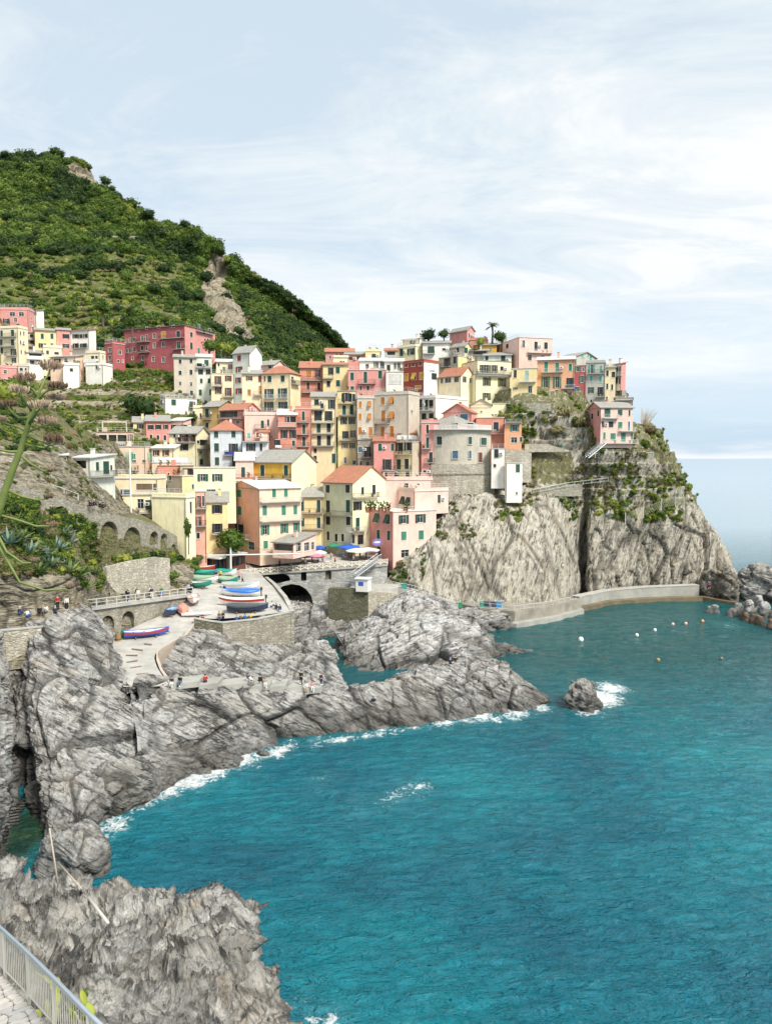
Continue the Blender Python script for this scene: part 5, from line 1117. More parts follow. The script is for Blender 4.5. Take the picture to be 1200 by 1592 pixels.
H(354,403,468,760,872,156,62,'sm','W','gB','tall salmon house on the piazza with long balconies on its pale right side','cG 372 767 6.4 11.5;cG 372.5 794 6.4 14;sk 372.5 822.5 12 15;ok 391 848.5 9 12;cG 413 847 7 12;sG 412 824 13 15;sG 442 821.5 11.5 15;sG 461 820 9.5 15;cG 411.5 793.5 7 15;cG 441 793.4 6.6 14.5;cG 459 792.6 6 14;cG 397 767 5 13;cG 426 767 6 13;cG 444.4 766.6 6 12.5'.replace('cG 397 767 5 13;',''),'G 374 388 836;G 404 467 811;G 404 467 781',cB='pea',opts='c',rise=1.4,ext=1)
H(394,453,492,719,772,170,33,'oc','S','gA','ochre house with long green doors and a blank cream gable side','cg 408 731.5 6.2 17;cg 444.6 731.5 6.4 17;ok 404.8 749.5 6.5 6;ok 424.6 750 7 5;ok 442 749.5 6.4 6','B 394 453 743',cB='ly')
H(366,394,None,716,752,173,0,'lp','W','sA','small pink house with one dark green door beside the ochre house','cg 378 734 6 16;ok 388 751 6 3','B 353 393 744')
H(350,394,None,743,765,171,0,'lp','T','flat','pink terrace house with a brick edge left of the ochre one','ok 372 750 9 4',opts='f')
H(466,502,None,772.6,850,172,0,'ye','S','gA','yellow house with a slate roof between salmon and green houses','cg 470 786 5 17;cg 495.4 787 6 19;cg 495.6 813 6 16;cg 470.6 812 5 13','B 468 502 797;B 468 502 822')
H(502,548,604,751,848,168,42,'lg','T','gA','light green house with a red tile roof and a cream gable side','ck 509.4 760 6 12.5;ck 540.4 760 6.4 12.5;ck 510 787.4 6 19;cg 541 787 6.6 19.5;ck 510 809.4 6.6 13;ck 541.5 810 6.6 13;ok 510 833 4.6 14;ok 522.6 836 4.4 12;ok 532.6 836 4.6 12;ck 563.6 763 4 11;ck 581.2 761 5 15;sk 555.6 786.4 13 13;ck 578 783 7 5;cg 556 815 6 20;ok 548.8 838 5 14;ok 560.6 839 9 15;ow 580.6 743 3.6 10','B 503 548 799;B 548 586 774;G 538 566 827',cB='ly',rise=3.6,opts='c')
H(566,611,678,796,890,164,58,'pk','W','flat','pink corner house by the stairs with an oval sign and roof garden','tg 571.6 804.6 6 14;tg 586.6 805.2 6.4 14.5;tg 602.8 807 6 15;cg 572.8 829 4.4 13;cg 588.2 830.6 5 14;cg 604.2 832.6 5 15;ok 589 856 6.4 13;sg 627.5 807.5 15.5 13.5;sg 653.4 806 16 13.5;cG 627.6 833 8 13;cG 654.6 831.6 8 14;or 629.6 861 12 12.5','',cB='lp',opts='fr',ext=0)
H(620,645,697,764,800,170,58,'lp','W','flat','set-back top storey of the pink corner house with low white parapets','tk 635 779.4 5.6 13;tk 626.5 778 5 13;ck 682.4 775.6 4.4 12.5','',cB='lp',ext=0)
H(595,672,None,746,766,176,0,'lp','W','flat','long pale pink parapet house behind the roof terrace of the corner house','ok 631.6 758 6 14;o 650 753 4 3')
# -- middle band
H(466,502,None,572,620,218,0,'sal','T','sA','brick-pink house with orange shutters and a red roof at the back','co 480 581 9 12;sb 494 580 8 11;cb 479 600 5 12;cb 495.6 600.4 5 12','B 469 501 591;B 470 502 610',rise=2.6)
H(502,541,None,567,620,216,0,'ye','T','sA','yellow back house with four pale-framed windows','sk 514.4 576.8 8 11;cg 525 575.4 6.4 10;ck 510.6 596.6 5.4 9.5;cg 525.4 595.6 6.4 10','B 501 518 588',rise=1.5)
H(541,600,None,575,612,213,0,'pk','W','flat','wide pink house with a white-railed roof terrace in the upper middle','cg 547.4 585 6 12;cg 568 586.4 6 18;cg 591 582.4 6.4 12.5;cg 547.6 603 5.6 6;ok 561 603 3 7;ok 572 603 4 7','B 557 584 596',opts='fr')
H(559,601,None,561,577,219,0,'wh','W','sA','white penthouse with glass doors above the wide pink house','o 586 567 5 10;o 594 567 6 10;oG 582 567 3 9;ok 571 569 5 6')
H(506,550,None,547,560,238,0,'pk','T','gA','low pink house farthest back against the green slope','og 513 555 4 5;ok 530 552 4 5',rise=1.6)
H(536,568,None,551,572,232,0,'pk','S','sA','pink house with a slate roof and white-framed windows at the top','ok 545.4 557.2 5.4 5;ok 557.4 556 6 6',rise=1.8)
H(518,542,None,556,572,229,0,'ly','T','flat','small cream block behind the yellow back house','o 530 562 3 3')
H(568,592,None,546,566,230,0,'ye','W','flat','small yellow house with a roof frame at the top of the village','cg 581 553 6.4 6.4',opts='p')
H(598,618,None,545,560,229,0,'gg','T','sA','low dark roofed house between two yellow ones','vk 608 549 12 5')
H(617,646,657,538,562,231,35,'ly','W','flat','yellow tower house with a rooftop pergola against the sky','cg 624 547.4 5.4 11;sg 639 546.4 11 10','',cB='ly',opts='pr')
H(626,652,660,525.5,540,236,35,'ly','W','sA','little yellow penthouse behind the rooftop pergola','ok 641 532 8 6',cB='wh')
H(600,627,None,578,600,211,0,'wh','W','flat','white house with a pale garage-like shutter','cw 614 589.4 20 15',opts='f')
H(598,627,None,562,578,216,0,'wh','W','sA','white penthouse with balcony glass left of the dark red house','o 620 569.6 5 12;o 614 570 4 12;sk 604 571 5 8','G 606 627 578')
H(627,659,682,562,610,208,40,'red','T','sB','dark red house with yellow-orange shutters','cr 631.6 567.8 5 6;cr 642.2 566.6 5 6;cr 653.4 565.6 5.4 6;cy 631.6 586.4 6 11;ty 643.4 585.2 6 10;cy 655.6 584.4 6.4 11;cy 650 602 9 5;ck 674.8 585 8 10;sw 668 572 7 8','',cB='wh',rise=1.6)
H(682,716,738,584,625,207,38,'cr','T','gA','cream gabled house with pale green windows','op 686.8 590.8 4 10;op 696.4 589.8 9.6 10;op 709.4 588.8 7 10;op 722 588.8 6 11;op 731 591.2 3 7','',cB='ly',rise=2.6)
H(657,700,None,533,560,230,0,'wh','S','sA','white and grey house with a wide green shutter under the roof garden','cg 670 543.4 10.4 10.4;ok 690 543 5 4','B 657 676 550')
H(699,726,737.6,513,535,238,45,'pk','S','gA','pink house with a slate roof, highest point of the village','ck 729 521 1.8 7;ck 732.4 522 1.6 6','',cB='pk',rise=1.4)
H(730,758,None,528,540,235,0,'sal','S','flat','low brick-red house just right of the highest pink house','ok 745 534 10 3')
H(739,772,None,536,550,230,0,'oc','S','sA','low yellow house under the palm tree','on 762 543 3 5;ok 748 541 5 4')
H(701,722,732,538,553,226,40,'bg','S','gA','beige roof house with green window below the highest pink house','ck 711.6 543.4 4 9;cg 724 544.4 6 9','G 701 712 551',cB='ye',rise=1.2)
H(682,712,752,553,585,221,40,'bg','W','flat','beige house with a large dark opening and a side terrace','vk 694.8 563.6 10.4 14;cg 707 559.6 5.4 11;ow 727 555 4 5;vk 742 546 12 6','B 684 701 571',cB='ye',opts='f')
H(732,760,None,545,562,226,0,'wh','S','sA','white house with brown posts and a shaded veranda','vn 746 549 20 7','B 733 757 552')
H(752,795,None,552,590,219,0,'lw','S','sA','pale green-grey house with a slate roof and green door','cg 756.6 556.6 5 7;cg 782 559 7 13;cG 781.6 576.6 6 8','B 770 790 566')
H(717,742,795,560,582,214,62,'ly','S','flat','yellow top storey with dark shutters behind a long terrace','sl 756 573.4 13.4 13;sl 768.6 573.4 9.6 12;ok 780 572.6 5 6;ol 748 573 5 12','B 740 795 580',opts='f')
H(716,740,793,582,630,208,64,'ly','S','flat','bright yellow house with grey-green shutters in two rows','sl 756.6 593 12 13;sl 780 594.4 12 13;sl 756.2 616.8 12 12.4;cl 771.4 617.4 5.4 10;or 779.2 619.4 4 6;op 786 619 3.4 6','B 739 793 583',opts='f')
H(770,807,859,524,575,219,66,'lp','W','flat','large pink house with a railed flat roof against the sky','ck 788.5 537.8 4 7;sw 813.6 534.4 8 11;ok 833 537.8 5 14;ok 848.5 537.2 5.4 10.5;on 823.4 555.8 6 9.4;ok 843.6 554.6 5 4','G 820 857 548',cB='lp',opts='rf')
H(795,835,None,572,616,201,0,'ye','W','flat','small bright yellow house with a pale green door at the cliff edge','ck 800.8 581 4.6 12;cp 819 583.4 6 15;sn 801 603.8 7 4;ow 824 605.4 6.4 11','G 807 833 594',opts='f')
H(835,893,None,558.5,622,204,0,'org','W','sA','broad orange house with green shutters and a balcony','cG 848.8 570.4 5.8 16;cG 866 571.6 6 16;cG 886.6 570.8 5.4 11;sG 848 593.8 13 17.5;sG 866 594 12.6 17.5;sk 886.4 595 11 16;ok 847.8 608.8 6.4 8;ok 865.2 611 5 10;oG 886.6 611.4 4 7;ok 873 617 4 3','G 842 875 579;G 873 895 604',opts='')
H(893,911,None,567.5,624,206,0,'mag','W','flat','narrow magenta-red house with green shutters','sG 898 573.6 9 8;ow 906.4 574 4 7;sG 904.6 589 8 11;sG 897.6 606.4 8 10;ow 897 621 4 4;ok 903 622 4 5',opts='fa')
H(870,896,927,553,570,214,35,'gg','S','gA','grey house with turquoise shutters at the back of the right row','ct 905 553.4 4 6;ct 918 557 4 9;ct 914 553 3 5','',cB='gg',rise=1.4)
H(911,941,None,563.5,640,205,0,'gg','S','flat','tall grey-green house with turquoise shutters','st 919.8 572.8 9.6 13;ct 934 574.6 4 13.5;ct 919 588.2 4 9;ct 933.2 589.8 4.4 9.6;sg 918.7 606.4 8.6 9.6;sk 933.4 607.4 8 12;ck 918.8 624.6 3.4 7','B 914 940 581;B 926 940 617')
H(941,957,None,571,630,207,0,'cr','S','sA','narrow cream house with small dark windows at the right end','ok 944 580 4 9;ok 953.4 582 5.4 9;ck 943.8 600.4 3 9;ck 951.4 601.8 3 9;o 943 619 3 5;o 955 620 3 5')
H(956,966,971.6,565,622,207,48,'wh','T','sA','slim white and pink house, last of the right row','ck 960 575 1.8 11;ck 963.4 575 1.8 11;ck 958.8 591 2.4 10;ck 963.6 591.6 2.6 10;vg 962 611 9 8','G 957 969 585',cB='pk')
H(957,984,None,618,636,199,0,'be','S','flat','stone balcony block with a white railing beneath the slim house','vk 973 629 4 6','G 957 984 622',opts='f')
H(914,934,984,633.5,690,194,66,'pk','S','gB','pink villa with a cream bay standing alone on the promontory','ck 920.4 647 3 9;ck 930 642.6 3 9;cg 944 641.7 9.6 13;cg 963.8 641.2 7.4 9;ck 978.3 641.7 3.2 9.4;ck 936.8 659.6 2.6 9;ck 949.7 659.7 7.4 9;cG 964 660.8 6.4 10;cu 977.6 662 3 14;cG 939.3 677.4 4 10.6;cG 952.8 678.4 8 10;cG 968.8 679.6 7.4 13;cG 982.2 678.6 3 10','G 936 960 650;G 962 986 670;G 938 990 689',cB='lp',rise=1.6,ext=1)
H(432,461,None,645,712,188,0,'sal','W','sA','low brick-pink house with white loggia and crowded balconies','vw 451.6 652 17 9;ok 448 652 5 9;sk 455.4 674.6 10 13;sk 441.6 674.6 10 13;cg 456.4 689 5 9;sk 431 688 9 9;ok 444 707 5 3','G 432 461 663;B 426 461 697')
H(459,484,None,636,724,191,0,'sal','W','flat','tall brick-pink house with three narrow green-doored balconies','cg 471.6 646.4 5 14;cg 472.4 667 5 15;cg 472.4 686 5 14;sk 469.6 707 9 5','B 461 481 656;B 461 481 675;B 461 481 694')
H(484,522,None,617,725,193,0,'pc','S','sA','tall yellow house with three long balconies','ck 492 625 7 9;ok 500.6 629 5 11;sk 515.4 628.4 10 14;sk 494.6 646 11 15;sk 510.8 646.4 11 15;cg 495.4 665.6 6 14;ck 511 664.6 6 14;ck 496 685 6 16;ck 511 684.6 6 15.5;ck 490 700.4 4.4 7;ck 490 713 5 9;cg 519 712.4 6.4 15','B 485 520 657;B 486 520 674;B 486 520 693;B 484 505 636')
H(525,555,None,608,724,194,0,'ye','S','flat','tall yellow house with a dark green top loggia','vk 542 618 22 13;sk 538.4 617 10 13;ck 550 618 5 12;cg 535 637.4 5.6 14.5;cg 546.6 636.8 5.6 14.5;sk 534.4 653.8 10 11;sk 547 653.6 10 11;sk 537 676 9 12;sn 548.6 674.4 8 11;sn 536 692.4 10 8.4;sn 547.6 692.4 9 8.4;o 536.6 715.6 4 9;ok 550.6 719 5 6','B 525 555 627;B 527 553 645;B 528 553 684',opts='f')
H(555,582,None,619,684,191,0,'be','W','flat','beige house with yellow parapet and six orange shutters','co 560 628.8 5 10.5;to 574.4 627.8 5.4 10;co 559.8 647.8 5 10.5;to 574.4 647 5.4 10;co 559.6 669.8 5.4 12;co 576.2 672.4 6 17.6','B 563 582 681',opts='')
H(582,635,652,612,684,189,24,'be','W','flat','large beige house with eight orange shutters','co 595 623.2 6.4 12;to 609 622.2 6.4 12;co 595.8 646.8 6.4 18;to 609.2 645.4 7 13;co 595 671.6 6.4 17.6;co 609.2 670.8 6.4 17.6;o 640 640 3 5','B 582 606 658;B 582 614 681',cB='be',opts='')
H(556,582,None,684,730,188,0,'st','S','flat','bare grey stone house below the orange-shuttered one','cu 560 698.6 6 9;sk 571.4 702 9.4 16;ok 561 721 4 9;ok 571.4 721.6 5.4 9','B 565 577 711',opts='f')
H(581,613.5,None,686,750,183,0,'pk','T','sA','pink house with a tile roof edge and open dark shutters below','cg 590.6 695.4 6 11.4;cg 610 695.2 5 11.4;sk 601.8 722 13 16;ok 600 738 4.4 8;ok 615 738 5 9','B 594 614 731',rise=1.2)
H(613.5,641,658,686,752,182,28,'ye','W','flat','yellow house with a white roof terrace and two balconies','sk 621 694.8 11 13;sk 634.6 694 12 12.6;cg 620 722 6.4 16;ck 632.2 721.2 6.4 16;ck 633.6 738.4 6 11','B 614 640 706;B 615 640 730',cB='bg',opts='fr')
H(620,645,None,674,688,190,0,'wh','T','sA','small terrace house with a white front behind the yellow one','sw 634 680 14 6;cg 626 677 6 6','W 617 648 683')
H(655,682,None,657,752,184,0,'pk','W','flat','pink house with balconies tucked left of the round bastion','ck 664.4 666.6 4.4 13;cg 664.6 688 5 16.4;ck 669.6 713 6 20;ok 660 733 5 4','B 656 670 697;B 660 676 719')
H(627,646,None,636,690,196,0,'gg','S','flat','grey recessed block with green balcony doors beside the white house','cg 631 643 7 12;ck 641 644 5 12;ck 643 660 5 9','B 627 646 653')
H(645.5,677,727,618,668,197,40,'wh','W','flat','white modern house with an orange band and glass roof rail','ck 653.8 629 5 17;ck 663 629 5 16;ok 670 628 7 13;ck 659 649 7 13;ck 670.4 648.4 7 12','G 646 676 640;G 645 661 662',cB='wh',opts='r')
H(658,708,764,660,672,187,42,'pk','S','hip','pink upper storey set over the round bastion house with pale tiled roof','ck 664.4 666 4 6;sw 690 664 7 8;ck 707 665.6 9.6 15;ok 731 662 10 10','',rise=2.6)
H(689,733,741,641,660,193,20,'pk','T','gB','small pink dormer house with arched dark windows behind the bastion','cu 706.6 649 10 8;cu 721 649 12 11','',rise=2.2)
H(731,802,None,627,652,199,0,'ly','W','flat','blank pale yellow house behind the salmon terrace house','o 765 645 4 3',opts='f')
H(731,764,None,629,650,198,0,'cr','S','gB','cream gable front half hidden behind the pink dormer','o 748 640 3 3')
H(740,783,None,649,690,192,0,'sal','W','flat','salmon house with one dark doorway and open stair','ok 771 663.4 8 15','B 757 786 674',opts='f')
H(784,811,None,658,690,189,0,'org','W','flat','small orange house with green shutters at the bastion side','sG 800 665 14 10.4;ow 799 684 10 9;cg 810 683 4 8','B 786 811 656',opts='fr')
H(764,784.5,None,697,733,181,0,'wh','W','flat','narrow white house with one dark shutter beside the bastion','ck 771.4 705.2 7 13;ok 769 724 4 5',ext=4,opts='f')
H(785,788,812,720,775,179,70,'wh','W','flat','white windowless box tower with one green shutter on the cliff edge','cg 804.8 728 6 12.4;ok 803 767 2.4 4',ext=1,opts='f',cB='wh')
H(83,119,None,676,700,148,0,'pk','T','gB','small pink gabled shed above the left garden','cn 106 678 6 8',rise=1.3)
H(104,140,178,712,742,131,35,'lw','W','sA','low grey-green house with green doors and a long white roof','vk 122 722 24 12;cg 151.4 725 5 13;cg 165 727 9.4 20;ck 173 727 3 8','B 140 176 741',rise=.6)
H(62,104,None,708,735,128,0,'be','W','sA','shaded open store under the white roof among pot plants','vk 86 716 34 8',rise=.5)
H(150,208,None,672,695,178,0,'be','T','flat','brown framed pergola bar with striped seats above the netted house','vn 160 681 12 10;vn 175 681 12 10;vn 190 681 14 10;sn 203 681 8 12','B 150 208 690',opts='fp')

# ------------------------------------------------------------------ the round bastion house
def arc_wall(name, px0, px1, y, Y, bulge, zt, zb, mat, parent=None, n=16, grow=0.0, loc=None):
    a, c = P(px0, y, Y), P(px1, y, Y + 1.5); o0 = loc or Vector((0, 0, 0)); t = (c - a).normalized(); nrm = Vector((t.y, -t.x, 0)); pts = []
    for k in range(n + 1): q = k / n; s = 4 * q * (1 - q); pts.append(a + (c - a) * q + nrm * (bulge * s + grow) + t * grow * (2 * q - 1))
    back = [c + Vector((0, 7, 0)), a + Vector((0, 7, 0))]; b = MB(); b.prism([(p.x - o0.x, p.y - o0.y) for p in pts + back], zb - o0.z, zt - o0.z); return b.build(name, mat, parent), pts, nrm
zt = P(715, 668, 182).z; zm = P(715, 721, 182).z; zl = P(715, 778, 182).z; c0 = P(715, 721, 182)
bh = empty('round_house', (c0.x, c0.y, zl - 3), 0, 'grey round-fronted house on a stone bastion with blue and green shutters', 'house'); ol = Vector((c0.x, c0.y, zl - 3))
wo, pts, nrm = arc_wall('wall', 674, 763, 690, 184, 2.6, zt, zm, plaster((.53, .49, .41), 1.3), bh, loc=ol)
arc_wall('bastion', 672, 767, 690, 184, 2.6, zm - .003, zl - 3, STONE_LT, bh, grow=.35, loc=ol); arc_wall('string_course', 672, 767, 690, 184, 2.6, zm - 2.2, zm - 2.5, STONE, bh, grow=.55, loc=ol)
arc_wall('balcony', 671, 766, 690, 184, 2.6, zt + .12, zt - .05, CONC, bh, grow=.7, loc=ol)
rb = MB(); q = [p + nrm * .6 - ol + Vector((0, 0, zt + .12 - p.z)) for p in pts]
for zz in (.1, 1.0): rb.tube([p + Vector((0, 0, zz)) for p in q], .04, 4)
for i in range(len(q) - 1):
    for k in range(6): p = q[i] + (q[i + 1] - q[i]) * k / 6; rb.box(p.x - .04, p.x + .04, p.y - .04, p.y + .04, p.z, p.z + 1)
rb.build('railing', WHITE, bh)
def bwin(x, y, w, h, c):
    p = P(x, y, 182); k = min(range(len(pts) - 1), key=lambda i: abs(proj(np.array([tuple((pts[i] + pts[i + 1]) / 2)]))[0][0] - x)); a, c_ = pts[k], pts[k + 1]; t = (c_ - a); an = math.atan2(t.y, t.x); m_ = (a + c_) / 2; m_.z = P(x, y, m_.y).z
    W_, H_ = w / FPX * 185, h / FPX * 185; Mx = Matrix.Translation(m_ - ol + Vector((0, 0, 0)) + Vector((math.sin(an), -math.cos(an), 0)) * .16) @ Matrix.Rotation(an, 4, 'Z')
    o = inst('window', wmesh('win', W_, H_), bh, M=Mx)
    for s in (-1, 1): inst('shutter', wmesh('sh', W_ / 2 * .96, H_, c), o, M=Matrix.Translation((s * W_ / 4, .03, 0)))
for a in ((683.5, 685, 9, 13, 'k'), (729.4, 684.6, 5.4, 11, 'g'), (751.3, 686, 11, 11, 'g'), (706, 706.7, 9, 12, 'u'), (728.7, 706.7, 4.4, 12, 'u'), (746, 711, 7, 15, 'b')): bwin(*a)

# ------------------------------------------------------------------ plants
def leaf_ball(r_, n, size, core=True, flat=1.0, lobes=3, m=0):
    b = MB(); cs = [(Vector((r_.uniform(-.45, .45), r_.uniform(-.45, .45), r_.uniform(-.2, .35))) if i else Vector((0, 0, 0)), r_.uniform(.5, .8)) for i in range(lobes)]
    for k in range(n):
        c, rad = cs[k % lobes]; d = Vector((r_.gauss(0, 1), r_.gauss(0, 1), r_.gauss(0, 1))).normalized(); p = c + d * rad * r_.uniform(.72, 1.08); p.z *= flat
        a = Vector((r_.gauss(0, 1), r_.gauss(0, 1), r_.gauss(0, .6))).normalized(); t = a.cross(d + Vector((.01, 0, .02))).normalized(); s = size * r_.uniform(.6, 1.4)
        b.quad(p - a * s, p + t * s * .6, p + a * s, p - t * s * .6, m=m)
    if core:
        for c, rad in cs:
            bm = bmesh.new(); bmesh.ops.create_icosphere(bm, subdivisions=1, radius=rad * .74); k = len(b.v)
            for v in bm.verts: b.v.append((v.co.x + c.x, v.co.y + c.y, (v.co.z + c.z) * flat))
            for f in bm.faces: b.f.append(tuple(k + v.index for v in f.verts)); b.m.append(m)
            bm.free()
    return b
LEAF_D = leafm('dark_leaves', ((.012, .028, .008), (.026, .056, .014), (.060, .10, .024)), .15)
LEAF_M = leafm('mid_leaves', ((.034, .070, .011), (.072, .125, .019), (.14, .20, .04)), .2)
LEAF_L = leafm('fresh_leaves', ((.11, .15, .02), (.21, .26, .04), (.34, .37, .08)), .25)
LEAF_Y = leafm('dry_leaves', ((.10, .085, .04), (.17, .145, .07), (.27, .24, .12)), .2)
BARK = plain('bark', (0.12, 0.09, 0.06), 0.95)
rp = random.Random(5)
BUSH = {k: [leaf_ball(rp, 150, .17, True, .8).mesh('bush', m_) for _ in range(2)] for k, m_ in (('D', LEAF_D), ('M', LEAF_M), ('L', LEAF_L), ('Y', LEAF_Y))}
CROWN = {k: [leaf_ball(rp, 420, .13, True, .9, 5).mesh('crown', m_) for _ in range(2)] for k, m_ in (('D', LEAF_D), ('M', LEAF_M), ('L', LEAF_L))}
def tuft_mesh(mat, n=40, h=1.0, w=.03, spread=.5):
    b = MB()
    for k in range(n):
        an = rp.uniform(0, 6.28); r_ = rp.uniform(0, .25); p = Vector((math.cos(an) * r_, math.sin(an) * r_, 0)); o_ = Vector((math.cos(an), math.sin(an), 0)) * rp.uniform(.1, spread); hh = h * rp.uniform(.5, 1); s = Vector((-math.sin(an), math.cos(an), 0)) * w
        m_ = p + o_ * .4 + Vector((0, 0, hh * .6)); b.quad(p - s, p + s, m_ + s * .8, m_ - s * .8); b.quad(m_ - s * .8, m_ + s * .8, p + o_ + Vector((0, 0, hh)))
    return b.mesh('tuft', mat)
TUFTS = [tuft_mesh(LEAF_Y, 46, 1.0, .04, .7), tuft_mesh(LEAF_M, 46, .8, .04, .7)]
PROTOS = [BUSH['D'][0], BUSH['D'][1], BUSH['M'][0], BUSH['M'][1], BUSH['L'][0], BUSH['Y'][0], CROWN['D'][0], CROWN['M'][0], TUFTS[0], TUFTS[1]]
pcol = bpy.data.collections.new('plant_prototypes')
for i, me in enumerate(PROTOS):
    o = bpy.data.objects.new('p%02d_plant' % i, me); pcol.objects.link(o)
def scatter_tree():
    g = bpy.data.node_groups.new('scatter_plants', 'GeometryNodeTree'); g.interface.new_socket('Geometry', in_out='INPUT', socket_type='NodeSocketGeometry'); g.interface.new_socket('Geometry', in_out='OUTPUT', socket_type='NodeSocketGeometry')
    i_ = g.nodes.new('NodeGroupInput'); o_ = g.nodes.new('NodeGroupOutput'); ip = g.nodes.new('GeometryNodeInstanceOnPoints'); ci = g.nodes.new('GeometryNodeCollectionInfo'); ci.inputs['Collection'].default_value = pcol; ci.inputs['Separate Children'].default_value = True; ci.inputs['Reset Children'].default_value = True
    def na(nme, t):
        a = g.nodes.new('GeometryNodeInputNamedAttribute'); a.data_type = t; a.inputs['Name'].default_value = nme; return a.outputs[0]
    ip.inputs['Pick Instance'].default_value = True
    g.links.new(i_.outputs[0], ip.inputs['Points']); g.links.new(ci.outputs[0], ip.inputs['Instance']); g.links.new(na('idx', 'INT'), ip.inputs['Instance Index']); g.links.new(na('rot', 'FLOAT_VECTOR'), ip.inputs['Rotation']); g.links.new(na('scl', 'FLOAT_VECTOR'), ip.inputs['Scale']); g.links.new(ip.outputs[0], o_.inputs[0]); return g
SG = scatter_tree()
def scatter(name, pts, idx, scl, label=None, cat=None):
    n = len(pts)
    if n == 0: return
    me = bpy.data.meshes.new(name); me.vertices.add(n); me.vertices.foreach_set('co', np.asarray(pts, np.float32).ravel())
    a = me.attributes.new('idx', 'INT', 'POINT'); a.data.foreach_set('value', np.asarray(idx, np.int32))
    rr = np.random.RandomState(n); rot = np.stack([rr.uniform(-.2, .2, n), rr.uniform(-.2, .2, n), rr.uniform(0, 6.28, n)], 1)
    a = me.attributes.new('rot', 'FLOAT_VECTOR', 'POINT'); a.data.foreach_set('vector', rot.astype(np.float32).ravel())
    s = np.asarray(scl)[:, None] * rr.uniform(.8, 1.25, (n, 3)); a = me.attributes.new('scl', 'FLOAT_VECTOR', 'POINT'); a.data.foreach_set('vector', s.astype(np.float32).ravel())
    o = bpy.data.objects.new(name, me); link(o); o['kind'] = 'stuff'
    if label: o['label'] = label
    md = o.modifiers.new('scatter', 'NODES'); md.node_group = SG; return o
RS = np.random.RandomState(4)
def sample(lname, n, cond, seed=0):
    V, Nn, at = LOFTS[lname]; px, py = proj(V); m_ = cond(V, px, py, Nn); ids = np.nonzero(m_)[0]; r_ = np.random.RandomState(seed)
    if len(ids) == 0: return np.zeros((0, 3)), px[:0], py[:0]
    # even out over the picture-sized area of each cell
    key = (np.floor(px[ids] / 3).astype(int) * 100003 + np.floor(py[ids] / 3).astype(int)); _, inv, cnt = np.unique(key, return_inverse=True, return_counts=True); w = 1.0 / cnt[inv]; w /= w.sum()
    k = r_.choice(ids, size=min(n, len(ids)), replace=False, p=w); return V[k], px[k], py[k]
# the wooded mountain: scrub everywhere, hedged terraces lower down
V, px, py = sample('mountain', 15000, lambda V, px, py, Nn: (V[:, 1] > 235) & (px > -60) & (px < 560) & (py < 600) & (hill_rock(px, py, V) < .35), 1)
nz = fbm(V / 22.0, 3, 7); nz2 = fbm(V / 9.0, 2, 8); terr = (py > 395 + 12 * nz) & (px < 290) & (V[:, 1] < 520)
idx = np.where(nz > .12, RS.choice([0, 1, 6], len(V)), np.where(nz > -.22, RS.choice([2, 3, 7], len(V)), RS.choice([4, 3, 2], len(V))))
idx = np.where((px > 370) & (py > 400), np.where(nz2 > .0, RS.choice([0, 1], len(V)), RS.choice([2, 3, 5], len(V), p=[.45, .45, .1])), idx)
scl = np.where(idx > 5, 3.6, 2.3) * (0.5 + V[:, 1] / 600.0) * RS.uniform(.55, 1.2, len(V))
ph = np.mod(V[:, 2] / 4.6 + 0.35 * fbm(V * .012, 2), 1.0)
row_ = terr & (nz2 < .25); keep = ~row_ | (ph < .42)
idx = np.where(row_, RS.choice([4, 4, 3, 2, 5], len(V)), idx); scl = np.where(row_, RS.uniform(1.0, 2.2, len(V)), scl)
keep &= ~((V[:, 1] < 262) & (RS.rand(len(V)) < .55)); scl = np.where(V[:, 1] < 262, np.minimum(scl, 1.5), scl)
scatter('scrub_woodland', V[keep] + np.array([0, 0, .4]), idx[keep], scl[keep], 'dense green scrub and woodland covering the mountain')
# valley gardens
V, px, py = sample('mountain', 5200, lambda V, px, py, Nn: (V[:, 1] > 180) & (V[:, 1] < 262) & (px > -40) & (px < 345) & (py > 560) & (py < 700), 2)
ph = np.mod(V[:, 2] / 3.2, 1.0); k = (ph < .35) | (RS.rand(len(V)) < .12) | ((py > 575) & (py < 605) & (px > 130))
scatter('vine_rows', V[k], RS.choice([2, 3, 5, 8, 9, 4], k.sum()), RS.uniform(.45, 1.1, k.sum()), 'vine rows and weeds on the garden terraces of the valley')
# promontory growth
def pcond(V, px, py, Nn): return (px > 770) & (px < 1085) & (py > 610) & (py < 808) & (V[:, 1] < 222)
V, px, py = sample('promontory', 5200, pcond, 3)
nz = fbm(V / 5.0, 3, 5); k = (nz > -.02) | (RS.rand(len(V)) < .15)
dry = (fbm(V / 7.0, 2, 15) > .1); k = (nz > .06) & (RS.rand(len(V)) < .55); idx = np.where(dry, RS.choice([5, 8, 5, 8, 4], len(V)), RS.choice([2, 3, 4, 9, 4], len(V)))
scatter('promontory_scrub', V[k], idx[k], (RS.uniform(.35, 1.0, len(V)) * np.where(idx > 7, 1.3, 1))[k], 'patches of scrub and dry grass on the promontory terraces')
V, px, py = sample('promontory', 700, lambda V, px, py, Nn: ((px > 600) & (px < 660) & (py > 850) & (py < 915)) | ((px > 660) & (px < 740) & (py > 765) & (py < 840) & (px - 660 > (840 - py) * .2)), 13)
k = fbm(V / 3.0, 2, 9) > .12; scatter('cliff_plants', V[k], RS.choice([8, 9, 5, 3], k.sum()), RS.uniform(.3, .7, k.sum()))
V, px, py = sample('promontory', 1500, lambda V, px, py, Nn: (px > 915) & (px < 1060) & (py > 780) & (py < 835), 14)
k = (fbm(V / 4.0, 2, 19) - (py - 790) / 80) > .0; scatter('cliff_plants', V[k], RS.choice([4, 3, 9, 4], k.sum()), RS.uniform(.4, .9, k.sum()))
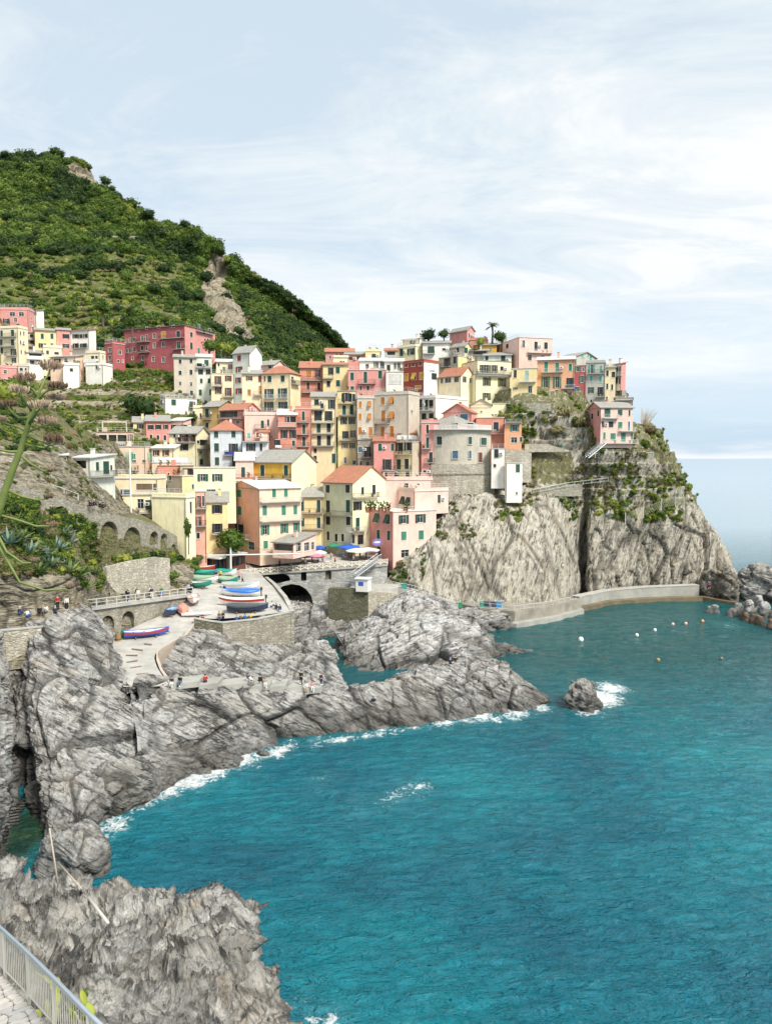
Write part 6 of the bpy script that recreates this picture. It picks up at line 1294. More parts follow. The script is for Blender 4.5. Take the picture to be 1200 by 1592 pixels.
# left bank growth
V, px, py = sample('left_bank', 3800, lambda V, px, py, Nn: (px > -30) & (px < 330) & (py > 560) & (py < 915) & ~((py > 700) & (py < 768 + px * .22)), 4)
nz = fbm(V / 4.0, 3, 25); k = ((nz > -.1) & (px < 160)) | (nz > .15) | ((py > 850) & (py < 872) & (nz > -.2)); k &= ~((px > 150) & (py < 862) & (py > 790)); k &= ~((py > 892) & (px < 150)); 
idx = np.where(fbm(V / 5.0, 2, 35) > .05, RS.choice([5, 8, 2], len(V)), RS.choice([2, 3, 4, 0], len(V)))
scatter('bank_undergrowth', V[k], idx[k], RS.uniform(.35, 1.0, len(V))[k], 'low bushes and grasses on the rocky left bank')
V, px, py = sample('left_bank', 420, lambda V, px, py, Nn: (px > -20) & (px < 320) & (py > 700) & (py < 780), 6); k = fbm(V / 4.0, 3, 26) > .02
scatter('bank_undergrowth', V[k], RS.choice([5, 2, 8, 9], k.sum()), RS.uniform(.3, .8, k.sum()), 'sparse weeds on the walls of the left bank')
# single trees
TR = MB().tube([(0, 0, -1.0), (.05, 0, .6), (0, .08, 1.3)], [.16, .11, .05], 6).tube([(.04, 0, .5), (.4, .1, 1.1)], [.07, .03], 5).tube([(.04, 0, .6), (-.35, -.1, 1.2)], [.06, .03], 5).mesh('trunk', BARK)
def tree(loc, s, k, label, group=None, name='tree', cz=1.35, sx=1.0):
    o = empty(name, loc, rp.uniform(0, 6), label, 'tree', group); inst('trunk', TR, o, M=Matrix.Scale(s, 4)); inst('crown', CROWN[k][rp.randrange(2)], o, M=Matrix.Translation((0, 0, cz * s)) @ Matrix.Diagonal((s * sx, s * sx, s, 1))); return o
mv, mpx, mpy = LOFTS['mountain'][0], *proj(LOFTS['mountain'][0])
def onhill(x, y):
    i = np.argmin((mpx - x) ** 2 + (mpy - y) ** 2 + (mv[:, 1] < 235) * 1e6); return Vector(mv[i])
dark = [(62,372),(50,380),(190,375),(205,388),(220,372),(240,396),(262,402),(276,418),(255,425),(280,398),(300,385),(310,395),(255,370),(145,352),(158,345),(120,352),(100,362),(30,350),(12,345),(80,340),(130,330),(210,350),(232,345),(300,430),(318,438),(272,455),(240,470),(226,486),(205,490),(185,486),(345,395),(340,388),(352,470),(372,520),(385,505),(400,500),(388,480),(240,455),(265,480),(290,470),(180,465),(155,476),(118,482)]
for i, (x, y) in enumerate(dark):
    p = onhill(x, y); s = p.y / 430 * rp.uniform(3.2, 4.6); kk = 'D' if i < 33 or i % 2 else 'M'
    tree(p - Vector((0, 0, s * .7)), s, kk, ('round dark evergreen tree ' if kk == 'D' else 'fresh green tree ') + ('above the pale roadside wall on the upper slope' if y < 375 and x < 160 else 'on the high shoulder near the skyline' if y < 375 else 'beside the pale mountain cliff' if x > 295 and y < 480 else 'on the slope right of the mountain cliff' if x > 330 else 'in the belt left of the mountain cliff' if y < 440 else 'just above the large dark red house'), 'evergreen trees on the mountain' if kk == 'D' else 'green trees low on the mountain')
for ps, l in (([(-10,331),(20,331),(52,333)], 'pale terrace wall crossing the upper left of the mountain'), ([(155,372),(190,374),(224,373)], 'low pale terrace wall in the middle of the mountain')):
    ribbon('terrace_wall', [onhill(x, y) + Vector((0, -1.5, 2.6)) for x, y in ps], .8, 60, STONE_LT, l)
sky_ = [(6,238,3.5,'D','bushy tree on the far left of the mountain skyline'),(86,236,4,'D','bushy tree on the very summit of the mountain'),(96,240,3,'D','small tree just right of the summit tree'),(168,287,4.2,'D','dark tree where the skyline rocks end'),(180,298,3,'M','small tree on the upper skyline slope'),(232,340,3.5,'D','lone pine-like tree halfway down the skyline'),(290,358,4.2,'D','bushy tree on the mid skyline shoulder'),(336,392,3.6,'D','tree above the pale mountain cliff'),(305,366,3,'M','light tree on the skyline near the cliff'),(455,476,3,'D','tree on the lower right skyline of the mountain'),(478,490,2.6,'D','last rounded tree low on the right skyline')]
for x, y, s, k, l in sky_: p = onhill(x, y); tree(p + Vector((0, 0, -.5)), s * p.y / 600 * 1.1, k, l)
gt = [(205,502,2.6,'M','green tree left of the large dark red house',250),(326,540,3.0,'M','leafy tree growing against the pink side of the red house',242),(350,545,2.4,'L','bright green tree above the beige house',246),(218,636,4.2,'D','brownish bare-twigged shrub tree on the valley terrace',206),(355,845,3.4,'M','green tree in the alley beside the salmon house',148),(255,695,1.5,'L','leafy tree before the mauve-pink row house',191),(300,650,1.6,'M','small tree at the arched doors of the white villa',211),(345,880,1.0,'L','bush by the head of the boat ramp',150),(665,522,2.4,'D','roof garden tree at the top of the village, left of the pink house',238),(690,520,1.8,'D','roof garden tree beside the highest pink house',237),(780,526,2.4,'M','spreading tree under the palm',231),(745,532,1.6,'L','light green shrub left of the palm',230),(160,480,3,'M','tree above the white house of the upper left row',258),(25,605,3,'M','big green bush under the small pink house',150),(8,625,3.4,'L','bright bush at the left edge above the stalk',140),(14,660,3.0,'M','lower bush at the left edge of the bank',134)]
for x, y, s, k, l, Y in gt: p = P(x, y, Y); tree(p - Vector((0, 0, s * 1.2)), s, k, l)
# cypress beside the yellow box house
c = P(293, 826, 137); cy = empty('cypress', (c.x, c.y, c.z - 2.2), 0, 'narrow columnar shrub against the salmon and yellow houses', 'shrub')
inst('foliage', CROWN['M'][0], cy, M=Matrix.Translation((0, 0, 2.5)) @ Matrix.Diagonal((.75, .75, 2.6, 1))); MB().tube([(0, 0, -2), (0, 0, 1.5)], .1, 6).build('trunk', BARK, cy)
# palm
def palm(loc, s, label):
    o = empty('palm_tree', loc, 0, label, 'palm'); MB().tube([(0, 0, -1.5), (.1, 0, 1), (0, .05, 2.2)], [.22, .17, .2], 8).build('trunk', BARK, o); b = MB()
    for k in range(26):
        an = k * 2.4; el = rp.uniform(.1, 1.25); pts_ = []
        for j in range(6): t = j / 5; r_ = 1.7 * t; pts_.append(Vector((math.cos(an) * r_ * math.cos(el), math.sin(an) * r_ * math.cos(el), 2.2 + r_ * math.sin(el) - .55 * t * t * 1.3)))
        for j in range(5):
            d = (pts_[j + 1] - pts_[j]); sd_ = d.cross(Vector((0, 0, 1))).normalized() * .26 * (1 - .5 * j / 5)
            for q in (-1, 1):
                for f in (0, .5): p = pts_[j] + d * f; b.quad(p, p + d * .3, p + sd_ * q * 1.4 + d * .9 - Vector((0, 0, .16)), p + sd_ * q + d * .35 - Vector((0, 0, .05)))
    b.build('fronds', LEAF_M, o); o.scale = (s,) * 3
palm(P(765, 524, 232), 1.5, 'palm tree standing on the village skyline')
def gb(x, y):
    Vv, gx, gy = LBP; i = int(np.argmin((gx - x) ** 2 + (gy - y) ** 2)); return P(x, y, float(Vv[i, 1]))
LBP = (LOFTS['left_bank'][0], *proj(LOFTS['left_bank'][0]))
# agaves
AG = [leafm('agave_leaf_blue', ((.13, .20, .16), (.20, .29, .24), (.33, .42, .36)), 0), leafm('agave_leaf_green', ((.08, .13, .04), (.16, .22, .07), (.28, .32, .13)), 0)]
def agave_mesh(mat, n=22):
    b = MB()
    for k in range(n):
        an = k * 2.399; el = .12 + 1.25 * (k / n) + rp.uniform(-.1, .1); L_ = rp.uniform(.75, 1.05); o_ = Vector((math.cos(an), math.sin(an), 0)); sd_ = Vector((-math.sin(an), math.cos(an), 0)); P_ = []
        for j in range(5): t = j / 4; P_.append(o_ * (.08 + L_ * t * math.cos(el)) + Vector((0, 0, .05 + L_ * t * math.sin(el) + .05 * t - .12 * t * t)))
        w = [.06, .085, .075, .045, .004]
        for j in range(4):
            u_ = Vector((0, 0, .03)); b.quad(P_[j] - sd_ * w[j] + u_, P_[j + 1] - sd_ * w[j + 1] + u_, P_[j + 1], P_[j]); b.quad(P_[j], P_[j + 1], P_[j + 1] + sd_ * w[j + 1] + u_, P_[j] + sd_ * w[j] + u_)
    return b.mesh('agave', mat)
AGM = [agave_mesh(AG[0]), agave_mesh(AG[1]), agave_mesh(AG[0], 16)]
ags = [(15,842,1.7,0,'blue-green agave at the left edge of the agave bank'),(48,858,1.6,0,'blue-green agave in the centre of the agave bank'),(32,835,1.5,1,'yellow-green agave above the blue ones'),(72,862,1.3,2,'small agave right of the central blue-green one'),(90,852,1.5,0,'tall blue-green agave on the right of the bank'),(98,828,1.3,0,'agave under the second blind arch'),(82,878,1.5,0,'pale agave low on the bank'),(108,885,1.4,1,'green agave near the lower end of the bank'),(122,893,1.4,1,'green agave beside the white rock'),(135,912,1.2,1,'agave hanging lowest over the white rock'),(60,885,1.1,1,'small agave among dry grass'),(112,838,1.2,2,'agave at the foot of the retaining wall'),(22,815,1.6,1,'variegated yellow agave highest on the bank'),(45,822,1.5,1,'second yellow agave beside the green bush'),(168,885,1.0,0,'single agave on the garden wall by the walkway'),(148,888,1.1,1,'small green agave on the slope above the walkway end')]
for x, y, s, k, l in ags: o = inst('agave', AGM[k], loc=gb(x, y + 6), rz=x); o.scale = (s * 1.5,) * 3; tag(o, l, 'agave')
for x, y, Y, s, l in [(898,688,196,1.6,'large blue agave on the promontory slope'),(878,678,198,1.3,'agave above the large blue one'),(872,695,196,1.2,'agave left of the large blue one'),(1052,772,199,1.2,'agave near the sea edge of the promontory'),(945,805,188,1.2,'agave at the top of the right cliff'),(890,690,196,1.0,'small agave between the promontory ones')]:
    o = inst('agave', AGM[0], loc=P(x, y, Y), rz=x); o.scale = (s * 1.3,) * 3; tag(o, l, 'agave')
for x, y, Y, s, k, l in [(35,812,92,1.7,'M','round green bush above the agaves'),(60,855,93,1.4,'Y','dry bush among the agaves'),(85,880,93,1.4,'Y','brownish bush low in the agave bank'),(105,872,94,1.0,'L','yellow-green spurge on the agave bank'),(138,878,98,1.4,'L','yellow-green bush beside the white rock'),(188,872,118,1.8,'L','bright round bush on top of the garden wall'),(160,882,108,1.0,'L','small bush at the left end of the garden wall'),(225,866,126,1.2,'M','low bush under the small blind arches'),(240,868,127,1.4,'D','dark bush hanging over the garden wall'),(268,895,128,1.5,'M','ivy-like bush trailing down to the walkway'),(262,872,130,1.4,'M','bush at the right end of the garden wall'),(128,905,96,1.3,'M','green bush hanging over the white rock'),(1010,668,205,2.6,'Y','large grey-green shrub right of the promontory villa'),(1000,690,200,2.2,'M','green shrub below the promontory villa railing'),(1045,740,202,1.6,'D','dark shrub at the sea edge of the promontory'),(985,712,198,1.8,'M','round shrub beneath the villa terrace'),(840,640,200,2.4,'D','dark shrub under the small yellow house'),(812,650,198,1.6,'M','shrub beside the green screen'),(880,640,199,3.0,'Y','tall dry reeds below the orange house'),(905,655,199,2.6,'Y','dry brush left of the promontory villa'),(868,668,197,2.4,'Y','brushwood on the promontory slope'),(930,798,187,1.4,'L','bright green clump on the lip of the right cliff')]:
    o = inst('bush', BUSH[k][0], loc=gb(x, y) if x < 165 else P(x, y, Y), rz=x); o.scale = (s, s, s * .95); tag(o, l, 'bush')
# cut reeds standing by the villa
b = MB()
for k in range(60): a = P(1003 + rp.uniform(-6, 6), 660, 206 + rp.uniform(-1, 1)); b.tube([a, a + Vector((rp.uniform(-1.6, 2.6), rp.uniform(-.6, .6), rp.uniform(2.5, 4.6)))], [.05, .02], 3)
tag(b.build('dry_reeds', plain('dry_reed', (.42, .34, .22), .9)), 'bundle of pale bare branches right of the promontory villa', 'branches')
# promontory walls, fences and nets
ribbon('terrace_wall', [P(812,655,197), P(835,652,197), P(856,652,198)], .5, 49, STONE, 'stone retaining wall under the green screen')
o = MB().box(0, 8, 0, .1, 0, 1.3).build('screen', plain('green_screen', (.015, .06, .06), .7)); p = P(808, 647, 197.5); o.location = p; tag(o, 'long dark green screen fence on the promontory', 'screen')
ribbon('terrace_wall', [P(816,690,193), P(850,690,193.5), P(885,700,194)], .5, 36.5, STONE_LT, 'pale stone wall on the slope below the green screen')
ribbon('terrace_wall', [P(925,708,195), P(965,708,195.5), P(1015,706,199)], .6, 32.5, STONE, 'stone terrace wall under the promontory villa')
ribbon('terrace_wall', [P(828,760,186), P(880,752,188), P(905,754,190)], .5, 25.6, STONE, 'grey retaining wall above the bolted cliff')
ribbon('bastion_side_wall', [P(785,698,188), P(812,700,188), P(826,704,189)], 1, 29, STONE_LT, 'tall stone wall between the bastion and the slope')
railing('terrace_railing', [P(925,712,194.6), P(965,711,195.2), P(1016,710,198.6)], 1.1, 'pale fence along the terrace under the promontory villa', LTGR, 2.2, mid=2, r=.04)
railing('path_railing', [P(826,768,185.6), P(880,757,187.6), P(945,749,192)], 1.0, 'thin fence on the path above the bolted cliff', LTGR, 2.4, mid=1, r=.03)
stairs('villa_stairs', P(940,689,191), P(912,712,188), 1.2, 'grey outside stairs descending from the promontory villa', STEEL, 10)
for pts_, l in (([(972,812),(1000,802),(1028,790)], 'wire safety net strung along the lip of the right cliff'), ([(1028,790),(1050,786),(1068,782)], 'second wire net at the seaward end of the cliff lip')):
    q = [P(x, y, 188.5) for x, y in pts_]; o = empty('safety_net', q[0], 0, l, 'net'); b = MB()
    for i in range(2):
        for k in range(9):
            a = lerp(q[i], q[i + 1], k / 8) - q[0]; a2 = lerp(q[i], q[i + 1], min(1, (k + 2) / 8)) - q[0]; b.tube([a, a2 + Vector((0, 0, 2))], .035, 3); b.tube([a2, a + Vector((0, 0, 2))], .035, 3)
    b.build('mesh_panel', plain('net_wire', (.36, .36, .24), .7), o)
    for p_ in q[:2]: MB().box(-.07, .07, -.07, .07, -.5, 2.4).build('post', LTGR, o).location = p_ - q[0]

# ------------------------------------------------------------------ ground finding
GP = {k: (LOFTS[k][0], *proj(LOFTS[k][0])) for k in ('boat_yard_terrace', 'boat_ramp', 'piazza', 'coast_rock_shelf', 'middle_rocks', 'left_sea_cliff', 'left_bank', 'near_rock_spur', 'promontory')}
def gnd(px, py, *names):
    best = None
    for k in names or ('boat_yard_terrace', 'boat_ramp'):
        V, x, y = GP[k]; d = (x - px) ** 2 + (y - py) ** 2; i = int(np.argmin(d + V[:, 1] * .02))
        if best is None or d[i] < best[0]: best = (d[i], V[i])
    return P(px, py, float(best[1][1]))

# ------------------------------------------------------------------ boats
def boat(loc, L_, B_, h, heading, hull, inner, label, rim=None, cover=None, over=False, motor=False, transom=.55, stripe=None, roll=0, group=None, seats=3, gear=None):
    o = empty('rowing_boat' if not motor else 'motor_boat', loc, heading, label, 'boat', group)
    n = 11; st = [k / (n - 1) for k in range(n)]
    hw = lambda t: B_ / 2 * ((transom + (1 - transom) * min(1, t / .4) ** .8) if t < .4 else max(.02, math.cos((t - .4) / .6 * math.pi / 2) ** .75))
    sh = lambda t: h * (1 + .18 * (1 - t * 2) ** 2 * (t < .5) + .42 * max(0, (t - .5) / .5) ** 2); kl = lambda t: h * .55 * max(0, (t - .78) / .22) ** 2
    def sec(t, s, zo=0.0, dz=0.0):
        w = hw(t) * s; z0 = kl(t) + zo; z1 = sh(t) - dz; return [(-w, z1), (-w * .93, z0 + (z1 - z0) * .55), (-w * .62, z0 + (z1 - z0) * .16), (0, z0), (w * .62, z0 + (z1 - z0) * .16), (w * .93, z0 + (z1 - z0) * .55), (w, z1)]
    def shell(s, zo, dz, flip=False):
        b = MB(); S_ = [[(-L_ / 2 + L_ * t * (1 if s == 1 else .985) + (0 if s == 1 else .02), y, z) for y, z in sec(t, s, zo, dz)] for t in st]
        for i in range(n - 1):
            for j in range(6):
                q = (S_[i][j], S_[i + 1][j], S_[i + 1][j + 1], S_[i][j + 1]); b.quad(*(q[::-1] if flip else q), m=1 if stripe and j in (0, 5) else 0)
        b.quad(*(S_[0] if flip else S_[0][::-1])); return b
    R_ = Matrix.Identity(4)
    if over: R_ = Matrix.Translation((0, 0, h * 1.25)) @ Matrix.Rotation(math.pi, 4, 'X')
    elif roll: R_ = Matrix.Rotation(R(roll), 4, 'X')
    def add(nme, b, m_, smooth=False): q = b.build(nme, m_, o, smooth); q.matrix_basis = R_; return q
    add('hull', shell(1, 0, 0), [hull, stripe or hull], True); add('inner_hull', shell(.90, .07, .05, True), inner, True)
    b = MB()
    for s in (-1, 1): b.tube([(-L_ / 2 + L_ * t, s * hw(t) * .96, sh(t)) for t in st], .055, 5)
    b.tube([(-L_ / 2, -hw(0) * .96, sh(0)), (-L_ / 2, hw(0) * .96, sh(0))], .055, 5); add('gunwale', b, rim or hull)
    b = MB(); b.tube([(-L_ / 2 + .1, 0, .0), (L_ * .28, 0, 0), (L_ / 2 - .05, 0, h * .5), (L_ / 2 + .02, 0, sh(1) + .05)], .05, 5); add('keel', b, rim or hull)
    if cover:
        b = MB(); S_ = [[(-L_ / 2 + L_ * t, hw(t) * 1.04 * y, sh(t) + .04 + (z + .05 * math.sin(9 * t + 3 * y)) * (.25 + .75 * math.sin(math.pi * min(1, t + .12)))) for y, z in ((-1.02, -.28), (-1.02, .0), (-.6, .14), (0, .38), (.6, .14), (1.02, 0), (1.02, -.28))] for t in st]
        for i in range(n - 1):
            for j in range(6): b.quad(S_[i][j], S_[i + 1][j], S_[i + 1][j + 1], S_[i][j + 1])
        b.quad(*S_[0]); add('tarpaulin', b, cover, True)
    elif not over:
        for k in range(seats): t = .22 + .24 * k; x = -L_ / 2 + L_ * t; add('bench', MB().box(x - .12, x + .12, -hw(t) * .86, hw(t) * .86, sh(t) - .24, sh(t) - .19), rim or inner)
        if gear: add('gear', leaf_ball(random.Random(3), 30, .2, True, .5), gear).matrix_basis = R_ @ Matrix.Translation((-.3, 0, h * .7)) @ Matrix.Diagonal((.7, .45, .4, 1))
    if motor:
        m_ = MB(); m_.box(-L_ / 2 - .38, -L_ / 2 - .05, -.17, .17, h + .1, h + .62); m_.box(-L_ / 2 - .26, -L_ / 2 - .12, -.06, .06, h - .7, h + .1); m_.box(-L_ / 2 - .34, -L_ / 2 - .04, -.1, .1, h - .85, h - .7); add('outboard_motor', m_, IRON)
    for x in (-L_ * .25, L_ * .2):
        if not over: MB().box(x - .08, x + .08, -B_ * .35, B_ * .35, -.22, .02).build('chock', WOOD, o)
    return o
pb = lambda n, c: plain('boat_' + n, c, .35, var=.06)
BW_, BB, BG, BR_, BN = pb('white', (.78, .77, .74)), pb('blue', (.03, .10, .50)), pb('green', (.02, .22, .15)), pb('red', (.38, .05, .04)), pb('navy', (.025, .04, .09))
TB, TG, TW, TS = pb('tarp_blue', (.02, .16, .62)), pb('tarp_green', (.02, .33, .24)), pb('tarp_pale_green', (.30, .42, .30)), pb('tarp_grey', (.36, .40, .40))
g_ = lambda x, y, dz=.22: gnd(x, y) + Vector((0, 0, dz))
boat(g_(228, 991), 6.2, 1.9, .75, R(24), BB, BW_, 'long blue rowing boat with white interior lying across the ramp', rim=BB, stripe=BR_, gear=TG, seats=4)
boat(g_(266, 957), 3.6, 1.9, .75, R(-100), BN, pb('pale_blue', (.42, .55, .62)), 'small dark blue boat with pale inside beside the upturned pink one', rim=pb('mid_blue', (.06, .18, .40)))
boat(g_(284, 951, .1), 3.8, 1.9, .8, R(-76), pb('pink', (.72, .30, .24)), pb('pink', (.72, .30, .24)), 'upturned pinkish-red boat beside the dark blue one', over=True)
boat(g_(301, 938), 4.8, 2.1, .8, R(-78), BW_, BW_, 'white boat with a red keel line pointing down the ramp', rim=pb('pale_red', (.6, .28, .22)), stripe=BW_)
boat(g_(306, 958, .1), 4.6, 1.3, .35, R(12), BW_, BW_, 'flat white dinghy lying at the top of the boat ramp', seats=1)
for i, (x, y, c, ru, cv, l, lab) in enumerate([(313,889,BR_,BW_,None,5.8,'dark red boat with white trim nearest the restaurant pavilion'),(312,897,BG,TB,TG,6.2,'green covered boat with a blue bow in the left column'),(314,906,BW_,BR_,TW,6.0,'white covered boat in the left column of the yard'),(308,914,BG,BG,None,4.6,'dark green boat at the front of the left column'),(318,884,BW_,BW_,BW_,5.4,'white wrapped boat at the back by the pavilion')]):
    boat(g_(x, y), l, 2.0, .8, R((4, -3, -2, 3, -4)[i]), c, BW_, lab, rim=ru, cover=cv, stripe=BW_ if i == 2 else None)
for i, (x, y, c, cv, l, lab, mo) in enumerate([(352,896,BW_,TG,3.8,'small boat under a bright green tarpaulin at the top of the yard',False),(355,908,BG,TW,3.6,'small boat under a pale green tarpaulin',False),(374,917,BW_,TS,6.6,'white boat under a grey tarpaulin, behind the blue covered one',False),(374,928,BW_,TB,6.8,'white boat under a bright blue tarpaulin',True),(376,941,BW_,None,7.4,'long open white motor boat between blue cover and dark dinghy',True),(385,952,BN,pb('tarp_dark', (.06,.07,.08)),6.4,'dark grey inflatable at the front of the right column',False)]):
    boat(g_(x, y), l, 2.2, .85, R(180 + (3, -4, 2, -3, 2, -2)[i]) if mo else R((3, -4, 2, -3, 2, 4)[i]), c, BW_, lab, cover=cv, motor=mo, stripe=BR_ if i == 4 else None)

# ------------------------------------------------------------------ people
def skin_mesh(name, J, E, root, sub=1):
    me = bpy.data.meshes.new(name); keys = list(J); me.from_pydata([J[k][0] for k in keys], [(keys.index(a), keys.index(b_)) for a, b_ in E], []); o = bpy.data.objects.new(name, me); COL.objects.link(o)
    md = o.modifiers.new('s', 'SKIN'); md.use_smooth_shade = True
    for i, k in enumerate(keys):
        v = me.skin_vertices[0].data[i]; v.radius = (J[k][1], J[k][1] * (.75 if k in ('pelvis', 'spine', 'chest') else 1)); v.use_root = (k == root)
    if sub: o.modifiers.new('u', 'SUBSURF').levels = sub
    dg = bpy.context.evaluated_depsgraph_get(); r = bpy.data.meshes.new_from_object(o.evaluated_get(dg)); r.name = name; bpy.data.objects.remove(o); return r
def make_pose(kind):
    J = {'pelvis': ((0, 0, .93), .135), 'spine': ((0, 0, 1.15), .125), 'chest': ((0, 0, 1.36), .15), 'neck': ((0, 0, 1.49), .055), 'head': ((0, -.015, 1.61), .092), 'crown': ((0, 0, 1.69), .075), 'nose': ((0, -.115, 1.60), .022)}
    for s, n in ((-1, 'l'), (1, 'r')):
        J['sh' + n] = ((s * .175, 0, 1.42), .065); J['el' + n] = ((s * .235, .03, 1.15), .048); J['wr' + n] = ((s * .22, -.06, .92), .034); J['ha' + n] = ((s * .21, -.10, .83), .036)
        J['hi' + n] = ((s * .095, 0, .86), .10); J['kn' + n] = ((s * .10, -.02, .50), .066); J['an' + n] = ((s * .10, .03, .10), .045); J['to' + n] = ((s * .11, -.15, .045), .045)
    if kind == 'walk':
        J['knl'] = ((-.1, -.16, .52), .066); J['anl'] = ((-.1, -.25, .12), .045); J['tol'] = ((-.1, -.42, .06), .045); J['knr'] = ((.1, .06, .50), .066); J['anr'] = ((.1, .32, .14), .045); J['tor'] = ((.1, .18, .045), .045)
        J['wrl'] = ((-.22, .18, .95), .034); J['hal'] = ((-.22, .20, .86), .036); J['wrr'] = ((.22, -.24, .98), .034); J['har'] = ((.22, -.30, .91), .036)
    if kind in ('sit', 'sitdown'):
        for k in list(J):
            (x, y, z), r_ = J[k]
            if k[:2] in ('pe', 'sp', 'ch', 'ne', 'he', 'cr', 'no', 'sh', 'el', 'wr', 'ha'): J[k] = ((x, y - (z - .93) * .18 - (0 if k[:2] not in ('wr', 'ha') else .22), z - .80), r_)
        for s, n in ((-1, 'l'), (1, 'r')):
            J['hi' + n] = ((s * .10, -.06, .12), .10)
            if kind == 'sit': J['kn' + n] = ((s * .12, -.42, .14), .066); J['an' + n] = ((s * .12, -.46, -.28), .045); J['to' + n] = ((s * .12, -.62, -.34), .045)
            else: J['kn' + n] = ((s * .13, -.36, .42), .066); J['an' + n] = ((s * .13, -.55, .08), .045); J['to' + n] = ((s * .13, -.70, .03), .045)
            J['wr' + n] = ((s * .17, -.36, .26), .034); J['ha' + n] = ((s * .12, -.42, .24), .036)
    ab = [('pelvis', 'spine'), ('spine', 'chest'), ('chest', 'neck'), ('neck', 'head'), ('head', 'crown'), ('head', 'nose')]
    for n in 'lr': ab += [('chest', 'sh' + n), ('sh' + n, 'el' + n), ('el' + n, 'wr' + n), ('wr' + n, 'ha' + n), ('pelvis', 'hi' + n), ('hi' + n, 'kn' + n), ('kn' + n, 'an' + n), ('an' + n, 'to' + n)]
    def sub(keep, g, add=()):
        return {k: (J[k][0], J[k][1] * g) for k in J if k in keep}, [e for e in ab if e[0] in keep and e[1] in keep]
    body = skin_mesh('body', J, ab, 'pelvis')
    top = skin_mesh('jacket', *sub({'pelvis', 'spine', 'chest', 'shl', 'shr', 'ell', 'elr', 'wrl', 'wrr'}, 1.22), 'pelvis')
    bot = skin_mesh('trousers', *sub({'pelvis', 'hil', 'hir', 'knl', 'knr', 'anl', 'anr'}, 1.18), 'pelvis')
    sho = [skin_mesh('shoe', *sub({'an' + n, 'to' + n}, 1.25), 'an' + n, 0) for n in 'lr']
    hd = Vector(J['head'][0]); bm = bmesh.new(); bmesh.ops.create_icosphere(bm, subdivisions=2, radius=.118)
    bmesh.ops.delete(bm, geom=[v for v in bm.verts if v.co.z < -.02 and v.co.y < .035 or v.co.y < -.085], context='VERTS')
    for v in bm.verts: v.co = Vector((v.co.x * .95, v.co.y * 1.05 + .03, v.co.z * 1.05 + .045)) + hd
    hair = bpy.data.meshes.new('hair'); bm.to_mesh(hair); bm.free()
    ey = MB()
    for s in (-1, 1): ey.box(hd.x + s * .035 - .012, hd.x + s * .035 + .012, hd.y - .10, hd.y - .085, hd.z + .015, hd.z + .035)
    ey.box(hd.x - .025, hd.x + .025, hd.y - .10, hd.y - .088, hd.z - .055, hd.z - .045)
    ms = dict(body=body, jacket=top, trousers=bot, shoe=sho, hair=hair, face=ey.mesh('face', plain('eye_dark', (.04, .03, .03))))
    for m_ in (body, top, bot, hair, *sho): m_.materials.clear(); m_.materials.append(None)
    return ms
POSE = {k: make_pose(k) for k in ('stand', 'walk', 'sit', 'sitdown')}
CLO = dict(navy=(.02, .035, .09), black=(.018, .018, .02), white=(.75, .74, .72), red=(.45, .03, .03), blue=(.03, .15, .50), jeans=(.06, .12, .24), grey=(.20, .21, .22), yellow=(.72, .52, .05), orange=(.66, .22, .04), teal=(.03, .28, .28), pink=(.62, .28, .30), green=(.05, .20, .08), beige=(.45, .38, .28), brown=(.16, .10, .06), light=(.38, .48, .58), khaki=(.22, .20, .12))
def clo(c): return plain('cloth_' + c, CLO[c], .85, spec=.2)
SKINM = plain('skin', (.48, .30, .21), .6); HAIRM = [plain('hair_dark', (.03, .02, .015), .6), plain('hair_brown', (.12, .07, .04), .6), plain('hair_fair', (.42, .30, .15), .6), plain('hair_grey', (.4, .4, .38), .6)]
pr = random.Random(21)
def person(loc, kind, top, bot, face, label, group=None, hair=None, s=None, pack=False):
    o = empty('person', loc, R(face), label, 'person', group); ms = POSE[kind]; s = s or pr.uniform(.96, 1.06); o.scale = (s, s, s)
    q = lambda n, me, m_: inst(n, me, o, mats=[m_])
    q('body', ms['body'], SKINM); q('jacket', ms['jacket'], clo(top)); q('trousers', ms['trousers'], clo(bot))
    for m_ in ms['shoe']: q('shoe', m_, clo('black') if pr.random() < .6 else clo('white'))
    q('hair', ms['hair'], HAIRM[pr.randrange(4)] if hair is None else HAIRM[hair]); inst('face', ms['face'], o)
    if pack:
        b = MB().box(-.15, .15, .15, .32, 1.05, 1.48) if kind in ('stand', 'walk') else MB().box(-.15, .15, .12, .28, .22, .62); b.build('backpack', clo('black'), o)
    return o
LB_ = lambda x, y: gnd(x, y, 'left_bank') + Vector((0, 0, .25))
for x, y, k, t, b_, f, l in [(30,958,'sitdown','navy','jeans',150,'person in a navy jacket sitting at the left of the rock ledge'),(42,962,'sitdown','white','blue',160,'person in bright blue trousers sitting on the rock ledge'),(62,956,'sitdown','black','black',20,'person all in black sitting in the middle of the rock ledge'),(72,955,'sitdown','white','grey',0,'person in a white top sitting on the rock ledge'),(86,957,'sitdown','navy','black',200,'person in dark navy sitting below the one in red'),(90,950,'stand','red','black',40,'person in a red jacket standing on the rock ledge'),(104,952,'stand','white','black',20,'person in a white shirt and black trousers standing on the rock ledge')]:
    person(LB_(x, y), k, t, b_, f, l, 'people on the rock ledge', pack=(x == 90))
pa_, pb_2, nn_ = PROM
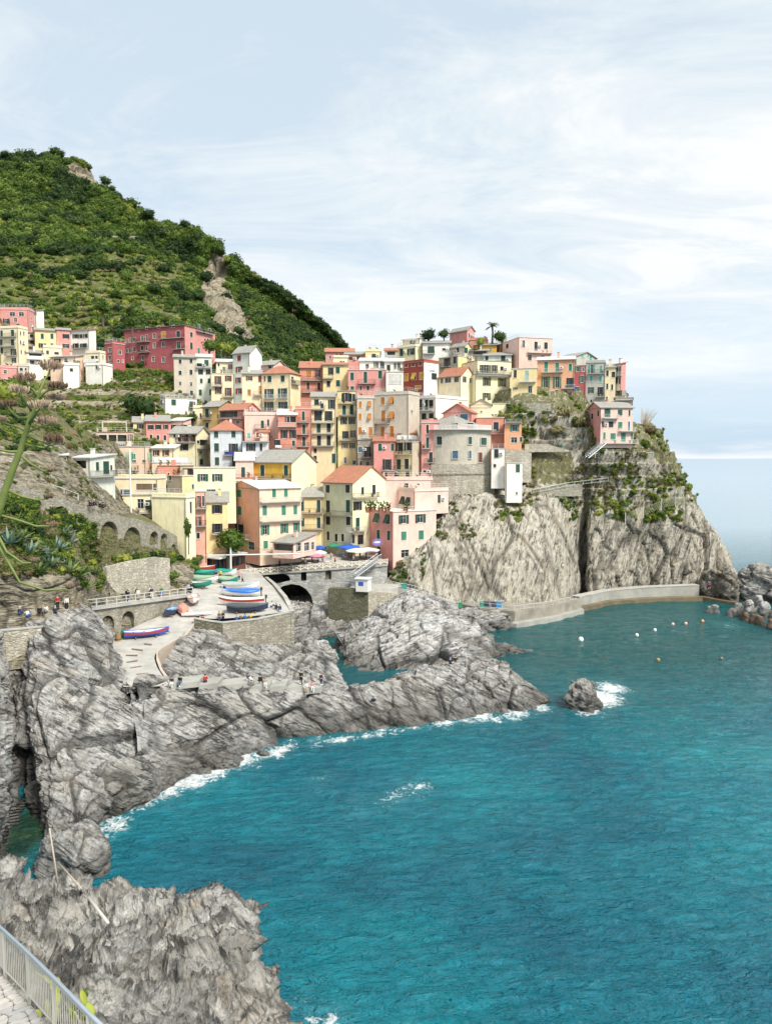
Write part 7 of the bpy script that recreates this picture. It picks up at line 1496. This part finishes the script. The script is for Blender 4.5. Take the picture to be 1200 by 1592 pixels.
for i, (x, k, t, b_, f, l) in enumerate([(150,'stand','brown','black',0,'person in brown at the left end of the walkway'),(160,'walk','brown','grey',-60,'person in brown walking beside the walkway end'),(187,'stand','black','black',170,'person in black alone on the walkway facing the wall'),(204,'stand','black','jeans',0,'person in a black coat and jeans on the walkway'),(209,'stand','black','black',90,'person in black inside the walkway group'),(214,'walk','teal','white',-90,'person in a teal top walking on the walkway'),(219,'stand','white','beige',30,'person in white and beige on the walkway'),(225,'stand','brown','black',180,'person in a brown coat leaning at the walkway wall'),(230,'walk','pink','grey',90,'person in pink walking on the walkway'),(240,'stand','navy','white',0,'person in a navy top and white trousers on the walkway'),(246,'stand','orange','jeans',-20,'person in orange and jeans on the walkway'),(250,'walk','white','navy',80,'person in a white top walking right on the walkway'),(256,'stand','green','blue',10,'person in green at the right of the walkway group')]):
    t_ = (x - 137) / (300 - 137); q = pa_.lerp(pb_2, t_) + nn_ * (1.0 + 1.2 * (i % 3) * .6) + Vector((0, 0, .2)); person(q, k, t, b_, f, l, 'people on the railed walkway', pack=(i % 4 == 0))
for x, y, k, t, b_, f, l in [(293,923,'stand','light','navy',0,'person in a light blue top standing by the dark green boat'),(298,921,'stand','black','black',30,'person in black standing beside the dark green boat'),(336,902,'stand','navy','red',10,'person in navy with red trousers near the pavilion'),(343,901,'stand','yellow','black',-10,'person in a yellow jacket near the pavilion'),(349,925,'walk','navy','black',160,'person in navy walking between the boat columns'),(347,967,'stand','black','black',20,'person in black with a pack at the corner of the terrace wall'),(341,968,'stand','brown','jeans',10,'shorter person in brown at the corner of the terrace wall'),(377,908,'walk','grey','black',100,'person in grey by the fence at the ramp head'),(372,903,'stand','pink','navy',10,'person in pink by the fence at the ramp head'),(386,886,'stand','black','grey',0,'person in a black coat where piazza and ramp meet')]:
    pass
    person(gnd(x, y, 'boat_yard_terrace', 'piazza') + Vector((0, 0, .02)), k, t, b_, f, l, 'people in the boat yard', pack=(x in (347,)))
for x, y, t, b_, f, l in [(307,966,'black','red',200,'person in black sitting at the left end of the terrace wall'),(315,967,'red','black',190,'person in a red top sitting on the terrace wall'),(368,967,'blue','jeans',180,'person in a blue top sitting on the front terrace wall'),(374,966,'brown','black',175,'person in brown between two in blue on the terrace wall'),(381,965,'blue','navy',185,'person in a bright blue jacket on the front terrace wall'),(390,963,'yellow','jeans',190,'person in a yellow top on the front terrace wall'),(422,945,'white','navy',60,'person in a white top sitting on the harbour side of the wall'),(429,948,'navy','black',40,'person in navy sitting on the harbour side of the wall'),(435,950,'navy','jeans',20,'person in navy and jeans nearest the wall tip')]:
    person(gnd(x, y) + Vector((0, 0, .15)), 'sitdown', t, b_, f, l, 'people sitting on the terrace wall')
def led(x):
    for i in range(len(lp) - 1):
        if lp[i][0] <= x <= lp[i + 1][0]: u_ = (x - lp[i][0]) / (lp[i + 1][0] - lp[i][0]); a, c = P(*lp[i]), P(*lp[i + 1]); z = (None, 7.85, 7.35, 6.95, 6.45, 6.05, 5.65, 5.15, 4.95)[max(1, i)]; v = a.lerp(c, u_); return Vector((v.x, v.y, z))
    v = P(502, 1088, 99); return v
for x, k, t, b_, f, l, dy in [(268,'sit','navy','white',5,'person in navy and white trousers sitting on the ledge edge',-.25),(281,'sit','black','jeans',-5,'person in black and jeans sitting on the ledge edge',-.25),(318,'sitdown','red','navy',200,'person in dark red sitting with a back to the sea on the ledge',.5),(384,'sitdown','navy','white',70,'person in navy reclining near the middle of the ledge',.6),(402,'sitdown','black','black',30,'person in black sitting in the middle of the ledge',1.2),(413,'sit','beige','white',10,'person in beige and white sitting on the ledge edge',-.25),(468,'stand','black','black',-10,'person in black standing by the end of the ledge',.3),(476,'sit','white','beige',0,'person in white sitting at the end of the ledge',-.25),(486,'sit','pink','white',10,'person in pink sitting at the end of the ledge',-.25),(499,'stand','navy','navy',40,'person all in navy standing beyond the ledge end',.4)]:
    person(led(x) + Vector((0, dy, 0)), k, t, b_, f, l, 'people on the bathing ledge')
cs = lambda x, y: gnd(x, y, 'coast_rock_shelf')
for x, y, t, b_, f, l in [(553,1090,'red','black',-30,'person in a bright red jacket sitting on the rocks'),(562,1087,'brown','black',20,'person in dark brown sitting beside the red jacket on the rocks'),(700,1036,'navy','black',180,'person in navy sitting on the far rock ridge'),(708,1033,'black','brown',190,'person in black sitting on the far rock ridge')]:
    person(cs(x, y) + Vector((0, 0, .3)), 'sitdown', t, b_, f, l, 'people on the outer rocks')
o = leaf_ball(random.Random(9), 14, .18, True, .6).build('bag', clo('navy')); o.location = cs(581, 1092) + Vector((0, 0, .35)); o.scale = (.7, .5, .6); tag(o, 'navy bag lying on the rocks right of the red jacket', 'bag')
for x, y, t, l in [(140,788,'black','person in black sitting on the path wall, leftmost of four'),(146,787,'navy','person in navy sitting on the path wall beside the first'),(155,790,'black','person in black, third on the path wall'),(160,791,'navy','person in navy, last of four on the path wall')]:
    d_ = P(x, y, 116.4 + (x - 140) * .16); person(d_ + Vector((0, 0, .1)), 'sitdown', t, 'black', 160, l, 'people on the path wall')
person(P(1103, 916, 187.5) + Vector((0, 0, .3)), 'stand', 'blue', 'red', 0, 'person in blue and red at the far end of the breakwater')
person(P(1101, 917, 187) + Vector((0, 0, .3)), 'stand', 'navy', 'black', 60, 'person in dark clothes at the far end of the breakwater')
pz = lambda x, y: gnd(x, y, 'piazza')
cols_ = ['navy', 'red', 'white', 'black', 'pink', 'light', 'grey', 'orange', 'beige', 'green']
for i in range(16):
    x = 436 + 9.6 * i + pr.uniform(-2, 2); y = 880 - (x - 436) * .045 + pr.uniform(-8, 4); t = cols_[(i * 3) % 10]; b_ = ('black', 'jeans', 'grey')[i % 3]
    person(pz(x, y), ('stand', 'walk', 'stand')[i % 3], t, b_, pr.uniform(0, 360), f'person in {t if t != "light" else "light blue"} and {b_} among the tables on the piazza' if i < 10 else f'person in {t if t != "light" else "light blue"} and {b_} under the big parasols by the stairs', 'people on the piazza')

# ------------------------------------------------------------------ parasols, tables, pavilion, crane
def parasol(loc, r_, h, c, label, closed=False):
    o = empty('parasol', loc, pr.uniform(0, 1), label, 'parasol'); MB().tube([(0, 0, 0), (0, 0, h)], .035, 6).build('pole', WHITE, o); MB().tube([(0, 0, 0), (0, 0, .08)], .3, 10).build('base', CONC2, o); b = MB()
    if closed: b.tube([(0, 0, h * .35), (0, 0, h * .6), (0, 0, h + .05)], [.22, .16, .03], 8)
    else:
        rings = [(0, h + .05), (.5, h - .14), (1.0, h - .48), (1.0, h - .68)]
        for k in range(8):
            a0, a1 = k * math.pi / 4, (k + 1) * math.pi / 4
            for (q0, z0), (q1, z1) in zip(rings, rings[1:]):
                f = lambda q, a: (r_ * q * math.cos(a), r_ * q * math.sin(a)); b.quad((*f(q0, a0), z0), (*f(q1, a0), z1), (*f(q1, a1), z1), (*f(q0, a1), z0))
        rb = MB()
        for k in range(8): a = k * math.pi / 4; rb.tube([(0, 0, h - .1), (r_ * .97 * math.cos(a), r_ * .97 * math.sin(a), h - .52)], .02, 3)
        rb.build('ribs', STEEL, o)
    b.build('canopy', plain('canopy_' + str(c), c, .8), o); return o
for x, y, Y, r_, c, l in [(416,883,162,1.3,(.75,.75,.73),'white parasol nearest the salmon house'),(430,880,162,1.4,(.75,.74,.72),'white parasol over the left tables'),(444,880,162,1.2,(.05,.20,.55),'small blue parasol over the left tables'),(460,878,162,1.5,(.03,.18,.60),'bright blue parasol in the tables row'),(474,877,163,1.7,(.03,.03,.035),'black parasol beside the pink one'),(489,876,163,1.8,(.60,.22,.36),'pink parasol in the tables row'),(497,871,167,1.6,(.78,.76,.72),'white parasol behind the pink one'),(497,863,172,1.6,(.02,.10,.50),'dark blue parasol by the restaurant annex'),(519,860,171,1.7,(.04,.25,.14),'green parasol beside a parked boat on the piazza'),(542,862,168,2.6,(.02,.12,.58),'large blue parasol before the green house'),(556,868,165,2.6,(.78,.75,.68),'large cream parasol, left of the two by the stairs'),(572,867,165.5,2.6,(.79,.76,.69),'large cream parasol closest to the pink corner house'),(352,883,155,1.2,(.04,.38,.26),'small bright green parasol at the ramp head')]:
    p = P(x, y, Y); q = gnd(x, y + 3, 'piazza'); q = P(x, y + 3, Y) if abs(q.y - Y) < 9 else p; q.z = float(min(q.z, 14.6)); parasol(q, r_, 2.6, c, l)
tb = MB().tube([(0, 0, .70), (0, 0, .74)], .42, 12).mesh('table_top', WHITE); tl = MB().tube([(0, 0, 0), (0, 0, .70)], .04, 6).box(-.25, .25, -.25, .25, 0, .03).mesh('leg', IRON)
ch = MB().box(-.2, .2, -.2, .2, .42, .46).box(-.2, .2, .17, .21, .46, .9).mesh('seat', plain('bistro_chair', (.16, .06, .05), .6)); cl = MB().box(-.19, -.15, -.19, -.15, 0, .42).box(.15, .19, -.19, -.15, 0, .42).box(-.19, -.15, .15, .19, 0, .42).box(.15, .19, .15, .19, 0, .42).mesh('legs', IRON)
for i in range(12):
    x = 425 + 14 * i; y = 884 - i * .9 + (i % 2) * 2.5 - (6 if i > 7 else 0); q = pz(x, y); o = empty('cafe_table', q, 0, 'small round white cafe table on the piazza behind the balustrade', 'table', 'cafe tables on the piazza'); inst('table_top', tb, o); inst('leg', tl, o)
    for s in (-1, 1): c_ = empty('cafe_chair', q + Vector((s * .6, .1, 0)), s * R(-85), 'dark bistro chair at a white cafe table on the piazza', 'chair', 'cafe chairs on the piazza'); inst('seat', ch, c_); inst('legs', cl, c_)
# pavilion
BRN = plain('brown_timber', (.16, .06, .04), .6); GLZ = glassm()
a, c, d_ = P(296, 888, 150), P(340, 897, 146), P(381, 880, 155); pv = empty('restaurant_pavilion', a, 0, 'brown framed glass restaurant pavilion with a grey roof above the boats', 'pavilion'); u1, u2 = c - a, d_ - c; u1.z = u2.z = 0; H3 = 3.1
for st_, u_, n in ((Vector((0, 0, 0)), u1, 5), (u1, u2, 5)):
    for k in range(n + 1): p = st_ + u_ * (k / n); MB().box(p.x - .09, p.x + .09, p.y - .09, p.y + .09, -1, H3).build('post', BRN, pv)
    t = u_.normalized(); nn = Vector((t.y, -t.x, 0)) * .05
    for z0, z1 in ((-1, .75), (H3 - .35, H3)): b = MB(); q0, q1 = st_ - nn, st_ + u_ - nn; r0, r1 = st_ + nn, st_ + u_ + nn; b.quad((q0.x, q0.y, z0), (q1.x, q1.y, z0), (q1.x, q1.y, z1), (q0.x, q0.y, z1)); b.quad((r0.x, r0.y, z0), (r1.x, r1.y, z0), (r1.x, r1.y, z1), (r0.x, r0.y, z1)); b.build('panel', BRN, pv)
    for k in range(n): q0, q1 = st_ + u_ * ((k + .06) / n), st_ + u_ * ((k + .94) / n); b = MB(); b.quad((q0.x, q0.y, .78), (q1.x, q1.y, .78), (q1.x, q1.y, H3 - .38), (q0.x, q0.y, H3 - .38)); b.build('glass_pane', GLZ, pv)
e_ = -u1; g1 = (u1 + u2) * .5; b = MB(); o1, o2, o3, o4 = Vector((-.5, -.4, H3)), u1 + Vector((.3, -.8, H3)), u1 + u2 + Vector((.6, 0, H3)), u2 + Vector((-.3, .6, H3)); rdg = Vector((0, 0, .9)); ma, mb_ = (o1 + o4) / 2 + rdg, (o2 + o3) / 2 + rdg
b.quad(o1, o2, mb_, ma); b.quad(o4, ma, mb_, o3); b.quad(o2, o3, mb_); b.quad(o4, o1, ma)
for q0, q1 in ((o1, o2), (o2, o3), (o3, o4), (o4, o1)): b.quad(q0 - Vector((0, 0, .18)), q1 - Vector((0, 0, .18)), q1, q0)
b.build('roof', roofm('W'), pv)
H(424,456,491,845,866,152,32,'lp','S','sA','low restaurant annex with brown windows and a green-edged roof against the salmon house','vn 441 851 30 10;on 464 851 8 13;on 477 850 8 13;on 486 849 5 12',rise=1.2,dep=5,ext=.4)
# crane
c = P(359, 890, 146); cr_ = empty('boat_crane', c, 0, 'white boat crane with a long level jib and a grey counterweight', 'crane'); MB().tube([(0, 0, -.5), (0, 0, 6.6)], .18, 8).build('mast', WHITE, cr_)
j0, j1 = P(288, 864, 146) - c, P(466, 861, 146) - c; MB().tube([j0, j1], .13, 6).build('jib', WHITE, cr_); MB().box(j0.x - 1.7, j0.x + 1.5, -.5, .5, j0.z - .75, j0.z + .45).build('counterweight', plain('pale_blue_grey', (.42, .50, .52), .5), cr_); MB().tube([(0, 0, 6.5), (j1 * .8)], .03, 4).tube([(0, 0, 6.5), (j0 * .7)], .03, 4).build('stay', IRON, cr_)
c = P(204, 800, 140); pm = empty('flagpole', c, 0, 'tall white pole rising beside the cream building', 'pole'); MB().tube([(0, 0, -1), (0, 0, 12)], .14, 8).build('mast', WHITE, pm); MB().tube([(-.8, 0, 11.9), (.9, 0, 11.9)], .05, 4).build('cross_arm', WHITE, pm)
# netting on the peach house terrace
nt_ = plain('green_netting', (.10, .48, .36), .8); a = P(194, 716, 169.5); c = P(237, 716, 171.5); o = empty('scaffold_netting', a, 0, 'turquoise green scaffold netting round a roof terrace', 'netting'); v = c - a
b = MB()
for k in range(24): b.tube([v * (k / 23), v * (k / 23) + Vector((0, 0, 1.9))], .03, 3)
for k in range(8): b.tube([Vector((0, 0, .26 * k)), v + Vector((0, 0, .26 * k))], .035, 3)
b.build('mesh_panel', nt_, o)
for k in range(4): p = v * (k / 3); MB().box(p.x - .05, p.x + .05, p.y - .05, p.y + .05, -.2, 2.2).build('post', LTGR, o)
# laundry and house signs
def cloth(px, py, Y, w, h, c, label, cat='laundry'):
    b = MB(); n = 6
    for k in range(n): x0, x1 = w * k / n, w * (k + 1) / n; y0, y1 = .06 * math.sin(k * 2.1), .06 * math.sin((k + 1) * 2.1); b.quad((x0, y0, -h), (x1, y1, -h), (x1, y1, 0), (x0, y0, 0)); b.quad((x0, y0 + .02, -h), (x0, y0 + .02, 0), (x1, y1 + .02, 0), (x1, y1 + .02, -h))
    o = b.build('laundry', plain('cloth_item' + str(c), c, .9)); o.location = P(px, py, Y); tag(o, label, cat); return o
cloth(349, 702, 180.6, 2.6, .9, (.04, .07, .45), 'dark blue towels hanging on the light blue house balcony'); cloth(362, 703, 180.6, .9, .75, (.75, .75, .78), 'white cloth beside the blue towels on the balcony')
cloth(660, 569, 204, 3.2, 1.1, (.80, .80, .80), 'white sheet drying beside the dark red house'); cloth(668, 572, 204.3, 1.4, 1.0, (.78, .80, .82), 'second white sheet by the dark red house')
cloth(428, 692, 186.2, 1.5, .6, (.78, .76, .74), 'white washing on the lowest brick-pink balcony'); cloth(893, 601, 202.6, .6, .7, (.05, .10, .50), 'blue cloth on the orange house balcony')
o = empty('house_sign', P(586, 843, 161.6), R(30), 'purple and white oval sign on the pink corner house', 'sign'); MB().tube([(0, 0, 0), (0, -.08, 0)], 1.0, 20).build('board', plain('sign_purple', (.20, .16, .42), .5), o).scale = (1.2, 1, .75)
MB().tube([(0, -.09, 0), (0, -.11, 0)], .55, 16).build('emblem', WHITE, o).scale = (1.4, 1, .35)
for i, (x, y, Y) in enumerate([(630,797,166),(572,797,163.5),(580,796,163.5),(592,797,163.5),(602,797,163.5)]): q = flower_pot(None, P(x, y, Y)); q.scale = (3.2, 3.2, 3.2); tag(q, ['large potted plant on the right part of the roof garden','potted plant at the left corner of the roof garden','second potted plant of the roof garden from the left','middle potted plant of the roof garden','potted plant of the roof garden near the house edge'][i], 'potted plant')
for i, (x, y, Y, c, l) in enumerate([(192,992,107.4,(.03,.22,.12),'green barrel by the arched boat store'),(184,997,106.6,(.28,.18,.08),'brown tarpaulin bundle by the arched boat store'),(196,990,107.8,(.75,.74,.7),'white tub by the arched boat store')]):
    o = MB().tube([(0, 0, 0), (0, 0, .5), (0, 0, 1.1 if i != 2 else .6)], [.38, .42, .34], 12).build(['barrel', 'tarpaulin_bundle', 'tub'][i], plain('tub_col' + str(i), c, .6)); o.location = gnd(x, y, 'boat_ramp') + Vector((0, 0, 0)); MB().tube([(0, 0, .3), (0, 0, .36)], .44, 12).build('band', IRON, o); tag(o, l, ['barrel', 'bundle', 'tub'][i])

# ------------------------------------------------------------------ foreground path, fence, poles
fb = [(-42,1462,21.0),(8,1517,17.5),(45,1556,16.2),(85,1603,14.6),(140,1668,13.1),(190,1720,12.4)]
fp = [P(*p) for p in fb]
# paved path: irregular stones
inn = []
for i, p in enumerate(fp):
    t = fp[min(i + 1, 5)] - fp[max(i - 1, 0)]; t.z = 0; t.normalize(); inn.append(p - Vector((-t.y, t.x, 0)) * -0.0 + Vector((t.y, -t.x, 0)) * 2.9)
b = MB()
for i in range(5): b.quad(fp[i] - Vector((0, 0, .06)), fp[i + 1] - Vector((0, 0, .06)), inn[i + 1] - Vector((0, 0, .06)), inn[i] - Vector((0, 0, .06))); b.quad(fp[i] - Vector((0, 0, .06)), fp[i] - Vector((0, 0, 3)), fp[i + 1] - Vector((0, 0, 3)), fp[i + 1] - Vector((0, 0, .06)))
path = b.build('footpath', plain('path_mortar', (.36, .33, .28), .95)); tag(path, kind='structure')
STN = [plain('path_stone' + str(i), c, .85, vs=5) for i, c in enumerate([(.46, .44, .41), (.40, .39, .38), (.52, .49, .44)])]
nu_, nv_ = 36, 10; rj = random.Random(8)
def pth(u_, v_): k = min(4, int(u_ * 5)); f = u_ * 5 - k; a = fp[k].lerp(fp[k + 1], f); c = inn[k].lerp(inn[k + 1], f); return a.lerp(c, v_)
gp = [[((i + (.34 * rj.uniform(-1, 1) if 0 < i < nu_ else 0)) / nu_, (j + .5 * (i % 2) * 0 + (.34 * rj.uniform(-1, 1) if 0 < j < nv_ else 0)) / nv_ + (.02 if j == 0 else 0)) for j in range(nv_ + 1)] for i in range(nu_ + 1)]
for i in range(nu_):
    for j in range(nv_):
        if j > 6: continue
        q = [gp[i][j], gp[i + 1][j], gp[i + 1][j + 1], gp[i][j + 1]]; W4 = [pth(*a) for a in q]; c = sum(W4, Vector()) / 4
        cut = []
        for k in range(4): p, n_ = W4[k], W4[(k + 1) % 4]; pr_ = W4[k - 1]; cut += [p.lerp(pr_, .22), p.lerp(n_, .22)]
        top_ = [c + (p - c) * .94 + Vector((0, 0, rj.uniform(0, .012))) for p in cut]; b = MB(); b.v = [tuple(p - c) for p in top_] + [tuple(p - c - Vector((0, 0, .08))) for p in top_]; b.f = [tuple(range(8))] + [(k, k + 8, (k + 1) % 8 + 8, (k + 1) % 8) for k in range(8)]; b.m = [0] * 9
        o = b.build('paving_stone', STN[rj.randrange(3)], path); o.location = c
SLV = plain('fence_paint', (.62, .60, .54), .45, .2, var=.05); RAILM = plain('rail_steel', (.46, .52, .58), .35, .5, var=.05)
fo = empty('railing', fp[0], 0, 'metal railing with slim balusters beside the paved path, nearest of all', 'railing'); o0 = fp[0]; tp = [p - o0 for p in fp]; HR = 1.12
MB().tube([p + Vector((0, 0, HR)) for p in tp], .038, 10).build('handrail', RAILM, fo, True); MB().tube([p + Vector((0, 0, .12)) for p in tp], .018, 6).build('bottom_rail', SLV, fo); MB().tube([p + Vector((0, 0, HR - .09)) for p in tp], .015, 6).build('under_rail', SLV, fo)
pm_ = MB().box(-.028, .028, -.028, .028, -.1, HR - .03).mesh('post', SLV); bm_ = MB().tube([(0, 0, .12), (0, 0, HR - .09)], .011, 5).mesh('baluster', SLV)
for i in range(5):
    d_ = tp[i + 1] - tp[i]; L3 = d_.length; nb = max(5, int(L3 / .13))
    inst('post', pm_, fo, loc=tp[i + 1])
    for k in range(1, nb): inst('baluster', bm_, fo, loc=tp[i] + d_ * (k / nb))
PW = plain('old_pole', (.46, .40, .32), .8)
def stick(name, a, c, r_, label, m_=PW, cat='pole'): o = MB().tube([a - a, c - a], r_, 7).build(name, m_, None, True); o.location = a; tag(o, label, cat); return o
stick('wooden_pole', P(91, 1380, 32), P(77, 1288, 32.6), .035, 'thin upright wooden pole at the back of the near rocks'); stick('wooden_pole', P(90, 1341, 33.2), P(132, 1388, 29.5), .035, 'slanting wooden bar tied to the upright pole'); stick('plank', P(128, 1384, 29.8), P(168, 1436, 26.3), .06, 'weathered grey plank lying down the near rocks', plain('old_plank', (.52, .50, .46), .85), 'plank')
o = stick('handrail', P(160, 1404, 30), P(203, 1379, 30.6), .05, 'rusty metal handrail remnant at the edge of the near rocks', plain('rusty_metal', (.30, .22, .17), .7), 'handrail'); MB().tube([P(203, 1379, 30.6) - P(160, 1404, 30), P(211, 1408, 30) - P(160, 1404, 30)], .06, 6).build('post', plain('rusty_metal', (.30, .22, .17), .7), o)

# prickly pear behind the fence
PAD = leafm('cactus_pad', ((.16, .22, .03), (.28, .32, .05), (.42, .42, .10)), 0); bm = bmesh.new(); bmesh.ops.create_icosphere(bm, subdivisions=2, radius=1); bmesh.ops.scale(bm, vec=(.11, .025, .17), verts=bm.verts)
for v in bm.verts: v.co.z += .15
padm = bpy.data.meshes.new('pad'); bm.to_mesh(padm); bm.free(); padm.materials.append(PAD); padm.polygons.foreach_set('use_smooth', [True] * len(padm.polygons))
for gi, (x, y, Y, n, l) in enumerate([(88,1590,15.9,20,'prickly pear with yellow-green pads just behind the near railing'),(104,1575,16.4,16,'second prickly pear clump nearer the rocks'),(118,1605,15.2,14,'lowest prickly pear clump at the picture bottom')]):
    c = P(x, y, Y) - Vector((0, 0, .35)); cc = empty('prickly_pear', c, 0, l, 'cactus'); rr = random.Random(gi); stack = []
    for k in range(n):
        if stack and rr.random() < .65: b_ = rr.choice(stack); M = b_ @ Matrix.Translation((rr.uniform(-.06, .06), 0, .28)) @ Matrix.Rotation(rr.uniform(-.7, .7), 4, 'Y') @ Matrix.Rotation(rr.uniform(-.8, .8), 4, 'Z')
        else: M = Matrix.Translation((rr.uniform(-.45, .45), rr.uniform(-.3, .3), rr.uniform(-.1, .1))) @ Matrix.Rotation(rr.uniform(-3, 3), 4, 'Z') @ Matrix.Rotation(rr.uniform(-.4, .4), 4, 'X')
        stack.append(M); inst('pad', padm, cc, M=M)
V, px, py = sample('near_rock_spur', 90, lambda V, px, py, Nn: (px > 20) & (px < 150) & (py > 1520) & (V[:, 1] < 20), 8)
scatter('verge_plants', V, RS.choice([2, 4, 9, 8], len(V)), RS.uniform(.08, .22, len(V)))

# flowering agave stalk, close on the left
STK = plain('agave_stalk', (.16, .20, .045), .6, vs=8); UMB = leafm('dry_umbel', ((.11, .065, .04), (.25, .16, .11), (.44, .33, .24)), 0); AY = 9.0
A3 = lambda x, y, dy=0: P(x, y, AY + dy)
base = A3(-12, 830); ag = empty('agave_stalk', base, 0, 'tall green agave flower stalk with dry brown umbels leaning in from the left', 'plant')
st_ = [(-12,830),(0,787),(10,757),(21,727),(32,700),(41,670),(50,640),(60,612),(70,588)]; MB().tube([A3(*p) - base for p in st_], [.052, .046, .042, .039, .035, .031, .026, .019, .011], 10).build('stem', STK, ag, True)
brs = [([(60,612),(62,598),(74,585),(78,574)],.9,.1),([(58,618),(52,606),(44,600),(40,592)],.8,-.1),([(50,640),(62,636),(74,628),(86,622)],.7,.2),([(50,640),(44,630),(34,618),(30,610)],.75,-.2),([(41,670),(30,664),(14,660),(0,655)],.5,.1),([(41,672),(52,668),(62,664),(72,660)],.8,.1),([(44,660),(52,648),(58,640),(62,634)],.8,-.2),([(36,690),(52,694),(70,696),(82,690)],.85,.1),([(32,702),(14,702),(0,699),(-14,692)],.5,-.1),([(30,706),(46,720),(66,732),(82,733)],.35,.1),([(40,676),(60,684),(74,690),(84,686)],.7,-.1),([(12,762),(34,772),(56,777),(76,775)],.3,.1),([(-4,800),(26,808),(56,818),(84,818)],.3,.2),([(-10,820),(10,858),(36,876),(56,874)],.3,0),([(-12,830),(30,905),(70,918),(110,915)],.28,.2),([(54,630),(66,612),(76,606),(90,604)],.65,0),([(48,648),(30,650),(18,640),(12,632)],.6,.15)]
capm = MB().tube([(0, 0, 0), (0, 0, .5), (0, 0, 1)], [.16, .3, .12], 5).mesh('pod', UMB)
rr = random.Random(12)
for pts_, sz, dy in brs:
    MB().tube([A3(x, y, dy * k / 3) - base for k, (x, y) in enumerate(pts_)], [.020, .016, .013, .010], 6).build('branch', STK, ag, True)
    c = A3(*pts_[-1], dy) - base; u_ = MB(); sz *= .85
    for k in range(int(90 * sz) + 8):
        d = Vector((rr.gauss(0, 1), rr.gauss(0, 1), rr.gauss(.15, .55))).normalized() * rr.uniform(.3, 1) ** .5; p = c + Vector((d.x * .17, d.y * .15, d.z * .07 + .03)) * sz; q = Vector((d.x * .5, d.y * .5, 1)).normalized() * .055 * (.6 + sz * .5)
        u_.tube([c + (p - c) * .5, p], .0025, 3, cap=False); u_.tube([p, p + q * .55, p + q], [.006, .011, .005], 4)
    u_.build('umbel', UMB, ag)
# strap leaves at the foot of the stalk, seen along the left edge
